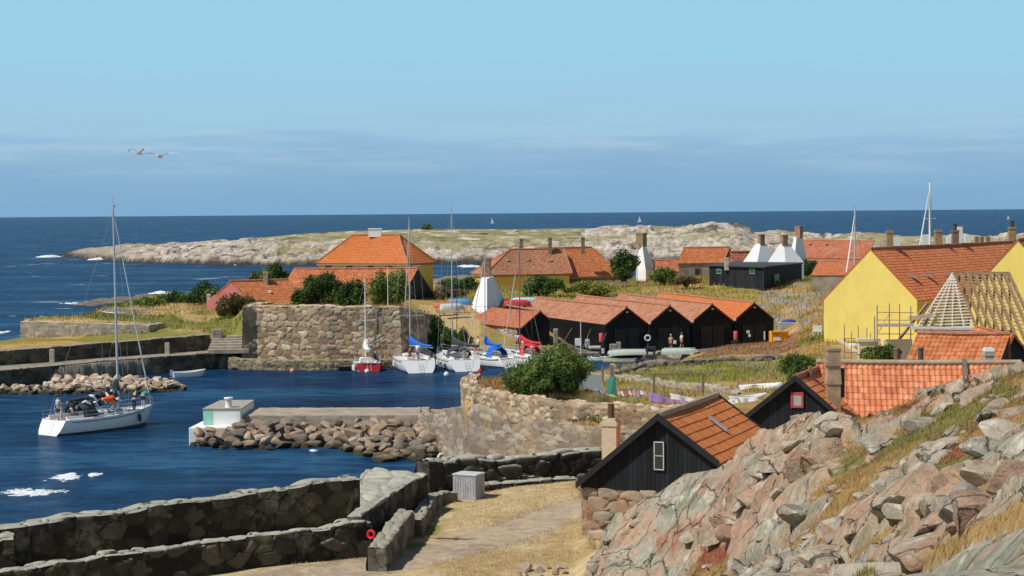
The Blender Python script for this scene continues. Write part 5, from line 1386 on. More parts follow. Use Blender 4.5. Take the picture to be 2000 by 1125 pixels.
def smoke(name, label, px_l, px_c, px_r, yb_l, yb_c, yb_r, tl, tr, yt, zb, chim=None, chm=None, D0=None, nf=False):
    """whitewashed smokehouse: square base given by its left, front and right corners in the picture, tapering to a small top"""
    Pc = at(px_c, yb_c, zb); 
    Pl = at(px_l, yb_l, zb); Pr = at(px_r, yb_r, zb)
    if D0:
        Pc = xz(px_c, D0, zb); Pl = xz(px_l, D0 + (1.0 if nf else 2.5), zb); Pr = xz(px_r, D0 + (1.0 if nf else 2.5), zb)
    Pb = Pl + Pr - Pc
    base = [Pl, Pc, Pr, Pb]; cen = (Pl + Pr) / 2
    zt = CH - (yt - hor(px_c)) * cen.y / F
    tcx = xz((tl + tr) / 2, cen.y, zt); k_ = (tr - tl) / max(1, (px_r - px_l))
    top = [Vector((tcx.x, cen.y, zt)) + Vector(((p.x - cen.x) * k_, (p.y - cen.y) * k_, 0)) for p in base]
    o = thing(name, (cen.x, cen.y, zb), label, 'smokehouse')
    n = 5; vs = []
    for j in range(n + 1):
        t = j / n
        for b, q in zip(base, top):
            v_ = Vector(b).lerp(q, t ** .97); v_.z = zb + (zt - zb) * t; vs.append(v_)
    for b in base: vs.append(Vector((b.x, b.y, zb - 2.5)))
    fs = [[j * 4 + i, j * 4 + (i + 1) % 4, j * 4 + 4 + (i + 1) % 4, j * 4 + 4 + i] for j in range(n) for i in range(4)]
    fs += [[(n + 1) * 4 + i, (n + 1) * 4 + (i + 1) % 4, (i + 1) % 4, i] for i in range(4)] + [[n * 4, n * 4 + 1, n * 4 + 2, n * 4 + 3]]
    MB().add(vs, fs).build('smoke_hood', WHT, o)
    if chim:
        cl, cr, cy = chim; wm = (cr - cl) * cen.y / F; zc = CH - (cy - hor(cl)) * cen.y / F; x = xz((cl + cr) / 2, cen.y, zc).x
        ang = math.atan2((Pr - Pc).y, (Pr - Pc).x); w2 = wm / (abs(math.cos(ang)) + abs(math.sin(ang)))
        MB().box((x, cen.y, (zc + zt) / 2 - .1), (w2, w2, zc - zt + .2), ang).box((x, cen.y, zc - .12), (w2 * 1.1, w2 * 1.1, .15), ang).build('chimney', chm or BRICK, o)
    return o
smoke('smokehouse', 'tall white smokehouse pyramid with a brick chimney, left of the boat sheds', 914, 951, 994, 616, 630, 602, 941, 964, 541, 3.2, (941, 960, 504), plain('smoke_brick', (.27, .15, .085), .9, .25, 3))
smoke('smokehouse', 'narrow white smokehouse with a broad yellow-brown chimney, beside the dark bush', 1243, 1262, 1282, 524, 536, 524, 1250, 1262, 479, 6.6, (1243, 1265, 455), BRICKY, D0=262)
smoke('smokehouse', 'left one of the twin white smokehouses rising behind the black shed', 1452, 1480, 1512, 517, 520, 517, 1477, 1499, 476, 8.0, (1482, 1495, 457), plain('smoke_brick_b', (.34, .20, .14), .9, .25, 3), D0=253, nf=True)
smoke('smokehouse', 'right one of the twin white smokehouses rising behind the black shed', 1500, 1535, 1571, 517, 520, 517, 1524, 1542, 476, 8.0, (1526, 1540, 458), plain('smoke_brick_b', (.34, .20, .14), .9, .25, 3), D0=251, nf=True)
smoke('smokehouse', 'white smokehouse farthest back with a tall red chimney, touching the long roof', 1541, 1552, 1578, 500, 505, 500, 1552, 1569, 463, 7.6, (1554, 1570, 442), plain('smoke_brick_c', (.40, .19, .13), .9, .25, 3), D0=262)

def hip(name, label, zr, ze, zb, ridge_px, corners_px, wallm, roofm, k=0, cat='house', lg=False, rg=False, dpt0=None, hin=None):
    "hip roof: ridge ends (px,py) at zr; eave corners (px,py) front-left, front-right, back-right at ze"
    Rl, Rr = at(*ridge_px[0], zr), at(*ridge_px[1], zr)
    FL, FR = at(*corners_px[0], ze), at(*corners_px[1], ze)
    mid = (Rl + Rr) / 2; mf = (FL + FR) / 2
    off = Vector((mid.x - mf.x, mid.y - mf.y, 0)); n = Vector((-(FR - FL).y, (FR - FL).x, 0)).normalized()
    dpt = abs(off.dot(n)) * 2
    if len(corners_px) > 2: dpt = (at(*corners_px[2], ze) - FR).length
    if dpt0: dpt = dpt0
    BR, BL = FR + n * dpt, FL + n * dpt
    ctr = (FL + BR) / 2; dirx = (FR - FL).normalized(); hl = (Rr - Rl).length / 2
    Rl2, Rr2 = ctr - dirx * hl, ctr + dirx * hl
    if hin: Rl2, Rr2 = (FL + BL) / 2 + dirx * hin, (FR + BR) / 2 - dirx * hin
    if lg: Rl2 = (FL + BL) / 2 - dirx * 3.2
    if rg: Rr2 = (FR + BR) / 2
    Rl2.z = Rr2.z = zr
    o = thing(name, (ctr.x, ctr.y, zb), label, cat)
    tile_slope('roof_slope', FL, FR, Rr2, Rl2, roofm, o, .27, .36, k=k); tile_slope('roof_slope', FR, BR, Rr2 + n * .02, Rr2, roofm, o, .27, .36, k=k + 1)
    tile_slope('roof_slope', BR, BL, Rl2, Rr2, roofm, o, .27, .36, k=k + 2); lg or tile_slope('roof_slope', BL, FL, Rl2, Rl2 + n * .02, roofm, o, .27, .36, k=k + 3)
    m_ = MB(); rr = roofm2ridge(roofm)
    up = Vector((0, 0, .05))
    for a, b in ((FL, Rl2), (FR, Rr2), (BR, Rr2), (BL, Rl2), (Rl2, Rr2)): m_.tube([a + up, b + up], .12, 6)
    m_.build('ridge_tiles', rr, o)
    s = .94; W_ = [ctr + (Vector((p.x, p.y, 0)) - Vector((ctr.x, ctr.y, 0))) * s for p in (FL, FR, BR, BL)]
    MB().prism([(p.x, p.y) for p in W_], zb, ze - .02).build('wall', wallm, o)
    e = [Vector((p.x, p.y, ze)) for p in (FL, FR, BR, BL)]; s2 = .985
    MB().prism([(ctr.x + (p.x - ctr.x) * s2, ctr.y + (p.y - ctr.y) * s2) for p in e], ze - .3, ze - .03).build('cornice', plain('eave_boards', (.30, .21, .15), .8), o)
    return o, dict(FL=FL, FR=FR, BR=BR, BL=BL, Rl=Rl2, Rr=Rr2, W=W_, ctr=ctr, n=n, dx=dirx)
hb, hbi = hip('hipped_house', 'yellow house with a steep orange hipped roof and a white chimney, left of centre', 12.1, 8.3, 2.5, ((697, 459), (778, 459)), ((616, 514), (797, 515)), YEL2, tile_mat('hip_tiles', [(0, (.48, .125, .03)), (1, (.62, .20, .055))], dirt=(.45, .25, .14), amt=.4), k=70, dpt0=8.1)
c = (hbi['Rl'] + hbi['Rr']) / 2 + hbi['dx'] * -.1
MB().box((c.x, c.y, 12.4), (1.75, 1.0, 1.1)).box((c.x, c.y, 12.97), (1.95, 1.15, .14)).build('chimney', WHT, hb)
for px_ in (642, 683, 724, 760):
    a_, b__ = hbi['W'][0], hbi['W'][1]; gd = (b__ - a_); gd.z = 0
    c = on_plane(px_, 522, a_, gd.normalized()); window(hb, c, gd, .9, .55, WOODD, mull=(1, 0))
# house in front with dark gable to the right
A = at(811, 524, 8.2); Bq = at(575, 525, 8.2)
gd = Vector((.66, -.75, 0)).normalized()
A = at(815, 524, 8.2)
eR = on_plane(849, 580, A, Vector((.55, .83, 0)).normalized()); eL = on_plane(741, 590, A, Vector((.55, .83, 0)).normalized())
gg = Vector((.45, .89, 0)).normalized()
eR = on_plane(850, 580, A, gg); eL = A - gg * (eR - A).xy.length; eL.z = eR.z
hl = house('tiled_house', 'long orange roof with a black gable, below the hipped house and behind the green bushes', A, Bq, eL, eR, 3.4, YEL2, TM_OR, gablem=board_mat('gable_boards', (.02, .018, .02), .25, axis=(.45, .89)), tile=(.26, .36), k=80, oh=.2, ohg=.1)
# pink house
A = at(450, 549, 7.6); Bq = at(562, 546, 7.6); gd = Vector((.80, -.6, 0)).normalized()
eL = on_plane(407, 590, A, gd); eR = A + gd * (eL - A).xy.length * 1.05; eR.z = eL.z
hp = house('pink_house', 'small pink house with an orange roof and brick chimney near the left shore', A, Bq, eL, eR, 3.8, PINK, TM_OR, tile=(.26, .36), k=90, oh=.15, ohg=.05)
stack(hp['o'], 519, 530, 552, (A.y + Bq.y) / 2, 9, plain('patched_brick', (.36, .25, .17), .9))
c, n = on_slope(hp, 527, 571); MB().box(c + n * .12, (.3, .3, .3)).build('roof_vent', FRW, hp['o'])
c = atD(408, 580, 208)
pa = thing('pink_annex', (c.x, c.y, 4), 'low pink annex with a pale chimney at the left end of the pink house', 'annex')
x0, x1 = xz(402, 206, 5).x, xz(432, 206, 5).x
MB().add([(x0, 206, 3.8), (x1, 205, 3.8), (x1, 205, 5.6), ((x0 + x1) / 2, 205.5, 6.1), (x0, 206, 5.2), (x0 + 1, 210, 3.8), (x1 + 1, 209, 3.8), (x1 + 1, 209, 5.6), ((x0 + x1) / 2 + 1, 209.5, 6.1), (x0 + 1, 210, 5.2)],
         [[0, 1, 2, 3, 4], [9, 8, 7, 6, 5], [0, 4, 9, 5], [4, 3, 8, 9], [3, 2, 7, 8], [2, 1, 6, 7]]).build('wall', PINK, pa)
stack(pa, 407, 574, 590, 207, 7, plain('pale_chimney', (.55, .45, .36), .9))
window(pa, (x0 + .9, 205.7, 5.0), (x1 - x0, -1, 0), .4, .4, WOODD, mull=(0, 0))
# long middle house
hm, hmi = hip('long_house', 'long yellow house with a weathered red hipped roof and three thin chimneys', 9.7, 6.2, 3.5, ((1010, 486), (1172, 483)), ((946, 537), (1118, 534)), YEL2, TM_LICH, k=100, rg=True, dpt0=8, hin=5.0)
hm2, hmi2 = hip('long_house', 'right half of the long house row, with a brighter orange hipped roof', 9.8, 5.65, 3.5, ((1100, 485), (1178, 482)), ((1110, 541), (1224, 538)), plain('brown_wall', (.16, .11, .08), .9), TM_OR, k=105, lg=True, dpt0=8.5, hin=3.6)
bpy.data.objects.remove
for px_, yt in ((1020, 466), (1076, 464), (1140, 463)):
    stack(hm, px_, yt, 490, hmi['Rl'].y + 1, 7, plain('brown_brick', (.20, .14, .10), .9, .3, 3))
for px_, py_ in ((991, 509), (1030, 508), (1074, 509), (1183, 508)):
    d = ray(px_, py_); FLn = (hmi['FR'] - hmi['FL']).cross(hmi['Rl'] - hmi['FL']).normalized(); t_ = ((hmi['FL'] - Vector((0, 0, CH))).dot(FLn)) / d.dot(FLn)
    c = Vector((0, 0, CH)) + d * t_; MB().box(c + Vector((0, -.1, .1)), (.5, .3, .35), .1).build('roof_vent', plain('grey_vent', (.45, .43, .38), .7), hm)
# orange roof with dark gable
A = at(1424, 483, 9.4); Bq = at(1337, 484, 9.4); gg = Vector((.35, .94, 0)).normalized()
eR = on_plane(1436, 517, A, gg); eL = A - gg * max(2.5, (eR - A).xy.length); eL.z = 7.2
eL = on_plane(1420, 521, A, gg) if False else eL
ho = house('stone_house', 'small stone house with an orange roof, left of the black shed', A, Bq, eL, A + gg * 3 + Vector((0, 0, -2.2)), 4.4, plain('house_stone', (.30, .24, .18), .9, .4, .8, bmp=.6), TM_OR, gablem=plain('dark_gable', (.06, .035, .03), .8), tile=(.26, .36), k=110, oh=.2)
c = ho['eL']; gd = (Bq - A); gd.z = 0
window(ho['o'], on_plane(1362, 531, Vector((c.x, c.y, 0)), gd.normalized()) , -gd, .8, 1.0, WOODD, mull=(0, 0))
A = at(1430, 483, 8.9) + Vector((0, 0, 0)); A = xz(1429, 258, 9.3); Bq = xz(1500, 262, 9.3)
house('tiled_house', 'orange roof peeping out between the stone house and the white smokehouses', A, Bq, A + Vector((-.3, 3, -2.6)), A + Vector((.3, -3, -2.6)), 5, BRICK, TM_RED, tile=(.26, .36), k=115, oh=.1)
A = xz(1281, 262, 8.1); Bq = xz(1322, 262, 8.2)
house('tiled_house', 'small orange roof just right of the narrow smokehouse', A, Bq, A + Vector((0, 2.6, -1.6)), A + Vector((0, -2.2, -1.5)), 5, BRICK, TM_RED, tile=(.26, .36), k=118, oh=.1)
# long roof right of smokehouses
A = at(1567, 469, 10.2); Bq = at(1706, 471, 10.2)
hr = house('long_house', 'long low red-roofed house behind the small roof and the yellow gable', A, Bq, A + Vector((0, 3.2, -2.7)), at(1553, 502, 7.6), 5, BRICK, TM_MID, tile=(.26, .36), k=120, oh=.1)
for px_ in (1584, 1616): 
    c, n = on_slope(hr, px_, 479); MB().box(c + n * .08, (.35, .35, .2)).build('roof_vent', DOORM, hr['o'])
A = at(1601, 510, 8.4); Bq = at(1668, 510, 8.4)
eR = at(1586, 537, 7.0); 
hs = house('stone_house', 'small stone outhouse with a bright orange roof, left of the big yellow gable', A, Bq, A + Vector((0, 2.4, -1.5)), eR, 4.4, stone_like := plain('house_stone', (.30, .24, .18), .9, .4, .8, bmp=.6), TM_OR, tile=(.26, .36), k=124, oh=.1)
MB().box((xz(1637, eR.y - .05, 5.5).x, eR.y - .05, 5.6), (1.0, .12, 1.9)).build('door', DOORM, hs['o'])
# low black shed with flat roof
sh = thing('black_shed', (at(1450, 555, 5.6).x, 236, 5.4), 'long low black shed with two small green windows, in front of the twin smokehouses', 'shed')
q1, q2, q3, q4 = at(1385, 519, 7.9), at(1492, 522, 7.9), at(1566, 515, 7.9), at(1452, 511, 7.9)
SB = board_mat('black_shed_boards', (.016, .017, .022), .25, axis=(.95, .1))
MB().prism([(q.x, q.y) for q in (q1, q2, q3, q4)], 4.6, 7.85).build('wall', SB, sh)
cq = (q1 + q3) / 2
MB().prism([(cq.x + (q.x - cq.x) * 1.03, cq.y + (q.y - cq.y) * 1.05) for q in (q1, q2, q3, q4)], 7.85, 8.02).build('roof', plain('roof_felt', (.05, .055, .065), .8, .2, 2), sh)
for px_ in (1405, 1470):
    gd = q2 - q1; gd.z = 0; c = on_plane(px_, 530, q1, gd.normalized()); window(sh, c, gd, .85, .55, FRG, mull=(1, 0), ft=.1)
stack(sh, 1420, 503, 520, 238, 8, plain('pale_chimney', (.55, .45, .36), .9))

# ================================================================= vegetation
LF_DK = leaf_mat('leaf_dark', [(0, (.022, .050, .012)), (.5, (.055, .11, .025)), (.85, (.12, .20, .045)), (1, (.22, .31, .08))])
LF_MD = leaf_mat('leaf_mid', [(0, (.045, .08, .018)), (.5, (.13, .19, .04)), (1, (.32, .38, .10))])
LF_YL = leaf_mat('leaf_yellow', [(0, (.12, .15, .02)), (.5, (.24, .26, .04)), (1, (.42, .38, .07))])
LF_BR = leaf_mat('leaf_brown', [(0, (.06, .05, .02)), (.5, (.13, .11, .04)), (1, (.22, .16, .08))])
BARK = plain('bark', (.12, .09, .06), .9, .3, 6)
def veg(name, label, cat, px, D, w, ytop, ybase, n, size, mat, seed, nb=7, group=None, depth=.7, skew=0):
    "bush or tree given by its picture width, top row and the row where it meets the ground"
    W_ = w * D / F; x = (px - 1000) / F * D; H_ = (ybase - ytop) * D / F; zb = CH - (ybase - hor(px)) * D / F
    g = np.random.default_rng(seed); bl = []
    for i in range(nb):
        a = (i + .5) / nb * 2 - 1; q = math.sqrt(max(0, 1 - a * a)); top = H_ * (.55 + .45 * q) * g.uniform(.72, 1.04) * (1 + skew * a)
        rz = top * g.uniform(.24, .42); rx = W_ * g.uniform(.12, .22)
        bl.append((a * W_ * .38, g.uniform(-.3, .3) * W_ * depth, top - rz, rx, rx * g.uniform(.8, 1.2), rz))
    for i in range(max(2, nb // 2)):
        bl.append((g.uniform(-.36, .36) * W_, g.uniform(-.35, .25) * W_ * depth, H_ * g.uniform(.22, .4), W_ * g.uniform(.14, .2), W_ * .18, H_ * g.uniform(.22, .3)))
    return bush(name, label, cat, (x, D, zb), bl, n, size, mat, seed, BARK, group)
veg('bush', 'big leafy elder bush on top of the round bastion, in front of the moored boats', 'bush', 1068, 105.5, 172, 682, 773, 30000, .07, LF_MD, 1, nb=13, skew=.42)
veg('bush', 'flowering green bush at the right foot of the big bush on the bastion', 'bush', 1088, 103.8, 80, 722, 776, 9000, .07, LF_DK, 2, nb=5)
G_ = 'green bushes on the left shore'
veg('bush', 'darkest round bush beside the pink house gable on the left shore', 'bush', 400, 218, 84, 549, 606, 4200, .17, LF_DK, 3, group=G_)
veg('bush', 'mid-green bush on the left shore, left of the darkest one', 'bush', 345, 222, 90, 566, 612, 3600, .17, LF_DK, 4, group=G_)
veg('bush', 'low green bush on the left shore with the reef foam above it', 'bush', 286, 218, 80, 578, 618, 3000, .16, LF_MD, 5, group=G_)
veg('bush', 'yellowish low shrub at the seaward end of the green bushes', 'bush', 222, 213, 78, 592, 624, 2600, .15, LF_YL, 6, group=G_)
veg('bush', 'bright yellow-green shrub in the grass before the dark shore bushes', 'bush', 330, 208, 120, 603, 630, 2600, .14, LF_YL, 7, group=G_)
veg('bush', 'yellow-green shrub by the left corner of the fort wall', 'bush', 440, 198, 60, 612, 640, 1800, .14, LF_YL, 8, group=G_)
veg('bush', 'dark reddish bush in front of the pink house', 'bush', 462, 199, 84, 572, 626, 5000, .13, LF_BR, 9)
veg('bush', 'dark green bush spreading over the lower roof of the pink house', 'bush', 500, 201, 70, 580, 612, 2500, .13, LF_DK, 91)
veg('tree', 'dark tree behind the pink house, its crown against the sea', 'tree', 540, 236, 72, 513, 575, 4200, .17, LF_DK, 10)
veg('tree', 'brownish low tree left of the dark tree behind the pink house', 'tree', 506, 240, 50, 528, 565, 1800, .17, LF_BR, 92)
veg('bush', 'large dark green bush on the fort, in front of the long orange roof', 'bush', 628, 194, 112, 533, 606, 11000, .13, LF_DK, 11)
veg('bush', 'smaller dark green bush on the fort, joined to the right of the large one', 'bush', 684, 192, 66, 542, 606, 6000, .13, LF_DK, 12)
veg('tree', 'leafy tree on the fort beside the thin white pole', 'tree', 762, 191, 84, 521, 606, 9500, .13, LF_MD, 13)
veg('bush', 'dark bush hanging over the right end of the fort wall', 'bush', 826, 187, 74, 602, 668, 6500, .12, LF_DK, 14)
veg('bush', 'shaded dark bush on the bank behind the yacht with the blue sail', 'bush', 866, 186, 66, 636, 692, 5500, .12, LF_DK, 15)
veg('bush', 'olive-green bush on the bank in front of the tall mast', 'bush', 900, 188, 44, 640, 682, 2500, .12, LF_MD, 16)
veg('hedge', 'dark hedge between the hipped house and the tall smokehouse', 'hedge', 900, 252, 86, 536, 572, 3500, .17, LF_DK, 17)
veg('hedge', 'olive hedge on the slope above the upturned boats', 'hedge', 880, 232, 70, 556, 584, 2200, .17, LF_BR, 18)
veg('hedge', 'dark shrubs hiding the yellow wall of the long house', 'hedge', 1062, 232, 90, 536, 578, 4500, .16, LF_DK, 19)
veg('hedge', 'yellow-green shrubs right of the dark ones below the long house', 'hedge', 1150, 232, 120, 545, 580, 3600, .16, LF_YL, 20)
veg('tree', 'dark tree between the long orange roof and the narrow smokehouse', 'tree', 1221, 258, 54, 482, 548, 4500, .18, LF_DK, 21)
veg('bush', 'small dark bush at the low end of the long orange roof', 'bush', 1216, 246, 36, 522, 545, 1200, .16, LF_DK, 22)
veg('hedge', 'dark hedge under the long low red roof at the back', 'hedge', 1585, 262, 50, 503, 540, 2600, .18, LF_DK, 23)
veg('bush', 'green slope bush beside the stone house', 'bush', 1295, 244, 56, 519, 552, 2200, .16, LF_MD, 24)
veg('bush', 'pale flowering bush in front of the small stone house', 'bush', 1340, 238, 60, 536, 556, 1600, .15, LF_BR, 25)
veg('bush', 'fresh green bush behind the brick chimney, at the end of the dark basin wall', 'bush', 1565, 131, 96, 682, 750, 8500, .10, LF_MD, 26)
veg('bush', 'greyish shrub between the orange container and the yellow house', 'bush', 1598, 168, 44, 655, 690, 1800, .13, LF_BR, 27)
veg('bush', 'green climber over the cream boards near the scaffold', 'bush', 1722, 106, 84, 668, 712, 4500, .09, LF_MD, 28)
veg('bush', 'small lone shrub on the crest of the far islet', 'bush', 834, 648, 24, 438, 451, 900, .35, LF_DK, 29)
veg('bush', 'bushy weeds at the corner of the first black boat shed', 'bush', 1098, 184, 30, 668, 692, 900, .11, LF_YL, 30)
veg('bush', 'tuft of weeds under the red drum on the fourth shed', 'bush', 1436, 191, 18, 664, 675, 350, .10, LF_DK, 31)

m, t, p = newmat('grass_blades')
L(t, attr(t, 'gcol', 'Color'), p.inputs['Base Color']); p.inputs['Roughness'].default_value = .8; p.inputs['Specular IOR Level'].default_value = .15
M_BLADE = m
def grass(name, n, u0, u1, D0, D1, h, w, seed, zmin=.4, hf=ground_h, cf=ground_col, keep=None, tint=(1, 1, 1), lean=.4, zmax=99):
    g = np.random.default_rng(seed)
    u = g.uniform(u0, u1, n); D = np.sqrt(g.uniform(D0 ** 2, D1 ** 2, n)); X = (u - 1000) / F * D
    Z = hf(X, D); ok = (Z > zmin) & (Z < zmax)
    if keep is not None: ok &= keep(X, D, u, Z)
    ok &= (fbm(X * .6, D * .6, 3, seed) + .25 * g.random(n)) > .5
    X, D, Z = X[ok], D[ok], Z[ok]
    C = cf(X, D, Z) * (g.uniform(.7, 1.25, len(X))[:, None]) * np.array(tint)
    V, Fq = blades(np.stack([X, D, Z], -1), h, w, seed, lean)
    o = mesh_np(name, V, Fq, M_BLADE, None, colattr=np.clip(np.repeat(C, 3, 0), 0, .9), smooth=False)
    return tag(o, kind='stuff')
notpath = lambda X, D, u, Z: (poly_dist(X, D, PATH) > 1.1) & (Z < 3.5) & ((u > 880) | (D < 64))
grass('dry_grass', 60000, 560, 1180, 56, 80, .07, .012, 1, keep=notpath)
grass('dry_grass', 9000, 0, 720, 57, 72, .12, .015, 2, zmin=3.5)
grass('dry_grass', 26000, 935, 1340, 97, 118, .22, .022, 3, zmin=3.0)
grass('dry_grass', 6000, 930, 1180, 84, 97, .14, .02, 35, zmin=.8)
grass('hill_grass', 42000, 850, 1620, 203, 292, .38, .05, 4, zmin=1.5)
grass('shore_grass', 16000, 40, 480, 186, 245, .32, .045, 5, zmin=2)
grass('yard_grass', 18000, 1150, 1620, 119, 160, .28, .03, 6, zmin=1.2)
grass('mound_grass', 6000, 1335, 1560, 163, 190, .2, .035, 7, zmin=1.0)
grass('fort_grass', 5000, 475, 800, 185, 200, .28, .04, 8, zmin=4)
grass('yellow_house_grass', 6000, 1560, 1720, 160, 206, .35, .04, 9, zmin=2)
og = lambda X, D, u, Z: rock_height(X, D)[1] > .5
def oc2(X, Y, Z):
    return out_c(X, Y, Z) * 1.15
grass('outcrop_grass', 120000, 1150, 2060, 22, 56, .085, .010, 10, hf=lambda X, Y: rock_height(X, Y)[0], cf=oc2, keep=og, lean=.7)
# fringe of weeds hanging on the berm between the two bastion walls
def veg_fringe():
    g = np.random.default_rng(77); n = 9000
    px = g.uniform(925, 1190, n); t = g.random(n)
    D = np.interp(px, [905, 1000, 1100, 1180, 1330], [109.6, 104.6, 99.6, 97.2, 96.8]) + t * 2.4
    X = (px - 1000) / F * D; Z = ground_h(X, D)
    C = lerp3(np.array([[.14, .135, .045]]) * np.ones((n, 1)), np.array([[.36, .27, .12]]) * np.ones((n, 1)), sstep(.3, .7, fbm(X, D, 3, 2))) * g.uniform(.6, 1.3, n)[:, None]
    V, Fq = blades(np.stack([X, D, Z], -1), .5, .035, 77, .5)
    tag(mesh_np('berm_weeds', V, Fq, M_BLADE, None, colattr=np.repeat(C, 3, 0), smooth=False), kind='stuff')
veg_fringe()

# ================================================================= people
SKIN = plain('skin', (.56, .31, .21), .6, .08, 8)
HAIRM = {}
def hair_m(c):
    k = 'hair_%d' % int(c[0] * 100)
    return plain(k, c, .7)
def cloth(name, c): return plain('cloth_' + name, c, .85, .12, 6)
def skin_obj(name, V, E, Rr, mat, parent, roots, sub=1):
    me = bpy.data.meshes.new(name); me.from_pydata([tuple(v) for v in V], E, []); me.update()
    o = bpy.data.objects.new(name, me); COL.objects.link(o); me.materials.append(mat)
    m_ = o.modifiers.new('skin', 'SKIN'); m_.use_smooth_shade = True
    if not me.skin_vertices:
        me.attributes  # the layer is created by the modifier below when missing
        with bpy.context.temp_override(object=o, active_object=o):
            try: bpy.ops.mesh.customdata_skin_add()
            except Exception: pass
    sv = me.skin_vertices[0].data
    for i, r in enumerate(Rr):
        sv[i].radius = (r, r) if isinstance(r, (int, float)) else r; sv[i].use_root = i in roots
    s_ = o.modifiers.new('subsurf', 'SUBSURF'); s_.levels = sub; s_.render_levels = sub
    if parent: o.parent = parent
    return o
def person(label, loc, facing, top=(.7, .7, .7), legs=(.08, .08, .12), hair=(.12, .07, .04), lean=0.0, arms=((-10, 15), (-10, 15)), step=.12, sit=False, bare=False, h=1.76, group=None, longp=False, squat=0.0):
    """facing = direction (deg) the person looks, lean = forward bend of the trunk in degrees; arms = (swing forward, elbow bend) each side"""
    o = empty('person', loc, label, 'person', group, R(facing))
    k = h / 1.76; J = {}
    hip = .92 if not sit else .48
    hip -= squat
    la = R(lean); fw = lambda d, z: Vector((d * math.sin(la) if False else 0, 0, 0))
    def tr(d, y=0.0, f=0.0):
        "point d metres up the trunk from the hip, y to the left, f forward"
        return Vector((math.sin(la) * d + math.cos(la) * f, y, hip + math.cos(la) * d - math.sin(la) * f))
    J['pel'] = Vector((0, 0, hip)); J['waist'] = tr(.17); J['chest'] = tr(.36); J['neck'] = tr(.53); J['nk2'] = tr(.60, 0, .01); J['head'] = tr(.69, 0, .03); J['crown'] = tr(.80, 0, .02)
    J['nose'] = tr(.685, 0, .115)
    V = [J['pel'], J['waist'], J['chest'], J['neck'], J['nk2'], J['head'], J['crown'], J['nose']]
    Rr = [(.14, .115), (.125, .10), (.155, .115), (.06, .06), (.052, .055), (.078, .095), (.06, .07), .016]
    E = [(0, 1), (1, 2), (2, 3), (3, 4), (4, 5), (5, 6), (5, 7)]
    roots = {0}; hands = []
    armp = {}
    for s, (sw, el) in ((1, arms[0]), (-1, arms[1])):
        sh = tr(.48, .19 * s); a = la * .3 + R(sw); b = a + R(el)
        elb = sh + Vector((math.sin(a) * .29, .05 * s, -math.cos(a) * .29)); wr = elb + Vector((math.sin(b) * .25, 0, -math.cos(b) * .25)); dr = (wr - elb).normalized()
        hd = wr + dr * .07; i = len(V); V += [sh, elb, wr, hd]; Rr += [.062, .043, .028, (.022, .036)]; E += [(2, i), (i, i + 1), (i + 1, i + 2), (i + 2, i + 3)]
        armp[s] = (sh, elb, wr)
        for q, (yy, ln) in enumerate(((-.030, .075), (-.010, .085), (.010, .08), (.028, .065))):
            j = len(V); st = hd + Vector((0, yy, 0)); V += [st, st + dr * ln * .55, st + dr * ln + Vector((.012, 0, 0))]; Rr += [.009, .009, .007]; E += [(j, j + 1), (j + 1, j + 2)]; roots.add(j)
        j = len(V); st = wr + dr * .03 + Vector((.02, 0, 0)); V += [st, st + dr * .03 + Vector((.03, 0, 0)), st + dr * .06 + Vector((.04, 0, 0))]; Rr += [.011, .010, .008]; E += [(j, j + 1), (j + 1, j + 2)]; roots.add(j)
    legp = {}
    for s in (1, -1):
        hp = Vector((0, .09 * s, hip - .05)); st = step * s
        if sit: kn = Vector((.42, .11 * s, hip + .02)); an = Vector((.40, .11 * s, .08))
        else: kn = Vector((st * .6 + .05 + squat * .7, .10 * s, hip * .53)); an = Vector((st, .10 * s, .085))
        i = len(V); V += [hp, kn, an, an + Vector((.15, 0, -.045))]; Rr += [.088, .056, .038, (.035, .04)]; E += [(0, i), (i, i + 1), (i + 1, i + 2), (i + 2, i + 3)]
        legp[s] = (hp, kn, an)
    V = [v * k for v in V]; Rr = [tuple(q * k for q in r) if isinstance(r, tuple) else r * k for r in Rr]
    skin_obj('body', V, E, Rr, SKIN, o, roots)
    # hair cap
    hc = (J['head'] * .35 + J['crown'] * .65) * k
    MB().ball(hc - Vector((.02, 0, -.02)) * k, .098 * k, 12, 8, (1.0, .88, .82)).build('hair', hair_m(hair), o, smooth=True)
    for s in (1, -1): 
        pass
    mb = MB()
    for s in (1, -1): mb.ball((tr(.70, .032 * s, .108)) * k, .010 * k, 6, 4)
    mb.build('eyes', plain('eye_dark', (.03, .02, .02), .4), o)
    c1 = [J['pel'] + Vector((0, 0, .06)), J['waist'], J['chest'], tr(.50)]; cr = [(.155, .13), (.145, .12), (.175, .135), (.085, .08)]
    if not bare:
        CV = list(c1); CE = [(0, 1), (1, 2), (2, 3)]
        for s in (1, -1):
            sh, elb, wr = armp[s]; i = len(CV); CV += [sh, sh.lerp(elb, .75)]; cr += [.078, .062]; CE += [(2, i), (i, i + 1)]
        skin_obj('shirt', [v * k for v in CV], CE, [tuple(q * k for q in r) if isinstance(r, tuple) else r * k for r in cr], cloth('%02d%02d%02d' % tuple(int(q * 99) for q in top), top), o, {0})
    LV = [J['pel'] + Vector((0, 0, .02)), J['pel'] + Vector((0, 0, -.02))]; LR = [(.155, .13), (.15, .13)]; LE = [(0, 1)]
    for s in (1, -1):
        hp, kn, an = legp[s]; i = len(LV); e_ = hp.lerp(kn, .85) if not longp else kn; LV += [hp, e_]; LR += [.105, .08]; LE += [(1, i), (i, i + 1)]
        if longp: LV += [kn.lerp(an, .92)]; LR += [.058]; LE += [(i + 1, i + 2)]
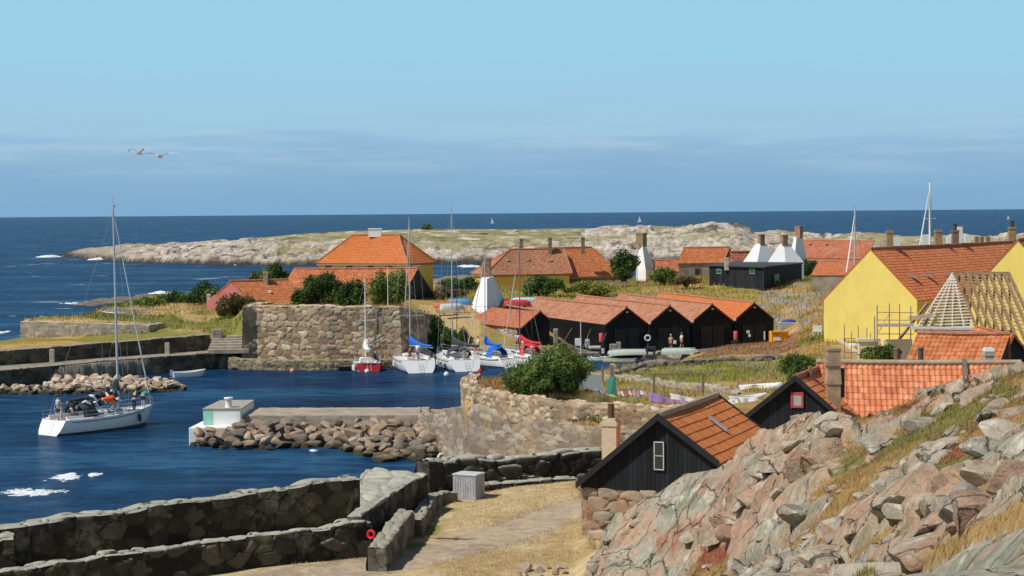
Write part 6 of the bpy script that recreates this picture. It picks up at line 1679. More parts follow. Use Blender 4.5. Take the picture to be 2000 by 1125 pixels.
    skin_obj('trousers' if longp else 'shorts', [v * k for v in LV], LE, [tuple(q * k for q in r) if isinstance(r, tuple) else r * k for r in LR], cloth('%02d%02d%02d' % tuple(int(q * 99) for q in legs), legs), o, {0})
    return o

# ================================================================= boats
GEL = plain('gelcoat', (.80, .80, .80), .25, .02, 1, spec=.5)
DECK = plain('deck', (.70, .69, .66), .6, .06, 4)
TEAK = plain('teak', (.40, .26, .14), .8, .2, 5)
ALU = plain('mast_alu', (.55, .57, .60), .35, .05, 2, metal=.3)
ALUW = plain('mast_white', (.78, .78, .78), .4, .03, 2)
WIRE = plain('wire', (.32, .33, .35), .4, .05, 2)
NAVY = plain('navy_stripe', (.02, .03, .08), .5)
DKG = plain('dark_canvas', (.045, .05, .06), .85, .3, 5)
BLUEC = plain('blue_canvas', (.01, .13, .55), .8, .15, 4)
REDC = plain('red_canvas', (.62, .03, .05), .8, .15, 4)
WSAIL = plain('sail_cloth', (.75, .75, .73), .8, .05, 4)
FENDB = plain('fender_navy', (.02, .03, .07), .5)
FENDW = plain('fender_white', (.78, .78, .76), .5)
def hull_sections(L_, B, fb, rise, draft, tr=.78, n=22, m=11, rake=.5, trake=.75):
    secs = []
    for i in range(n):
        t = i / (n - 1)
        b = B / 2 * (tr + (1 - tr) * math.sin(PI / 2 * t / .4)) if t < .4 else B / 2 * (1 - ((t - .4) / .6) ** 2.3)
        b = max(b, .015); zs = fb - .06 * math.sin(PI * t) + rise * t ** 2; d = draft * math.sin(PI * min(1, .18 + t * .82)) ** .6 if t < 1 else 0.02
        d = max(d, .03); sec = []
        for j in range(2 * m - 1):
            th = (j - (m - 1)) / (m - 1) * PI / 2
            y = b * math.copysign(abs(math.sin(th)) ** .62, th); zr = 1 - abs(math.cos(th)) ** .9
            z = -d + (zs + d) * zr
            up = (z + d) / (zs + d)
            x = t * L_ - rake * t ** 6 * (1 - up) * 1.4 + trake * (1 - t) ** 8 * (up - 0)
            sec.append(Vector((x, y, z)))
        secs.append(sec)
    return secs
def sailboat(label, loc, rz, L_=9.5, B=3.1, fb=1.0, rise=.3, hullm=None, mast=13.0, mastm=None, cover=None, coverm=None, furl=True, stripe=NAVY, hood=None, tr=.78, cabin=True, wheel=True, name='sailing_yacht', cat='yacht', mx=.58, group=None, bimini=None, spread=1, fenders=(), boom_a=0.0, mess=False, lean=0.0, topfit=True, mr_=.065):
    o = empty(name, loc, label, cat, group, R(rz)); o.rotation_euler = (R(lean), 0, R(rz))
    secs = hull_sections(L_, B, fb, rise, .42, tr)
    hm_ = hullm or GEL
    mb = MB().loft(secs, caps=False)
    n_ = len(secs[0]); mb.add(secs[0], [list(range(n_))[::-1]])
    mb.build('hull', hm_, o, smooth=True)
    # antifouling / boot stripe band just above the water
    ms_ = MB()
    for sgn in (0, -1):
        a = []
        for s in secs:
            half_ = s[:n_ // 2 + 1][::-1] if sgn == 0 else s[n_ // 2:]
            def zat(z):
                for p, q in zip(half_[:-1], half_[1:]):
                    if p.z <= z <= q.z: f_ = (z - p.z) / max(1e-5, q.z - p.z); r_ = p.lerp(q, f_); return Vector((r_.x, r_.y * 1.012 + .004 * (1 if r_.y > 0 else -1), r_.z))
                return half_[-1].copy()
            a.append([zat(.02), zat(.14)])
        ms_.loft(a, caps=False)
    ms_.build('boot_stripe', stripe, o)
    rim = [(s[0], s[-1]) for s in secs]
    dk = [[p0 + Vector((0, 0, -.02)), (p0 + p1) / 2 + Vector((0, 0, .05)), p1 + Vector((0, 0, -.02))] for p0, p1 in rim]
    MB().loft(dk, caps=False).build('deck', DECK, o, smooth=True)
    mr = MB(); mr.tube([r[0] + Vector((0, 0, .03)) for r in rim], .035, 6); mr.tube([r[1] + Vector((0, 0, .03)) for r in rim], .035, 6); mr.build('toe_rail', GEL if hm_ is GEL else WSAIL, o)
    zd = lambda t: fb - .06 * math.sin(PI * t) + rise * t ** 2
    # sheer stripe on the topsides
    st_ = MB()
    for sgn in (0, 1):
        pts = []
        for s in secs[2:-3]:
            e = s[0] if sgn == 0 else s[-1]; q = s[1] if sgn == 0 else s[-2]
            f_ = .35; r_ = e.lerp(q, f_); pts.append([Vector((r_.x, r_.y * 1.02, r_.z)), Vector((r_.x, r_.y * 1.02, r_.z - .05))])
        st_.loft(pts, caps=False)
    st_.build('sheer_stripe', stripe, o)
    if cabin:
        cs = []
        for t, w, h in ((.34, .60, .44), (.36, .64, .47), (.5, .60, .42), (.62, .48, .30), (.74, .26, .10), (.77, .2, .01)):
            z0 = zd(t) - .02; b = B / 2 * w
            cs.append([Vector((t * L_, -b, z0)), Vector((t * L_, -b * .92, z0 + h * .8)), Vector((t * L_, -b * .7, z0 + h)), Vector((t * L_, 0, z0 + h * 1.1)), Vector((t * L_, b * .7, z0 + h)), Vector((t * L_, b * .92, z0 + h * .8)), Vector((t * L_, b, z0))])
        MB().loft(cs).build('cabin', GEL, o, smooth=True)
        for s in (-1, 1):
            for t in (.42, .52, .61):
                b = B / 2 * np.interp(t, [.36, .5, .62], [.64, .60, .48]); z0 = zd(t) + .20; w = .32
                MB().add([(t * L_ - w, s * (b + .012), z0 - .07), (t * L_ + w, s * (b * .965 + .012), z0 - .06), (t * L_ + w * .9, s * (b * .94 + .012), z0 + .09), (t * L_ - w * .9, s * (b * .96 + .012), z0 + .10)], [[0, 1, 2, 3] if s < 0 else [3, 2, 1, 0]]).build('window', GLASS, o)
        MB().box((.40 * L_, 0, zd(.4) + .47), (.6, .6, .06)).box((.66 * L_, 0, zd(.66) + .22), (.5, .5, .06)).build('hatch', plain('smoked_hatch', (.10, .12, .14), .2), o)
    # cockpit coamings and benches
    mb = MB()
    for s in (-1, 1): mb.box((.225 * L_, s * B * .30, fb + .12), (.23 * L_, .14, .26)); mb.box((.22 * L_, s * B * .36, fb + .03), (.22 * L_, .3, .1))
    mb.build('coaming', GEL, o, bevel=.03)
    MB().box((.21 * L_, 0, fb - .01), (.24 * L_, B * .45, .06)).build('cockpit_sole', TEAK, o)
    if wheel:
        mb = MB(); c = Vector((.12 * L_, 0, fb + .75)); mb.tube([c + Vector((0, math.cos(a) * .45, math.sin(a) * .45)) for a in np.linspace(0, 2 * PI, 21)], .02, 6, cap=False)
        for a in range(5): mb.tube([c, c + Vector((0, math.cos(a * 1.257) * .45, math.sin(a * 1.257) * .45))], .012, 5)
        mb.box((.14 * L_, 0, fb + .45), (.18, .2, .85)).build('wheel', ALU, o)
    # mast and rigging
    mm = mastm or ALU; x0 = mx * L_; zb = zd(mx) + .3; rk = -.012 * mast
    mt = MB().tube([(x0, 0, zb - .4), (x0 + rk * .5, 0, mast * .5), (x0 + rk, 0, mast)], [mr_, mr_ * .95, mr_ * .65], 10).build('mast', mm, o, smooth=True)
    if topfit:
        MB().tube([(x0 + rk, 0, mast), (x0 + rk, 0, mast + .9)], .012, 5).tube([(x0 + rk, 0, mast + .12), (x0 + rk + .35, 0, mast + .2)], .012, 5).ball((x0 + rk + .1, 0, mast + .1), .08, 8, 6).build('masthead_fitting', WIRE, mt)
    tops = Vector((x0 + rk, 0, mast - .15)); w = MB(); sp = MB(); b_ = B / 2 * .93
    for k_ in range(spread):
        zsp = mast * ((k_ + 1) / (spread + 1)) + .3
        for s in (-1, 1): sp.tube([(x0, 0, zsp), (x0 - .25, s * b_ * (.85 - .2 * k_), zsp + .08)], .028, 6)
    sp.build('spreaders', mm, mt)
    for s in (-1, 1):
        pts = [tops] + [Vector((x0 - .25, s * b_ * (.85 - .2 * k_), mast * ((k_ + 1) / (spread + 1)) + .38)) for k_ in reversed(range(spread))] + [Vector((x0 - .3, s * b_, zd(mx)))]
        w.tube(pts, .011, 4); w.tube([Vector((x0, 0, mast * .5)), Vector((x0 - .5, s * b_, zd(mx)))], .010, 4)
    w.tube([tops, Vector((.02 * L_, 0, fb + .05))], .011, 4)
    w.build('rigging', WIRE, o)
    bow = Vector((L_ - .15, 0, zd(1) + .05))
    if furl: MB().tube([bow, bow.lerp(tops, .06), bow.lerp(tops, .5), bow.lerp(tops, .93), tops], [.02, .05, .045, .03, .01], 8).build('furled_sail', WSAIL, o, smooth=True)
    else: MB().tube([bow, tops], .012, 4).build('forestay', WIRE, o)
    # boom with sail cover
    if cover:
        bl = cover; zb_ = zd(mx) + 1.05; ba = R(180 + boom_a); d = Vector((math.cos(ba), math.sin(ba), 0)); st = Vector((x0 - .08, 0, zb_))
        MB().tube([st, st + d * bl], .055, 8).build('boom', mm, o)
        rr = np.random.default_rng(int(abs(loc[0]) * 10)); cs = []
        for i in range(15):
            t = i / 14; h = (.75 * (1 - t) ** 3 + .24) * (1 if not mess else rr.uniform(.6, 1.5)); wd = .16 + .05 * math.sin(i * 1.7) + (.12 * rr.random() if mess else 0)
            cpt = st + d * (bl * t * .97) + Vector((0, 0, .02)); side_ = Vector((-d.y, d.x, 0)); ring = []
            for a in np.linspace(0, 2 * PI, 11)[:-1]: ring.append(cpt + side_ * (math.cos(a) * wd) + Vector((0, 0, h * .5 + math.sin(a) * h * .5)) + side_ * (rr.normal() * .05 if mess else 0))
            cs.append(ring)
        MB().loft(cs, close=True).build('sail_cover', coverm or DKG, o, smooth=True)
    if hood:
        hs_ = []
        for t in np.linspace(0, 1, 6):
            x = .26 * L_ + t * .13 * L_; hh = 1.15 * math.sin(PI * (.32 + .45 * (1 - t))) ** .8 * (1 if t < .9 else .62); b = B * .33; ring = []
            for a in np.linspace(0, PI, 11): ring.append(Vector((x, -math.cos(a) * b, zd(.3) + .1 + hh * math.sin(a) ** .55)))
            hs_.append(ring)
        MB().loft(hs_, caps=False).build('sprayhood', hood, o, smooth=True)
    # guard rails
    rl = MB(); N_ = 9
    for s in (0, 1):
        pr = None
        for i in range(N_):
            t = .02 + .96 * i / (N_ - 1); k_ = int(round(t * (len(rim) - 1))); p_ = rim[k_][s] * 1.0; p_.y *= .96; q = p_ + Vector((0, 0, .6))
            rl.tube([p_, q], .013, 4)
            if pr is not None: rl.tube([pr, q], .008, 4); rl.tube([pr - Vector((0, 0, .28)), q - Vector((0, 0, .28))], .008, 4)
            pr = q
    p_ = Vector((L_ - .05, 0, zd(1) + .65)); rl.tube([rim[-2][0] * 1.0 + Vector((0, 0, .6)), p_, rim[-2][1] + Vector((0, 0, .6))], .016, 5)
    rl.build('guard_rail', ALU, o)
    for i, (t, s, mt_) in enumerate(fenders):
        k_ = int(round(t * (len(rim) - 1))); p_ = rim[k_][s]; y = p_.y * 1.06 + .09 * (1 if p_.y > 0 else -1)
        MB().lathe((p_.x, y, p_.z - .75), [(.03, 0), (.11, .07), (.12, .3), (.11, .5), (.03, .58), (.012, .8)], 10).build('fender', mt_, o, smooth=True)
    # outboard / rudder hint and stern ladder on the transom
    MB().tube([(.55, -.18, fb * .95), (-.02, -.18, .1)], .015, 5).tube([(.55, .18, fb * .95), (-.02, .18, .1)], .015, 5).tube([(.12, -.18, fb * .3), (.12, .18, fb * .3)], .012, 5).tube([(.26, -.18, fb * .5), (.26, .18, fb * .5)], .012, 5).tube([(.41, -.18, fb * .73), (.41, .18, fb * .73)], .012, 5).build('stern_ladder', ALU, o)
    return o
def deck_z(fb, L_, rise, t): return fb - .06 * math.sin(PI * t) + rise * t * t
def on_boat(b, x, y, z):
    return b.matrix_basis @ Vector((x, y, z))
wl = lambda px, py: at(px, py, 0)

c = wl(103, 850)
y1 = sailboat('large white sloop motoring on the left, dark sails heaped on its boom', (c.x - .45, c.y - .25, 0), 52, L_=9.6, B=3.2, fb=1.0, rise=.28, mast=15.6, mx=.67, cover=4.5, coverm=DKG, mess=True, wheel=True, fenders=((.78, 0, FENDB),), mr_=.09, spread=1, furl=True, boom_a=0, hood=DKG)
y1r = R(44)
def crew(label, bx, by, bz, fc, **k): 
    p_ = on_boat(y1, bx, by, bz); return person(label, p_, 52 + fc, **k)
crew('person at the helm of the big sloop in a pale vest and dark shorts', .85, -.35, .98, 0, top=(.45, .46, .50), legs=(.03, .03, .06), hair=(.03, .025, .02), arms=((45, 35), (40, 40)), group='crew on the big sloop')
crew('person bending by the mast of the big sloop, dark jacket', 7.1, -.9, 1.06, 20, top=(.015, .02, .05), legs=(.02, .025, .05), hair=(.03, .02, .02), lean=28, arms=((40, 30), (30, 40)), longp=True, group='crew on the big sloop')
crew('person with bare back leaning against the mast of the big sloop', 6.3, .3, 1.35, 160, top=(.5, .2, .14), legs=(.05, .02, .03), hair=(.02, .02, .03), lean=15, arms=((30, 50), (30, 50)), group='crew on the big sloop')
crew('person in a turquoise shirt bending over the bow of the big sloop', 8.6, -.1, 1.16, 30, top=(.01, .42, .40), legs=(.02, .02, .03), hair=(.12, .08, .05), lean=72, arms=((20, 10), (10, 20)), group='crew on the big sloop')
p_ = on_boat(y1, 5.0, -.25, 2.1)
rr = np.random.default_rng(3); mb = MB()
for i in range(16): mb.ball(p_ + Vector(((i - 8) * .06, rr.normal() * .12, rr.normal() * .08)), .17 + .08 * rr.random(), 7, 5, (1.3, .8, .7))
tag(mb.build('sail_bag', plain('orange_cloth', (.85, .10, .01), .8, .2, 4), smooth=True), 'bright orange bundle of cloth lying on the boom of the big sloop', 'sail bag')
mb = MB()
for i in range(70):
    t = rr.random(); q = on_boat(y1, 2.0 + 4.1 * t, rr.normal() * .3, 1.65 + .65 * t + rr.normal() * .2); mb.ball(q, .08 + .17 * rr.random(), 6, 4, (.5 + rr.random() * 1.4, .5 + .8 * rr.random(), .5 + .9 * rr.random()))
tag(mb.build('lowered_sail', DKG, smooth=True), 'dark crumpled sail heaped over the cockpit of the big sloop', 'sail')
mb = MB()
for i in range(12):
    t = i / 11; q = on_boat(y1, 2.0 + 4.2 * t, -.3 + rr.normal() * .2, 1.7 + .75 * t + rr.normal() * .2); q2 = q + Vector((rr.normal() * .35, 0, rr.normal() * .35)); mb.tube([q, (q + q2) / 2 + Vector((0, -.1, .15)), q2], [.05, .11, .05], 6)
tag(mb.build('sail_edge', WSAIL, smooth=True), 'white folds of sailcloth showing among the dark sails of the big sloop', 'sail')

c = wl(722, 727)
b2 = sailboat('small red-hulled sloop with a white bundled sail, moored by the fort wall', (c.x, c.y, 0), 100, L_=6.6, B=2.5, fb=.8, rise=.25, hullm=plain('red_hull', (.30, .02, .03), .35), mast=8.8, mastm=ALUW, cover=2.6, coverm=WSAIL, furl=False, stripe=WSAIL, wheel=False, tr=.88, mess=True, fenders=((.3, 1, FENDW), (.15, 1, FENDW)), spread=1)
person('person in dark clothes standing on the small red-hulled sloop', on_boat(b2, 2.6, -.8, .8), 200, top=(.06, .03, .10), legs=(.05, .04, .08), longp=True)
c = wl(822, 729)
b3 = sailboat('white yacht with a bright blue sail cover, moored stern towards the viewer', (c.x, c.y, 0), 103, L_=10, B=3.5, fb=1.15, rise=.3, mast=14.4, cover=4.3, coverm=BLUEC, furl=True, tr=.86, spread=2, fenders=((.4, 1, FENDW),), boom_a=20)
person('person in a white shirt in the cockpit of the yacht with the blue sail cover', on_boat(b3, 1.0, .1, 1.1), 240, top=(.75, .75, .75), legs=(.1, .12, .2))
person('seated person with reddish top in the cockpit of the yacht with the blue sail cover', on_boat(b3, 1.5, .75, 1.15), 330, top=(.45, .12, .12), legs=(.1, .05, .08), sit=True)
c = wl(913, 726)
b4 = sailboat('white yacht with grey sail cover, right of the blue-covered yacht', (c.x, c.y, 0), 106, L_=10, B=3.4, fb=1.05, rise=.3, mast=15.2, cover=4.4, coverm=DKG, furl=False, tr=.84, spread=2, fenders=((.35, 0, FENDW), (.5, 0, FENDW), (.3, 1, FENDW), (.45, 1, FENDW)), boom_a=22, hood=DKG)
c = wl(1000, 719)
b5 = sailboat('white yacht with a blue cockpit hood and blue sail cover, right of the grey-covered one', (c.x, c.y, 0), 124, L_=8.2, B=2.8, fb=.85, rise=.35, mast=10.9, cover=2.8, coverm=BLUEC, furl=True, tr=.62, hood=BLUEC, wheel=False, stripe=NAVY, fenders=((.6, 1, FENDB),))
person('person in a white top on the foredeck of the yacht with the blue hood', on_boat(b5, 6.3, -.2, 1.0), 200, top=(.75, .72, .70), legs=(.45, .25, .2))
person('person with bare chest crouching on the yacht with the blue hood', on_boat(b5, 5.7, .5, 1.0), 230, bare=True, legs=(.45, .1, .08), squat=.25, lean=30)
c = wl(1062, 717)
b6 = sailboat('yacht with a red sail cover half hidden behind the big bush', (c.x, c.y, 0), 118, L_=8.5, B=2.9, fb=.95, rise=.3, mast=11.6, mastm=plain('mast_purple', (.20, .17, .22), .5), cover=3.2, coverm=REDC, furl=True, stripe=plain('red_stripe', (.5, .02, .03), .5), tr=.7, hood=REDC, wheel=False, boom_a=14)
person('person in a white cap and white shirt at the mast of the red-covered yacht', on_boat(b6, 4.9, .3, 1.4), 240, top=(.78, .76, .74), legs=(.5, .06, .06), hair=(.75, .74, .72))
person('person in a pink shirt sitting aft on the red-covered yacht', on_boat(b6, 1.4, .5, 1.0), 250, top=(.72, .22, .26), legs=(.5, .1, .1), sit=True)
person('person in a pale shirt beside the pink one on the red-covered yacht', on_boat(b6, 2.4, .9, 1.0), 200, top=(.70, .55, .45), legs=(.4, .15, .12), lean=15)
q = at(1021, 692, .95)
person('person in turquoise standing on the quay before the stone shed', (q.x, 184.6, .95), 250, top=(.02, .40, .48), legs=(.05, .25, .35))
q = xz(1309, 186.8, .81); q.z = .81
person('shirtless person with white hair carrying a white bag past the sheds', q, 75, bare=True, legs=(.12, .07, .08), hair=(.75, .72, .68), arms=((10, 20), (20, 60)), group='bathers by the boat sheds')
tag(MB().box(q + Vector((.42, -.05, .95)), (.3, .2, .36), .2, .8).build('bag', FRW, bevel=.04), 'small white bag carried by the shirtless person', 'bag')
q = xz(1330, 187.3, .95); q.z = .95
person('person in a white vest and dark shorts walking ahead of the shirtless one', q, 20, top=(.62, .64, .62), legs=(.06, .05, .07), hair=(.2, .16, .12), step=.28, group='bathers by the boat sheds')

def rowboat(label, loc, rz, L_=3.6, B=1.4, fb=.42, hullm=GEL, inm=DECK, name='rowing_boat', group=None, flip=False, rx=0):
    o = empty(name, loc, label, 'boat', group, R(rz)); o.rotation_euler = (R(180) if flip else R(rx), 0, R(rz))
    secs = hull_sections(L_, B, fb, .16, .15, .8, n=14, m=7, rake=.25, trake=-.08); n_ = len(secs[0])
    MB().loft(secs, caps=False).add(secs[0], [list(range(n_))[::-1]]).build('hull', hullm, o, smooth=True)
    if not flip:
        ins = [[Vector((p.x + (.06 if i == 0 else 0), p.y * .90, max(p.z, .02) + .0)) for p in s] for i, s in enumerate(secs[:-1])]
        MB().loft(ins, caps=False).build('inside', inm, o, smooth=True)
        mb = MB(); mb.tube([s[0] for s in secs], .035, 6); mb.tube([s[-1] for s in secs], .035, 6); mb.tube([secs[0][0], secs[0][-1]], .035, 6); mb.build('gunwale', hullm, o)
        mb = MB()
        for t in (.15, .45, .75): mb.box((t * L_, 0, fb * .68), (.26, B * .78 * (1 if t < .6 else .66), .04))
        mb.build('thwarts', TEAK if inm is not DECK else DECK, o)
    else:
        MB().box((L_ * .45, 0, -.16), (L_ * .8, .06, .08)).build('keel', hullm, o)
    return o
c = wl(339, 738)
rb = rowboat('white rowing boat tied at the end of the left boulder bank', (c.x, c.y, .03), 22, 3.0, 1.35, .5)
MB().box((-.15, .1, .45), (.25, .2, .5)).box((-.2, .1, 0), (.08, .08, .6)).build('outboard', plain('grey_motor', (.35, .37, .40), .5), rb)
c = wl(657, 724); rowboat('small black and cream dinghy left of the red-hulled sloop', (c.x + .2, c.y, .03), 16, 2.6, 1.3, .42, hullm=plain('black_hull', (.03, .03, .03), .5), inm=plain('cream_inside', (.62, .56, .40), .6))
c = at(1152, 705, .05); rowboat('small white dinghy in the inner basin behind the big bush', (c.x, c.y, .02), -14, 2.6, 1.3, .45)
c = at(1241, 708, .05); rowboat('long cream-yellow dinghy in the inner basin', (c.x, c.y, .02), 164, 3.6, 1.3, .42, hullm=plain('cream_hull', (.62, .58, .36), .5), inm=plain('navy_inside', (.08, .10, .18), .6))
c = at(1272, 692, .8); rowboat('grey upturned skiff lying on the quay before the third shed', (c.x, c.y, 1.15), 176, 4.6, 1.2, .4, hullm=plain('grey_green_hull', (.42, .45, .40), .6), flip=True)
c = at(1292, 690, .8); rowboat('pale green upturned skiff at the feet of the bathers', (c.x, c.y - .6, 1.2), -4, 3.9, 1.2, .42, hullm=plain('pale_green_hull', (.40, .50, .44), .6), flip=True)
for px_, py_, D_, rz_, cm_, lb in ((848, 601, 203, 8, (.60, .17, .10), 'red upturned dinghy on the grass left of the tall smokehouse'), (862, 604, 200, 20, (.55, .62, .58), 'pale green dinghy propped between the red one and the blue one'),
                                  (876, 594, 206, 3, (.12, .30, .50), 'blue upturned boat on the grass left of the tall smokehouse'), (985, 597, 205, 4, (.55, .05, .06), 'dark red upturned boat right behind the tall smokehouse'), (1000, 592, 209, 2, (.45, .62, .58), 'pale turquoise upturned boat behind the dark red one')):
    q = atD(px_, py_, D_); gz = float(ground_h(q.x, q.y)); L2 = 2.8
    rowboat(lb, (q.x, q.y, max(gz, q.z) + .45), rz_, L2 if px_ < 980 else 3.2, 1.3, .5, hullm=plain('dinghy_%d' % px_, cm_, .5), flip=True)
    if q.z > gz + .1: MB().box((q.x + L2 / 2, q.y, (gz + q.z) / 2), (1.6, .8, q.z - gz + .1)).build('trestle', WOODD, bpy.data.objects[-1] if False else None) if False else None
# inflatables and tarps in the yard
def rib(label, loc, rz, L_=3.2, B=1.5):
    o = empty('inflatable_boat', loc, label, 'boat', None, R(rz)); r = .24
    pts = [(0, -B / 2, r), (L_ * .6, -B / 2, r), (L_ * .85, -B * .36, r + .05), (L_, 0, r + .14), (L_ * .85, B * .36, r + .05), (L_ * .6, B / 2, r), (0, B / 2, r)]
    MB().tube(pts, [r * .6, r, r, r, r, r, r * .6], 12).build('tube', FENDW, o, smooth=True)
    MB().box((L_ * .4, 0, .16), (L_ * .8, B * .8, .1)).build('floor', plain('grey_floor', (.22, .21, .2), .7), o); MB().box((L_ * .45, 0, .4), (.3, B * .8, .05)).build('thwart', TEAK, o)
    MB().box((-.1, 0, .35), (.12, B * .7, .4)).build('transom', TEAK, o)
    return o
q = at(1440, 763, 2.85); rib('white inflatable boat on the grass above the washing line', (q.x, q.y, 2.75), 8, 3.0, 1.5)
q = at(1432, 790, 3.3); rowboat('small white fibreglass dinghy behind the ridge of the nearest black hut', (q.x, q.y, 3.35), 18, 2.2, 1.1, .4)

# masts standing behind the houses
def bare_mast(label, px, ytop, D, zb, stay=None, w=.09, mat_=ALU):
    zt = CH - (ytop - hor(px)) * D / F; x = xz(px, D, zt).x; o = thing('yacht_mast', (x, D, zb), label, 'mast')
    MB().tube([(x, D, zb), (x + .05, D, zt)], [w, w * .8], 10).build('mast', mat_, o, smooth=True)
    MB().tube([(x - .9, D, zb + (zt - zb) * .62), (x + .9, D, zb + (zt - zb) * .62 + .05)], .03, 6).build('spreaders', mat_, o)
    MB().tube([(x - .25, D, zt + .3), (x + .3, D, zt + .25)], .03, 5).tube([(x, D, zt), (x, D, zt + .45)], .025, 5).build('masthead_fitting', WIRE, o)
    if stay:
        q = xz(stay, D - 2, zb + 1); MB().tube([(x, D, zt - .8), ((x + q.x) / 2, D - 1, (zt + zb) / 2), (q.x, D - 2, zb + 1)], [.04, .10, .09], 8).build('furled_sail', WSAIL if mat_ is ALUW else ALUW, o, smooth=True)
        MB().tube([(x, D, zt), (x + 1.6, D + 1, zb)], .015, 4).build('backstay', WIRE, o)
    return o
bare_mast('single grey yacht mast rising behind the small outhouse left of the yellow gable', 1671, 407, 232, 4.6, stay=1650, w=.13)
bare_mast('bright white yacht mast with a furled sail above the ridge of the yellow house', 1818, 356, 262, 5.2, stay=1788, w=.17, mat_=ALUW)
q = atD(892, 525, 192); z = float(ground_h(q.x, q.y))
tag(MB().tube([(q.x - .05, q.y, .8), (q.x, q.y, q.z)], [.05, .03], 8).build('pole', DKG), 'thin dark pole on the bank left of the tall smokehouse', 'pole')
for px_, yt, D_, zb_, lb in ((757, 520, 186.5, 5.2, 'thin pale pole standing on the fort in front of the leafy tree'), (1244, 478, 258, 5.4, 'white flagpole left of the narrow smokehouse'), (1134, 622, 183, .7, 'white pole with a small board on the quay in front of the first boat shed')):
    q = atD(px_, yt, D_); tag(MB().tube([(q.x, D_, zb_), (q.x, D_, q.z)], [.05, .035], 8).build('flagpole', FRW, smooth=True), lb, 'pole')
# buoys
for px_, py_, cm_, lb in ((571, 727, 'salmon', 'small salmon mooring buoy below the fort wall'), (717, 728, 'pale', 'pale mooring buoy under the stern of the red-hulled sloop'), (872, 734, 'white', 'white mooring buoy between the two white yachts'), (937, 728, 'red', 'red mooring buoy at the stern of the grey-covered yacht')):
    c = wl(px_, py_); col_ = {'salmon': (.75, .30, .22), 'pale': (.8, .68, .6), 'white': (.8, .8, .8), 'red': (.75, .08, .08)}[cm_]
    o = empty('mooring_buoy', (c.x, c.y, 0), lb, 'buoy', 'mooring buoys in the harbour')
    MB().ball((0, 0, .14), .24, 12, 8).build('float', plain('buoy_' + cm_, col_, .5), o, smooth=True); MB().tube([(0, 0, .34), (0, 0, .46)], .03, 6).build('eye', WIRE, o)
# far sails on the horizon and gulls
for px_, py_, h, lb in ((956, 428, 9, 'tiny white sail far out above the grey-covered yacht mast'), (1243, 421, 10, 'tiny white sail far out above the narrow smokehouse'), (1965, 423, 7, 'tiny white sail far out at the right edge')):
    D_ = 2600; q = atD(px_, py_, D_); o = empty('sailing_boat', (q.x, D_, 0), lb, 'sailing boat', 'sails far out at sea')
    hh = h * D_ / F; MB().loft(hull_sections(hh, hh * .3, hh * .12, .2, .3, n=8, m=5), caps=False).build('hull', GEL, o); MB().slab([(hh * .3, 0, hh * .15), (hh * .95, 0, hh * .15), (hh * .55, 0, hh * 1.3)], (0, .15, 0)).build('sail', WSAIL, o)
def gull(label, px, py, D, span, rz, flap):
    q = atD(px, py, D); o = empty('gull', q, label, 'gull', 'gulls in flight', R(rz)); s = span / 1.4
    MB().loft([[Vector((x * s, math.cos(a) * r * s, z * s + math.sin(a) * r * s)) for a in np.linspace(0, 2 * PI, 9)[:-1]] for x, r, z in ((-.32, .01, 0), (-.2, .04, 0), (0, .075, 0), (.15, .065, .01), (.24, .05, .03), (.32, .035, .035), (.38, .008, .025))], close=True).build('body', WSAIL, o, smooth=True)
    for sd in (1, -1):
        pts = [(0, 0.05, .03), (.02, .35, .03 + flap * .20), (-.04, .62, .03 + flap * .16), (-.16, .86, .03 + flap * .02)]; ch = [.16, .15, .11, .02]
        vs = []; 
        for (x, y, z), c_ in zip(pts, ch): vs += [Vector((x + c_, y * sd, z)) * s, Vector((x - c_ * .6, y * sd, z + .01)) * s, Vector((x + .0, y * sd, z + .025)) * s]
        fs = [[i * 3 + a, i * 3 + b, i * 3 + 3 + b, i * 3 + 3 + a] for i in range(3) for a, b in ((0, 2), (2, 1), (1, 0))]
        MB().add(vs, fs).build('wing', plain('gull_grey', (.55, .57, .60), .8), o, smooth=True)
    MB().add([Vector(v) * s for v in ((-.3, .02, 0), (-.3, -.02, 0), (-.46, -.07, 0), (-.46, .07, 0), (-.38, 0, .015))], [[0, 1, 4], [1, 2, 4], [2, 3, 4], [3, 0, 4]]).build('tail', WSAIL, o)
gull('gull flying higher on the left, wings raised', 272, 300, 62, .85, 250, 1.2)
gull('gull flying lower on the right, wings spread flat', 313, 306, 62, 1.25, 265, .5)

# ================================================================= building site on the right
tf = thing('timber_roof_frame', atD(1870, 640, 120), 'bare timber roof frame with open battens, under construction right of the yellow gable', 'roof frame')
P_, PR_ = atD(1862, 533, 122), atD(1970, 534, 117)
FL_, FR_, ER_ = atD(1788, 646, 119), atD(1908, 642, 117.5), atD(2050, 705, 108)
BA_, BB_ = atD(1842, 640, 127), atD(1975, 648, 123)
def beam(a, b, w=.1, d=.14):
    m_ = MB(); dr = (b - a).normalized(); s = dr.cross(Vector((0, 0, 1))).normalized() * w / 2; u = s.cross(dr).normalized() * d / 2
    m_.add([a - s - u, a + s - u, a + s + u, a - s + u, b - s - u, b + s - u, b + s + u, b - s + u], [[3, 2, 1, 0], [4, 5, 6, 7], [0, 1, 5, 4], [1, 2, 6, 5], [2, 3, 7, 6], [3, 0, 4, 7]]); return m_
RAFT = plain('rafter_wood', (.26, .165, .09), .85, .3, 4)
GREYW = plain('pale_batten', (.62, .55, .46), .85, .2, 4)
for i, t in enumerate((0, .2, .4, .6, .8, 1)):
    beam(FL_.lerp(FR_, t), P_.lerp(FL_.lerp(FR_, t), .03), .09, .12).build('rafter', GREYW, tf)
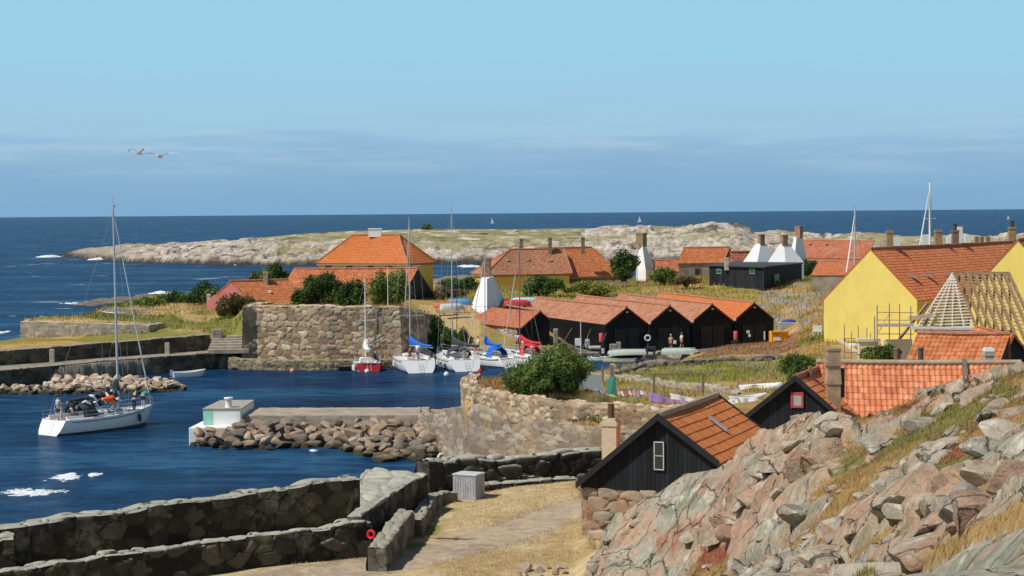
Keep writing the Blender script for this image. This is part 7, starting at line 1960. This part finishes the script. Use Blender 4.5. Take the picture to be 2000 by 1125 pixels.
for i in range(9):
    t = i / 8; beam(FR_.lerp(ER_, t), P_.lerp(PR_, min(1, t * 1.05)), .15, .20).build('rafter', RAFT, tf)
    beam(BA_.lerp(BB_, t), P_.lerp(PR_, t), .13, .17).build('rafter', RAFT, tf)
mb = MB()
for i in range(19):
    t = .03 + .95 * i / 18; a, b = P_.lerp(FL_, t), P_.lerp(FR_, t); o_ = Vector((-.1, -.14, .06))
    mb.slab([a + o_, b + o_, b + o_ + Vector((0, 0, .07)), a + o_ + Vector((0, 0, .07))], (0, -.03, 0))
mb.build('hip_battens', plain('pale_batten_light', (.72, .66, .58), .85, .15, 4), tf)
mb = MB(); rr = np.random.default_rng(4)
for i in range(16):
    t = .03 + .75 * i / 15; a, b = P_.lerp(FR_, t), PR_.lerp(ER_, t); o_ = Vector((.08, -.14, .1)); e = .12 * rr.random(); a = a.lerp(b, .02 + e * .3); b = a.lerp(b, 1 - e)
    mb.slab([a + o_, b + o_, b + o_ + Vector((0, 0, .06)), a + o_ + Vector((0, 0, .06))], (.02, -.03, 0))
mb.build('side_battens', plain('brown_batten', (.32, .22, .13), .85, .25, 4), tf)
beam(P_, PR_, .12, .2).build('ridge_beam', WOODD, tf)
for a, b in ((FL_, FR_), (FR_, ER_), (BA_, BB_), (FL_, BA_)): beam(a, b, .16, .2).build('wall_plate', WOODD, tf)
for q in (FL_, FL_.lerp(FR_, .35), FL_.lerp(FR_, .7), FR_, FR_.lerp(ER_, .5), BA_, BB_): beam(q, Vector((q.x, q.y, 3.2)), .16, .16).build('post', WOOD, tf)
q = FL_.lerp(P_, .45)
beam(atD(1752, 668, 117), atD(1812, 592, 118.5), .12, .16).build('brace', WOOD, tf); beam(atD(1800, 648, 118), atD(1822, 600, 119), .12, .16).build('brace', WOOD, tf); beam(atD(1775, 622, 117.5), atD(1822, 616, 117.5), .14, .26).build('tie_beam', WOODL, tf)
sc_ = thing('scaffold', atD(1735, 665, 115.5), 'grey tube scaffold with planks standing in front of the yellow gable', 'scaffold')
STEEL = plain('scaffold_tube', (.30, .26, .24), .5, .1, 4, metal=.3); PLANK = plain('scaffold_plank', (.48, .40, .33), .85, .2, 4)
for px_, yt in ((1713, 597), (1737, 594), (1757, 595), (1708, 620), (1779, 600)):
    a = atD(px_, yt, 115.5); MB().tube([a, Vector((a.x, a.y, 3.3))], .032, 6).build('upright', STEEL, sc_)
    b = Vector((a.x + .25, a.y + 1.2, a.z)); MB().tube([b, Vector((b.x, b.y, 3.3))], .028, 6).build('upright', STEEL, sc_)
for y_ in (610, 625, 652):
    MB().tube([atD(1712, y_, 115.4), atD(1785, y_ + .5, 115.4)], .026, 6).build('ledger', STEEL, sc_)
MB().tube([atD(1714, 652, 115.4), atD(1737, 612, 115.4)], .02, 6).build('diagonal', STEEL, sc_)
a, b = atD(1713, 638, 115.2), atD(1785, 638, 115.2); MB().slab([a, b, b + Vector((.2, 1.3, 0)), a + Vector((.2, 1.3, 0))], (0, 0, .14)).build('plank', PLANK, sc_)
a, b = atD(1778, 643, 114.2), atD(1925, 645, 113); MB().slab([a, b, b + Vector((.2, 1.0, 0)), a + Vector((.2, 1.0, 0))], (0, 0, .12)).build('plank', plain('zinc_edge', (.5, .5, .5), .6), sc_)
s2_ = thing('scaffold', atD(1665, 690, 118), 'low row of rusty scaffold poles at the left foot of the yellow gable', 'scaffold')
for px_, yt in ((1649, 634), (1663, 648), (1676, 637), (1693, 639), (1700, 650)):
    a = atD(px_, yt, 118); MB().tube([a, Vector((a.x, a.y, 3.2))], .03, 6).build('upright', STEEL, s2_)
for y_ in (661, 688): MB().tube([atD(1647, y_, 118), atD(1702, y_, 118)], .026, 6).build('ledger', STEEL, s2_)
a = atD(1678, 667, 117); b = atD(1716, 667, 117)
tag(MB().slab([(a.x, a.y, 3.3), (b.x, b.y, 3.3), b, a], (0, .5, 0)).slab([a + Vector((-.1, -.1, 0)), b + Vector((.1, -.1, 0)), b + Vector((.1, .7, 0)), a + Vector((-.1, .7, 0))], (0, 0, .18)).build('site_box', plain('cream_board', (.70, .60, .40), .8, .06, 3)), 'cream boarded box at the foot of the scaffold, left part', 'box')
a = atD(1726, 664, 116); b = atD(1782, 663, 116)
tag(MB().slab([(a.x, a.y, 5.1), (b.x, b.y, 5.1), b, a], (0, .4, 0)).build('board_stack', plain('cream_board2', (.74, .64, .48), .8, .06, 3)), 'long cream boards stacked under the scaffold, beside the brown rafters', 'boards')
a, b = atD(1640, 664, 122), atD(1678, 692, 118); tag(beam(a, b, .3, .12).build('plank_ramp', WOODL), 'pale plank leaning at the lower left corner of the yellow gable', 'plank')
a = atD(1755, 696, 96); 
# ================================================================= small things round the harbour
def onplane_box(px, D, ytop, ybot, wpx, d, name, label, cat, mat_, bev=.03, group=None):
    zt = CH - (ytop - hor(px)) * D / F; zb = CH - (ybot - hor(px)) * D / F; x = xz(px, D, zb).x
    o = MB().box((0, 0, (zt - zb) / 2), (wpx * D / F, d, zt - zb)).build(name, mat_, None, bevel=bev); o.location = (x, D, zb); return tag(o, label, cat, group)
# grey slatted bin
c = at(916, 973, 3.12); b_ = thing('litter_bin', c, 'weathered grey slatted litter bin with a lid on the straw by the court wall', 'litter bin')
GW = board_mat('grey_slats', (.40, .41, .43), .11, axis=(.95, -.3)); GW2 = plain('grey_lid', (.50, .52, .55), .7, .15, 4)
ang = R(-24); hgt_ = 1.0
mb = MB()
for i in range(9):
    for s in (-1, 1):
        off = Matrix.Rotation(ang, 3, 'Z') @ Vector(((i - 4) * .115, s * .42, 0)); mb.box(c + off + Vector((0, 0, hgt_ / 2)), (.10, .03, hgt_), ang)
        off = Matrix.Rotation(ang, 3, 'Z') @ Vector((s * .52, (i - 4) * .092, 0)); mb.box(c + off + Vector((0, 0, hgt_ / 2)), (.03, .082, hgt_), ang)
mb.build('slats', plain('grey_slat', (.36, .37, .40), .85, .25, 5), b_); MB().box(c + Vector((0, 0, hgt_ * .48)), (.98, .78, hgt_ * .9), ang).build('liner', plain('bin_dark', (.06, .06, .07), .8), b_); MB().box(c + Vector((0, 0, hgt_ + .03)), (1.12, .92, .07), ang).build('lid', GW2, b_, bevel=.02)
# lifebuoy on post with dark stand
q = at(1265, 684, .7); lb_ = thing('lifebuoy_stand', (q.x, 186.6, .7), 'white ring lifebuoy on a dark stand before the second boat shed', 'lifebuoy')
cc = atD(1265, 660, 186.5); MB().tube([cc + Vector((math.cos(a), 0, math.sin(a))) * .27 for a in np.linspace(0, 2 * PI, 21)], .075, 8, cap=False).build('ring', FRW, lb_, smooth=True)
MB().tube([cc + Vector((math.cos(a) * .2, -.08, math.sin(a) * .16 - .02)) for a in np.linspace(.4, 2.9, 9)], .03, 6).build('line', DKG, lb_); MB().box((cc.x, cc.y + .12, (cc.z + .7) / 2), (.12, .12, cc.z - .7 + .3)).build('post', DKG, lb_)
q = at(1273, 700, .65)
wn = thing('winch', (q.x, 181.5, .3), 'black iron winch with a drum on the quay edge between the upturned skiffs', 'winch')
zq = CH - (699 - hor(1273)) * 181.5 / F; MB().box((q.x, 181.5, zq + .1), (1.1, .8, .35)).box((q.x - .35, 181.5, zq + .6), (.15, .6, 1.0)).box((q.x + .35, 181.5, zq + .6), (.15, .6, 1.0)).build('frame', DKG, wn, bevel=.03); MB().tube([(q.x - .5, 181.5, zq + .85), (q.x + .5, 181.5, zq + .85)], .28, 12).build('drum', BLKP, wn)
for px_, yt, yb, D_, lb in ((1173, 651, 668, 184.5, 'red fire-hose drum post in front of the first boat shed'), (1436, 647, 664, 190.5, 'red drum post between the third and fourth boat sheds')):
    zt = CH - (yt - hor(px_)) * D_ / F; zb = CH - (yb - hor(px_)) * D_ / F; x = xz(px_, D_, zb).x; o = thing('hose_drum', (x, D_, zb - .8), lb, 'hose drum', 'red hose drums by the sheds')
    MB().lathe((x, D_, zb), [(.2, 0), (.22, .05), (.22, zt - zb - .05), (.19, zt - zb)], 14).build('drum', plain('faded_red', (.62, .10, .10), .6), o, smooth=True); MB().box((x, D_, zb - .4), (.08, .08, .85)).build('post', DKG, o)
onplane_box(1128, 183.5, 661, 676, 13, .1, 'notice_board', 'white notice board beside the white pole on the shed quay', 'sign', FRW)
onplane_box(1146, 185, 662, 681, 10, .9, 'tarped_crate', 'grey tarpaulined crate beside the white notice board', 'crate', plain('grey_tarp', (.34, .35, .35), .8), .2)
onplane_box(1160, 184.5, 676, 682, 24, .9, 'trailer_boat_cover', 'low pale covered trailer on the quay left of the wooden bins', 'trailer', plain('pale_cover', (.45, .44, .40), .8), .1)
for px_, w_, yt, lb in ((1196, 14, 672, 'left wooden barrel-like bin on the shed quay'), (1207, 9, 668, 'right narrower wooden bin with a stone on it, on the shed quay')): onplane_box(px_, 184.3, yt, 690, w_, .7, 'wooden_bin', lb, 'bin', plain('bin_wood', (.24, .22, .18), .85, .3, 4), .08, 'wooden bins on the shed quay')
onplane_box(1176, 183.5, 681, 691, 6, .3, 'bollard', 'short stone bollard on the shed quay', 'bollard', GW2)
onplane_box(1084, 184.5, 642, 690, 10, .6, 'stone_pillar', 'rough stone pillar at the left corner of the first boat shed', 'pillar', plain('pillar_stone', (.26, .23, .19), .9, .4, 1.5, bmp=.8), .1)
for x0, y0, x1, y1, lb in ((1096, 676, 1117, 641, 'oar leaning against the first boat shed, leftmost'), (1138, 680, 1154, 643, 'oar leaning against the first boat shed, by the grey crate'), (1168, 690, 1184, 650, 'long oar leaning beside the red hose drum')):
    tag(MB().tube([atD(x0, y0, 184), atD(x1, y1, 185.6)], .035, 6).build('oar', WOODD), lb, 'oar', 'oars leaning on the first shed')
# yellow digger-like container and blue-topped skip
og_ = thing('orange_skip', at(1520, 668, 1.7), 'bright orange container with a lattice front, right of the fourth boat shed', 'container')
q = atD(1521, 658, 186); OR = plain('signal_orange', (.85, .35, .01), .6, .08, 3)
MB().box((q.x, q.y, q.z), (1.75, 1.2, 1.15), .1).build('body', OR, og_, bevel=.04)
mb = MB()
for i in range(6): mb.box((q.x - .75 + i * .3, q.y - .68, q.z + .02), (.07, .08, 1.2), .1)
mb.box((q.x, q.y - .7, q.z + .55), (1.8, .1, .1), .1).box((q.x, q.y - .7, q.z - .5), (1.8, .1, .1), .1).build('lattice', plain('dark_orange', (.60, .22, .01), .6), og_)
MB().box((q.x - .3, q.y - .76, q.z - .15), (.8, .02, .35), .1).build('pale_panel', FRW, og_)
sk = thing('skip', at(1540, 650, 2), 'grey waste skip with a dark blue cover, above the orange container', 'skip')
q = atD(1541, 638, 203); MB().box((q.x, q.y, q.z), (2.2, 1.5, 1.0), 0, 1.08).build('body', plain('skip_grey', (.38, .40, .40), .7, .2, 2), sk, bevel=.04)
MB().ball((q.x, q.y, q.z + .5), .8, 10, 6, (1.1, .7, .4)).build('cover', plain('navy_tarp', (.03, .04, .25), .7), sk, smooth=True)
for px_, py_, lb in ((1500, 658, 'pale doorpost at the right corner of the fourth boat shed'),):
    a = atD(1493, 650, 191); tag(MB().box((a.x, a.y, a.z - .3), (.12, .1, .9)).build('post', FRW), lb, 'post')
a = atD(1461, 648, 188.5); tag(MB().box((a.x, a.y, a.z), (.32, .05, .3)).box((a.x + .15, a.y, a.z - .38), (.25, .05, .3)).build('net_float', plain('pale_float', (.55, .55, .52), .8)), 'pale floats hanging on the door of the fourth boat shed', 'float')
for px_, py_, lb in ((1592, 650, 'left white garden chair by the yellow gable'), (1600, 650, 'right white garden chair by the yellow gable')):
    q = at(px_, 656, 3.4); o = thing('garden_chair', q, lb, 'chair', 'white garden chairs by the yellow gable')
    MB().box(q + Vector((0, 0, .42)), (.45, .45, .05)).build('seat', FRW, o); MB().box(q + Vector((.05, .2, .7)), (.45, .05, .55)).build('backrest', FRW, o)
    for sx in (-1, 1):
        for sy in (-1, 1): MB().box(q + Vector((sx * .19, sy * .19, .2)), (.05, .05, .44)).build('leg', FRW, o)
q = at(1514, 553, 5.7); gc_ = thing('garden_chair', (q.x, 236, 5.6), 'green garden chair against the dark end wall of the low black shed', 'chair')
q = Vector((q.x, 235.5, 5.7)); MB().box(q + Vector((0, 0, .42)), (.6, .5, .06)).build('seat', FRG, gc_); MB().box(q + Vector((.0, .22, .85)), (.6, .05, .75)).build('backrest', FRG, gc_)
for sx in (-1, 1): MB().box(q + Vector((sx * .27, 0, .2)), (.06, .45, .44)).build('leg', FRG, gc_)

# washing lines on the bastion
def ground_at(px, D): return float(ground_h(np.array([(px - 1000) / F * D]), np.array([D]))[0])
def post(px, D, ytop, lb, w=.14, mat_=WOODD, name='wooden_post', grp=None, cross=None):
    q = atD(px, ytop, D); z0 = ground_at(px, D) - .2; o = thing(name, (q.x, D, z0), lb, 'post', grp)
    MB().box((q.x, D, (z0 + q.z) / 2), (w, w, q.z - z0)).build('pole', mat_, o)
    if cross:
        e = atD(cross, ytop + 1, D + .3); MB().tube([(q.x, D, q.z - .05), (e.x, e.y, e.z)], .035, 6).build('cross_bar', mat_, o)
    return o
post(1195, 118, 713, 'tall weathered post between bush and washing, right one of a pair', .24, plain('post_grey', (.23, .19, .16), .9, .3, 3))
post(1177, 121, 716, 'tall weathered post just right of the big bush, left one of a pair', .16, plain('post_grey', (.23, .19, .16), .9, .3, 3))
YP = plain('yard_post', (.16, .15, .11), .9, .3, 3)
post(1277, 122, 729, 'left dark post of the drying frame in the yard', .14, YP, cross=1372); post(1373, 122, 729, 'right dark post of the drying frame in the yard', .14, YP)
ln = MB()
def line(p, q, sag=.15, r=.012):
    pts = [p.lerp(q, t) - Vector((0, 0, sag * 4 * t * (1 - t))) for t in np.linspace(0, 1, 9)]; ln.tube(pts, r, 4)
LA, LB, LC_, LD = atD(1138, 753, 108), atD(1215, 757, 109), atD(1268, 764, 109), atD(1480, 768, 108)
line(LA, atD(1200, 770, 108.6)); line(LB, LC_); line(LC_, atD(1372, 775, 109)); line(atD(1372, 770, 109), LD, .1)
tag(ln.build('washing_line', WIRE), 'thin sagging washing lines strung over the bastion', 'washing line')
def cloth_(px0, px1, ytop0, ytop1, drop, D, colr, lb, seed, D2=None, taper=0.0):
    D2 = D2 or D; a, b = atD(px0, ytop0, D), atD(px1, ytop1, D2); n, m_ = 12, 8; V = []; g = np.random.default_rng(seed); ph = g.random() * 6
    for i in range(n):
        for j in range(m_):
            s, t = i / (n - 1), j / (m_ - 1); p = a.lerp(b, s) - Vector((0, 0, .02 + drop * t * (1 - taper * s)))
            p += Vector((.10 * t * math.sin(s * 8 + ph) + .12 * t, -.10 * t * math.sin(s * 11 + ph) + .02, 0)); V.append(p)
    Fq = grid_faces(n, m_); o = mesh_np('hanging_cloth', [tuple(v) for v in V], Fq, plain('linen_%d' % seed, colr, .9, .05, 3)); s_ = o.modifiers.new('thickness', 'SOLIDIFY'); s_.thickness = .006
    return tag(o, lb, 'laundry', 'washing on the bastion')
cloth_(1140, 1150, 757, 759, .30, 107.6, (.72, .28, .32), 'pink towel hanging leftmost on the washing line', 1)
cloth_(1151, 1158, 760, 762, .30, 107.6, (.78, .66, .08), 'yellow cloth beside the pink towel', 2)
cloth_(1162, 1184, 758, 767, .34, 107.6, (.72, .74, .80), 'white sheet slanting beside the yellow cloth', 3)
cloth_(1185, 1200, 768, 771, .16, 107.6, (.60, .68, .20), 'small lime-green cloth beside the slanting white sheet', 4)
cols_ = ((.75, .40, .36), (.78, .72, .66), (.55, .12, .14), (.76, .70, .68), (.72, .35, .42), (.45, .30, .55), (.78, .74, .76), (.70, .34, .42))
nms = ('salmon', 'cream', 'dark red', 'off-white', 'rose', 'mauve', 'white', 'pink')
for i in range(8):
    px_ = 1204 + i * 7.6; cloth_(px_, px_ + 5, 762 + (i % 3), 763 + (i % 2), .24 + .05 * (i % 3), 108.8, cols_[i], 'small %s garment pegged in the row between post and purple sheet' % nms[i], 20 + i)
cloth_(1268, 1318, 765, 781, .62, 109, (.42, .26, .62), 'large purple sheet on the washing line', 40, taper=.55)
cloth_(1309, 1360, 767, 779, .40, 108.6, (.80, .76, .80), 'white sheet right of the purple one', 41, taper=.5)
cloth_(1322, 1355, 781, 784, .2, 108.2, (.50, .34, .68), 'lilac cloth below the white sheet', 42)
cloth_(1414, 1442, 783, 779, .25, 108, (.78, .80, .82), 'white cloth slanting behind the nearest roof ridge', 43)
cloth_(1443, 1483, 776, 775, .45, 108, (.76, .80, .82), 'white sheet with a dark mark at the right end of the washing line', 44, taper=.7)
q = atD(1155, 742, 112); z0 = ground_at(1155, 112)
o = thing('fishing_net', (q.x, 112, z0), 'grey and green net hung on a low frame behind the pink towel', 'net'); MB().add([(q.x - .7, 112, z0 + .4), (q.x + 1.0, 112, z0 + .4), (q.x + .6, 112.4, q.z + .25), (q.x - .3, 112.4, q.z + .35), (q.x - .7, 113.2, z0 + .4), (q.x + 1.0, 113.2, z0 + .4)], [[0, 1, 2, 3], [4, 5, 2, 3][::-1]]).build('net', plain('grey_net', (.26, .29, .29), .9), o)
MB().add([(q.x + 1.0, 112, z0 + .1), (q.x + 1.6, 112.1, z0 + .1), (q.x + 1.45, 112.3, q.z + .3), (q.x + 1.0, 112.3, q.z - .1)], [[0, 1, 2, 3]]).build('green_net', plain('green_net', (.05, .26, .20), .9), o)
# white clutter on the ground near the house site
q = at(1664, 676, 3.5); tag(MB().ball(q, .45, 9, 6, (1.3, .8, .6)).build('white_sack', FRW, smooth=True), 'white sack lying at the foot of the yellow gable', 'sack')
for px_, D_, w_, yt, lb in ((1751, 300, 16, 463, 'low white object on the rocks right of the first chimney'), (1808, 300, 13, 458, 'white hut-like box beside the tall mast'), (1856, 300, 12, 462, 'small white box on the far rocks'), (1891, 300, 11, 459, 'square white box on the far rocks'), (1876, 298, 9, 443, 'white arched frame on the far rocks')):
    onplane_box(px_, D_, yt, 482, w_, .8, 'white_box', lb, 'box', FRW, .02, 'white things on the far quay')
for i, px_ in enumerate((1909, 1919, 1931)):
    onplane_box(px_, 295, 462, 478, 7, .5, 'brown_post', ('left', 'middle', 'right')[i] + ' brown post of three on the far quay behind the yellow house', 'post', WOODD, .02, 'brown posts on the far quay')

# rough broken blocks lying over the outcrop
def rock_blocks():
    import bmesh
    g = np.random.default_rng(21); protos = []
    for i in range(8):
        bm = bmesh.new(); bmesh.ops.create_icosphere(bm, subdivisions=3, radius=1.0); P = np.array([v.co[:] for v in bm.verts]); Fc = np.array([[v.index for v in f.verts] for f in bm.faces]); bm.free()
        gg = np.random.default_rng(500 + i); cuts = gg.normal(size=(9, 3)); cuts /= np.linalg.norm(cuts, axis=1)[:, None]
        for c, d in zip(cuts, gg.uniform(.38, .8, 9)): s = P @ c; P = P - np.maximum(s - d, 0)[:, None] * c[None] * .97
        P *= 1 + .08 * (fbm(P[:, 0] * 2.5 + P[:, 2] + i, P[:, 1] * 2.5 - P[:, 2], 3, i) - .5)[:, None]; protos.append((P, Fc))
    n = 950; u = g.uniform(1150, 2080, n); D = np.sqrt(g.uniform(22 ** 2, 60 ** 2, n)); X = (u - 1000) / F * D
    mk = outcrop_mask(u, D); Z, soil, _ = rock_height(X, D); s = .12 + .60 * g.random(n) ** 3
    low = (D < np.interp(u, [1680, 1800, 1900, 2000], [31, 30, 28, 26.5])) & (u > 1680); crest_ = np.interp(u, [1200, 1500, 2000], [58, 54, 44.5])
    dens = fbm(X * .35, D * .35, 3, 222) + .15 * g.random(n)
    keep = (mk > .6) & ~low & (dens > .50); s = np.where(np.abs(D - crest_) < 2.5, s * .5, s)
    Vs, Fs, Cs = [], [], []; b = 0
    for i in np.nonzero(keep)[0]:
        P, Fc = protos[int(g.integers(8))]; e = Euler((g.uniform(-.4, .4), g.uniform(-.4, .4), g.uniform(0, 6.28))).to_matrix(); M = np.array(e)
        Q = (P * np.array([1.25, 1.0, .62]) * s[i]) @ M.T + np.array([X[i], D[i], Z[i] - .22 * s[i]]); Vs.append(Q); Fs.append(Fc + b); b += len(P)
        Cs.append(np.tile(np.array([(.38, .25, .175), (.35, .29, .22), (.31, .285, .235), (.36, .24, .165), (.42, .36, .28)][int(g.integers(5))]) * g.uniform(.85, 1.1), (len(P), 1)))
    V = np.concatenate(Vs); C = np.concatenate(Cs)
    o = mesh_np('rock_blocks', V, np.concatenate(Fs), bpy.data.materials['granite'], None, colattr=C, smooth=True); o.data.set_sharp_from_angle(angle=R(26)); tag(o, kind='structure')
rock_blocks()
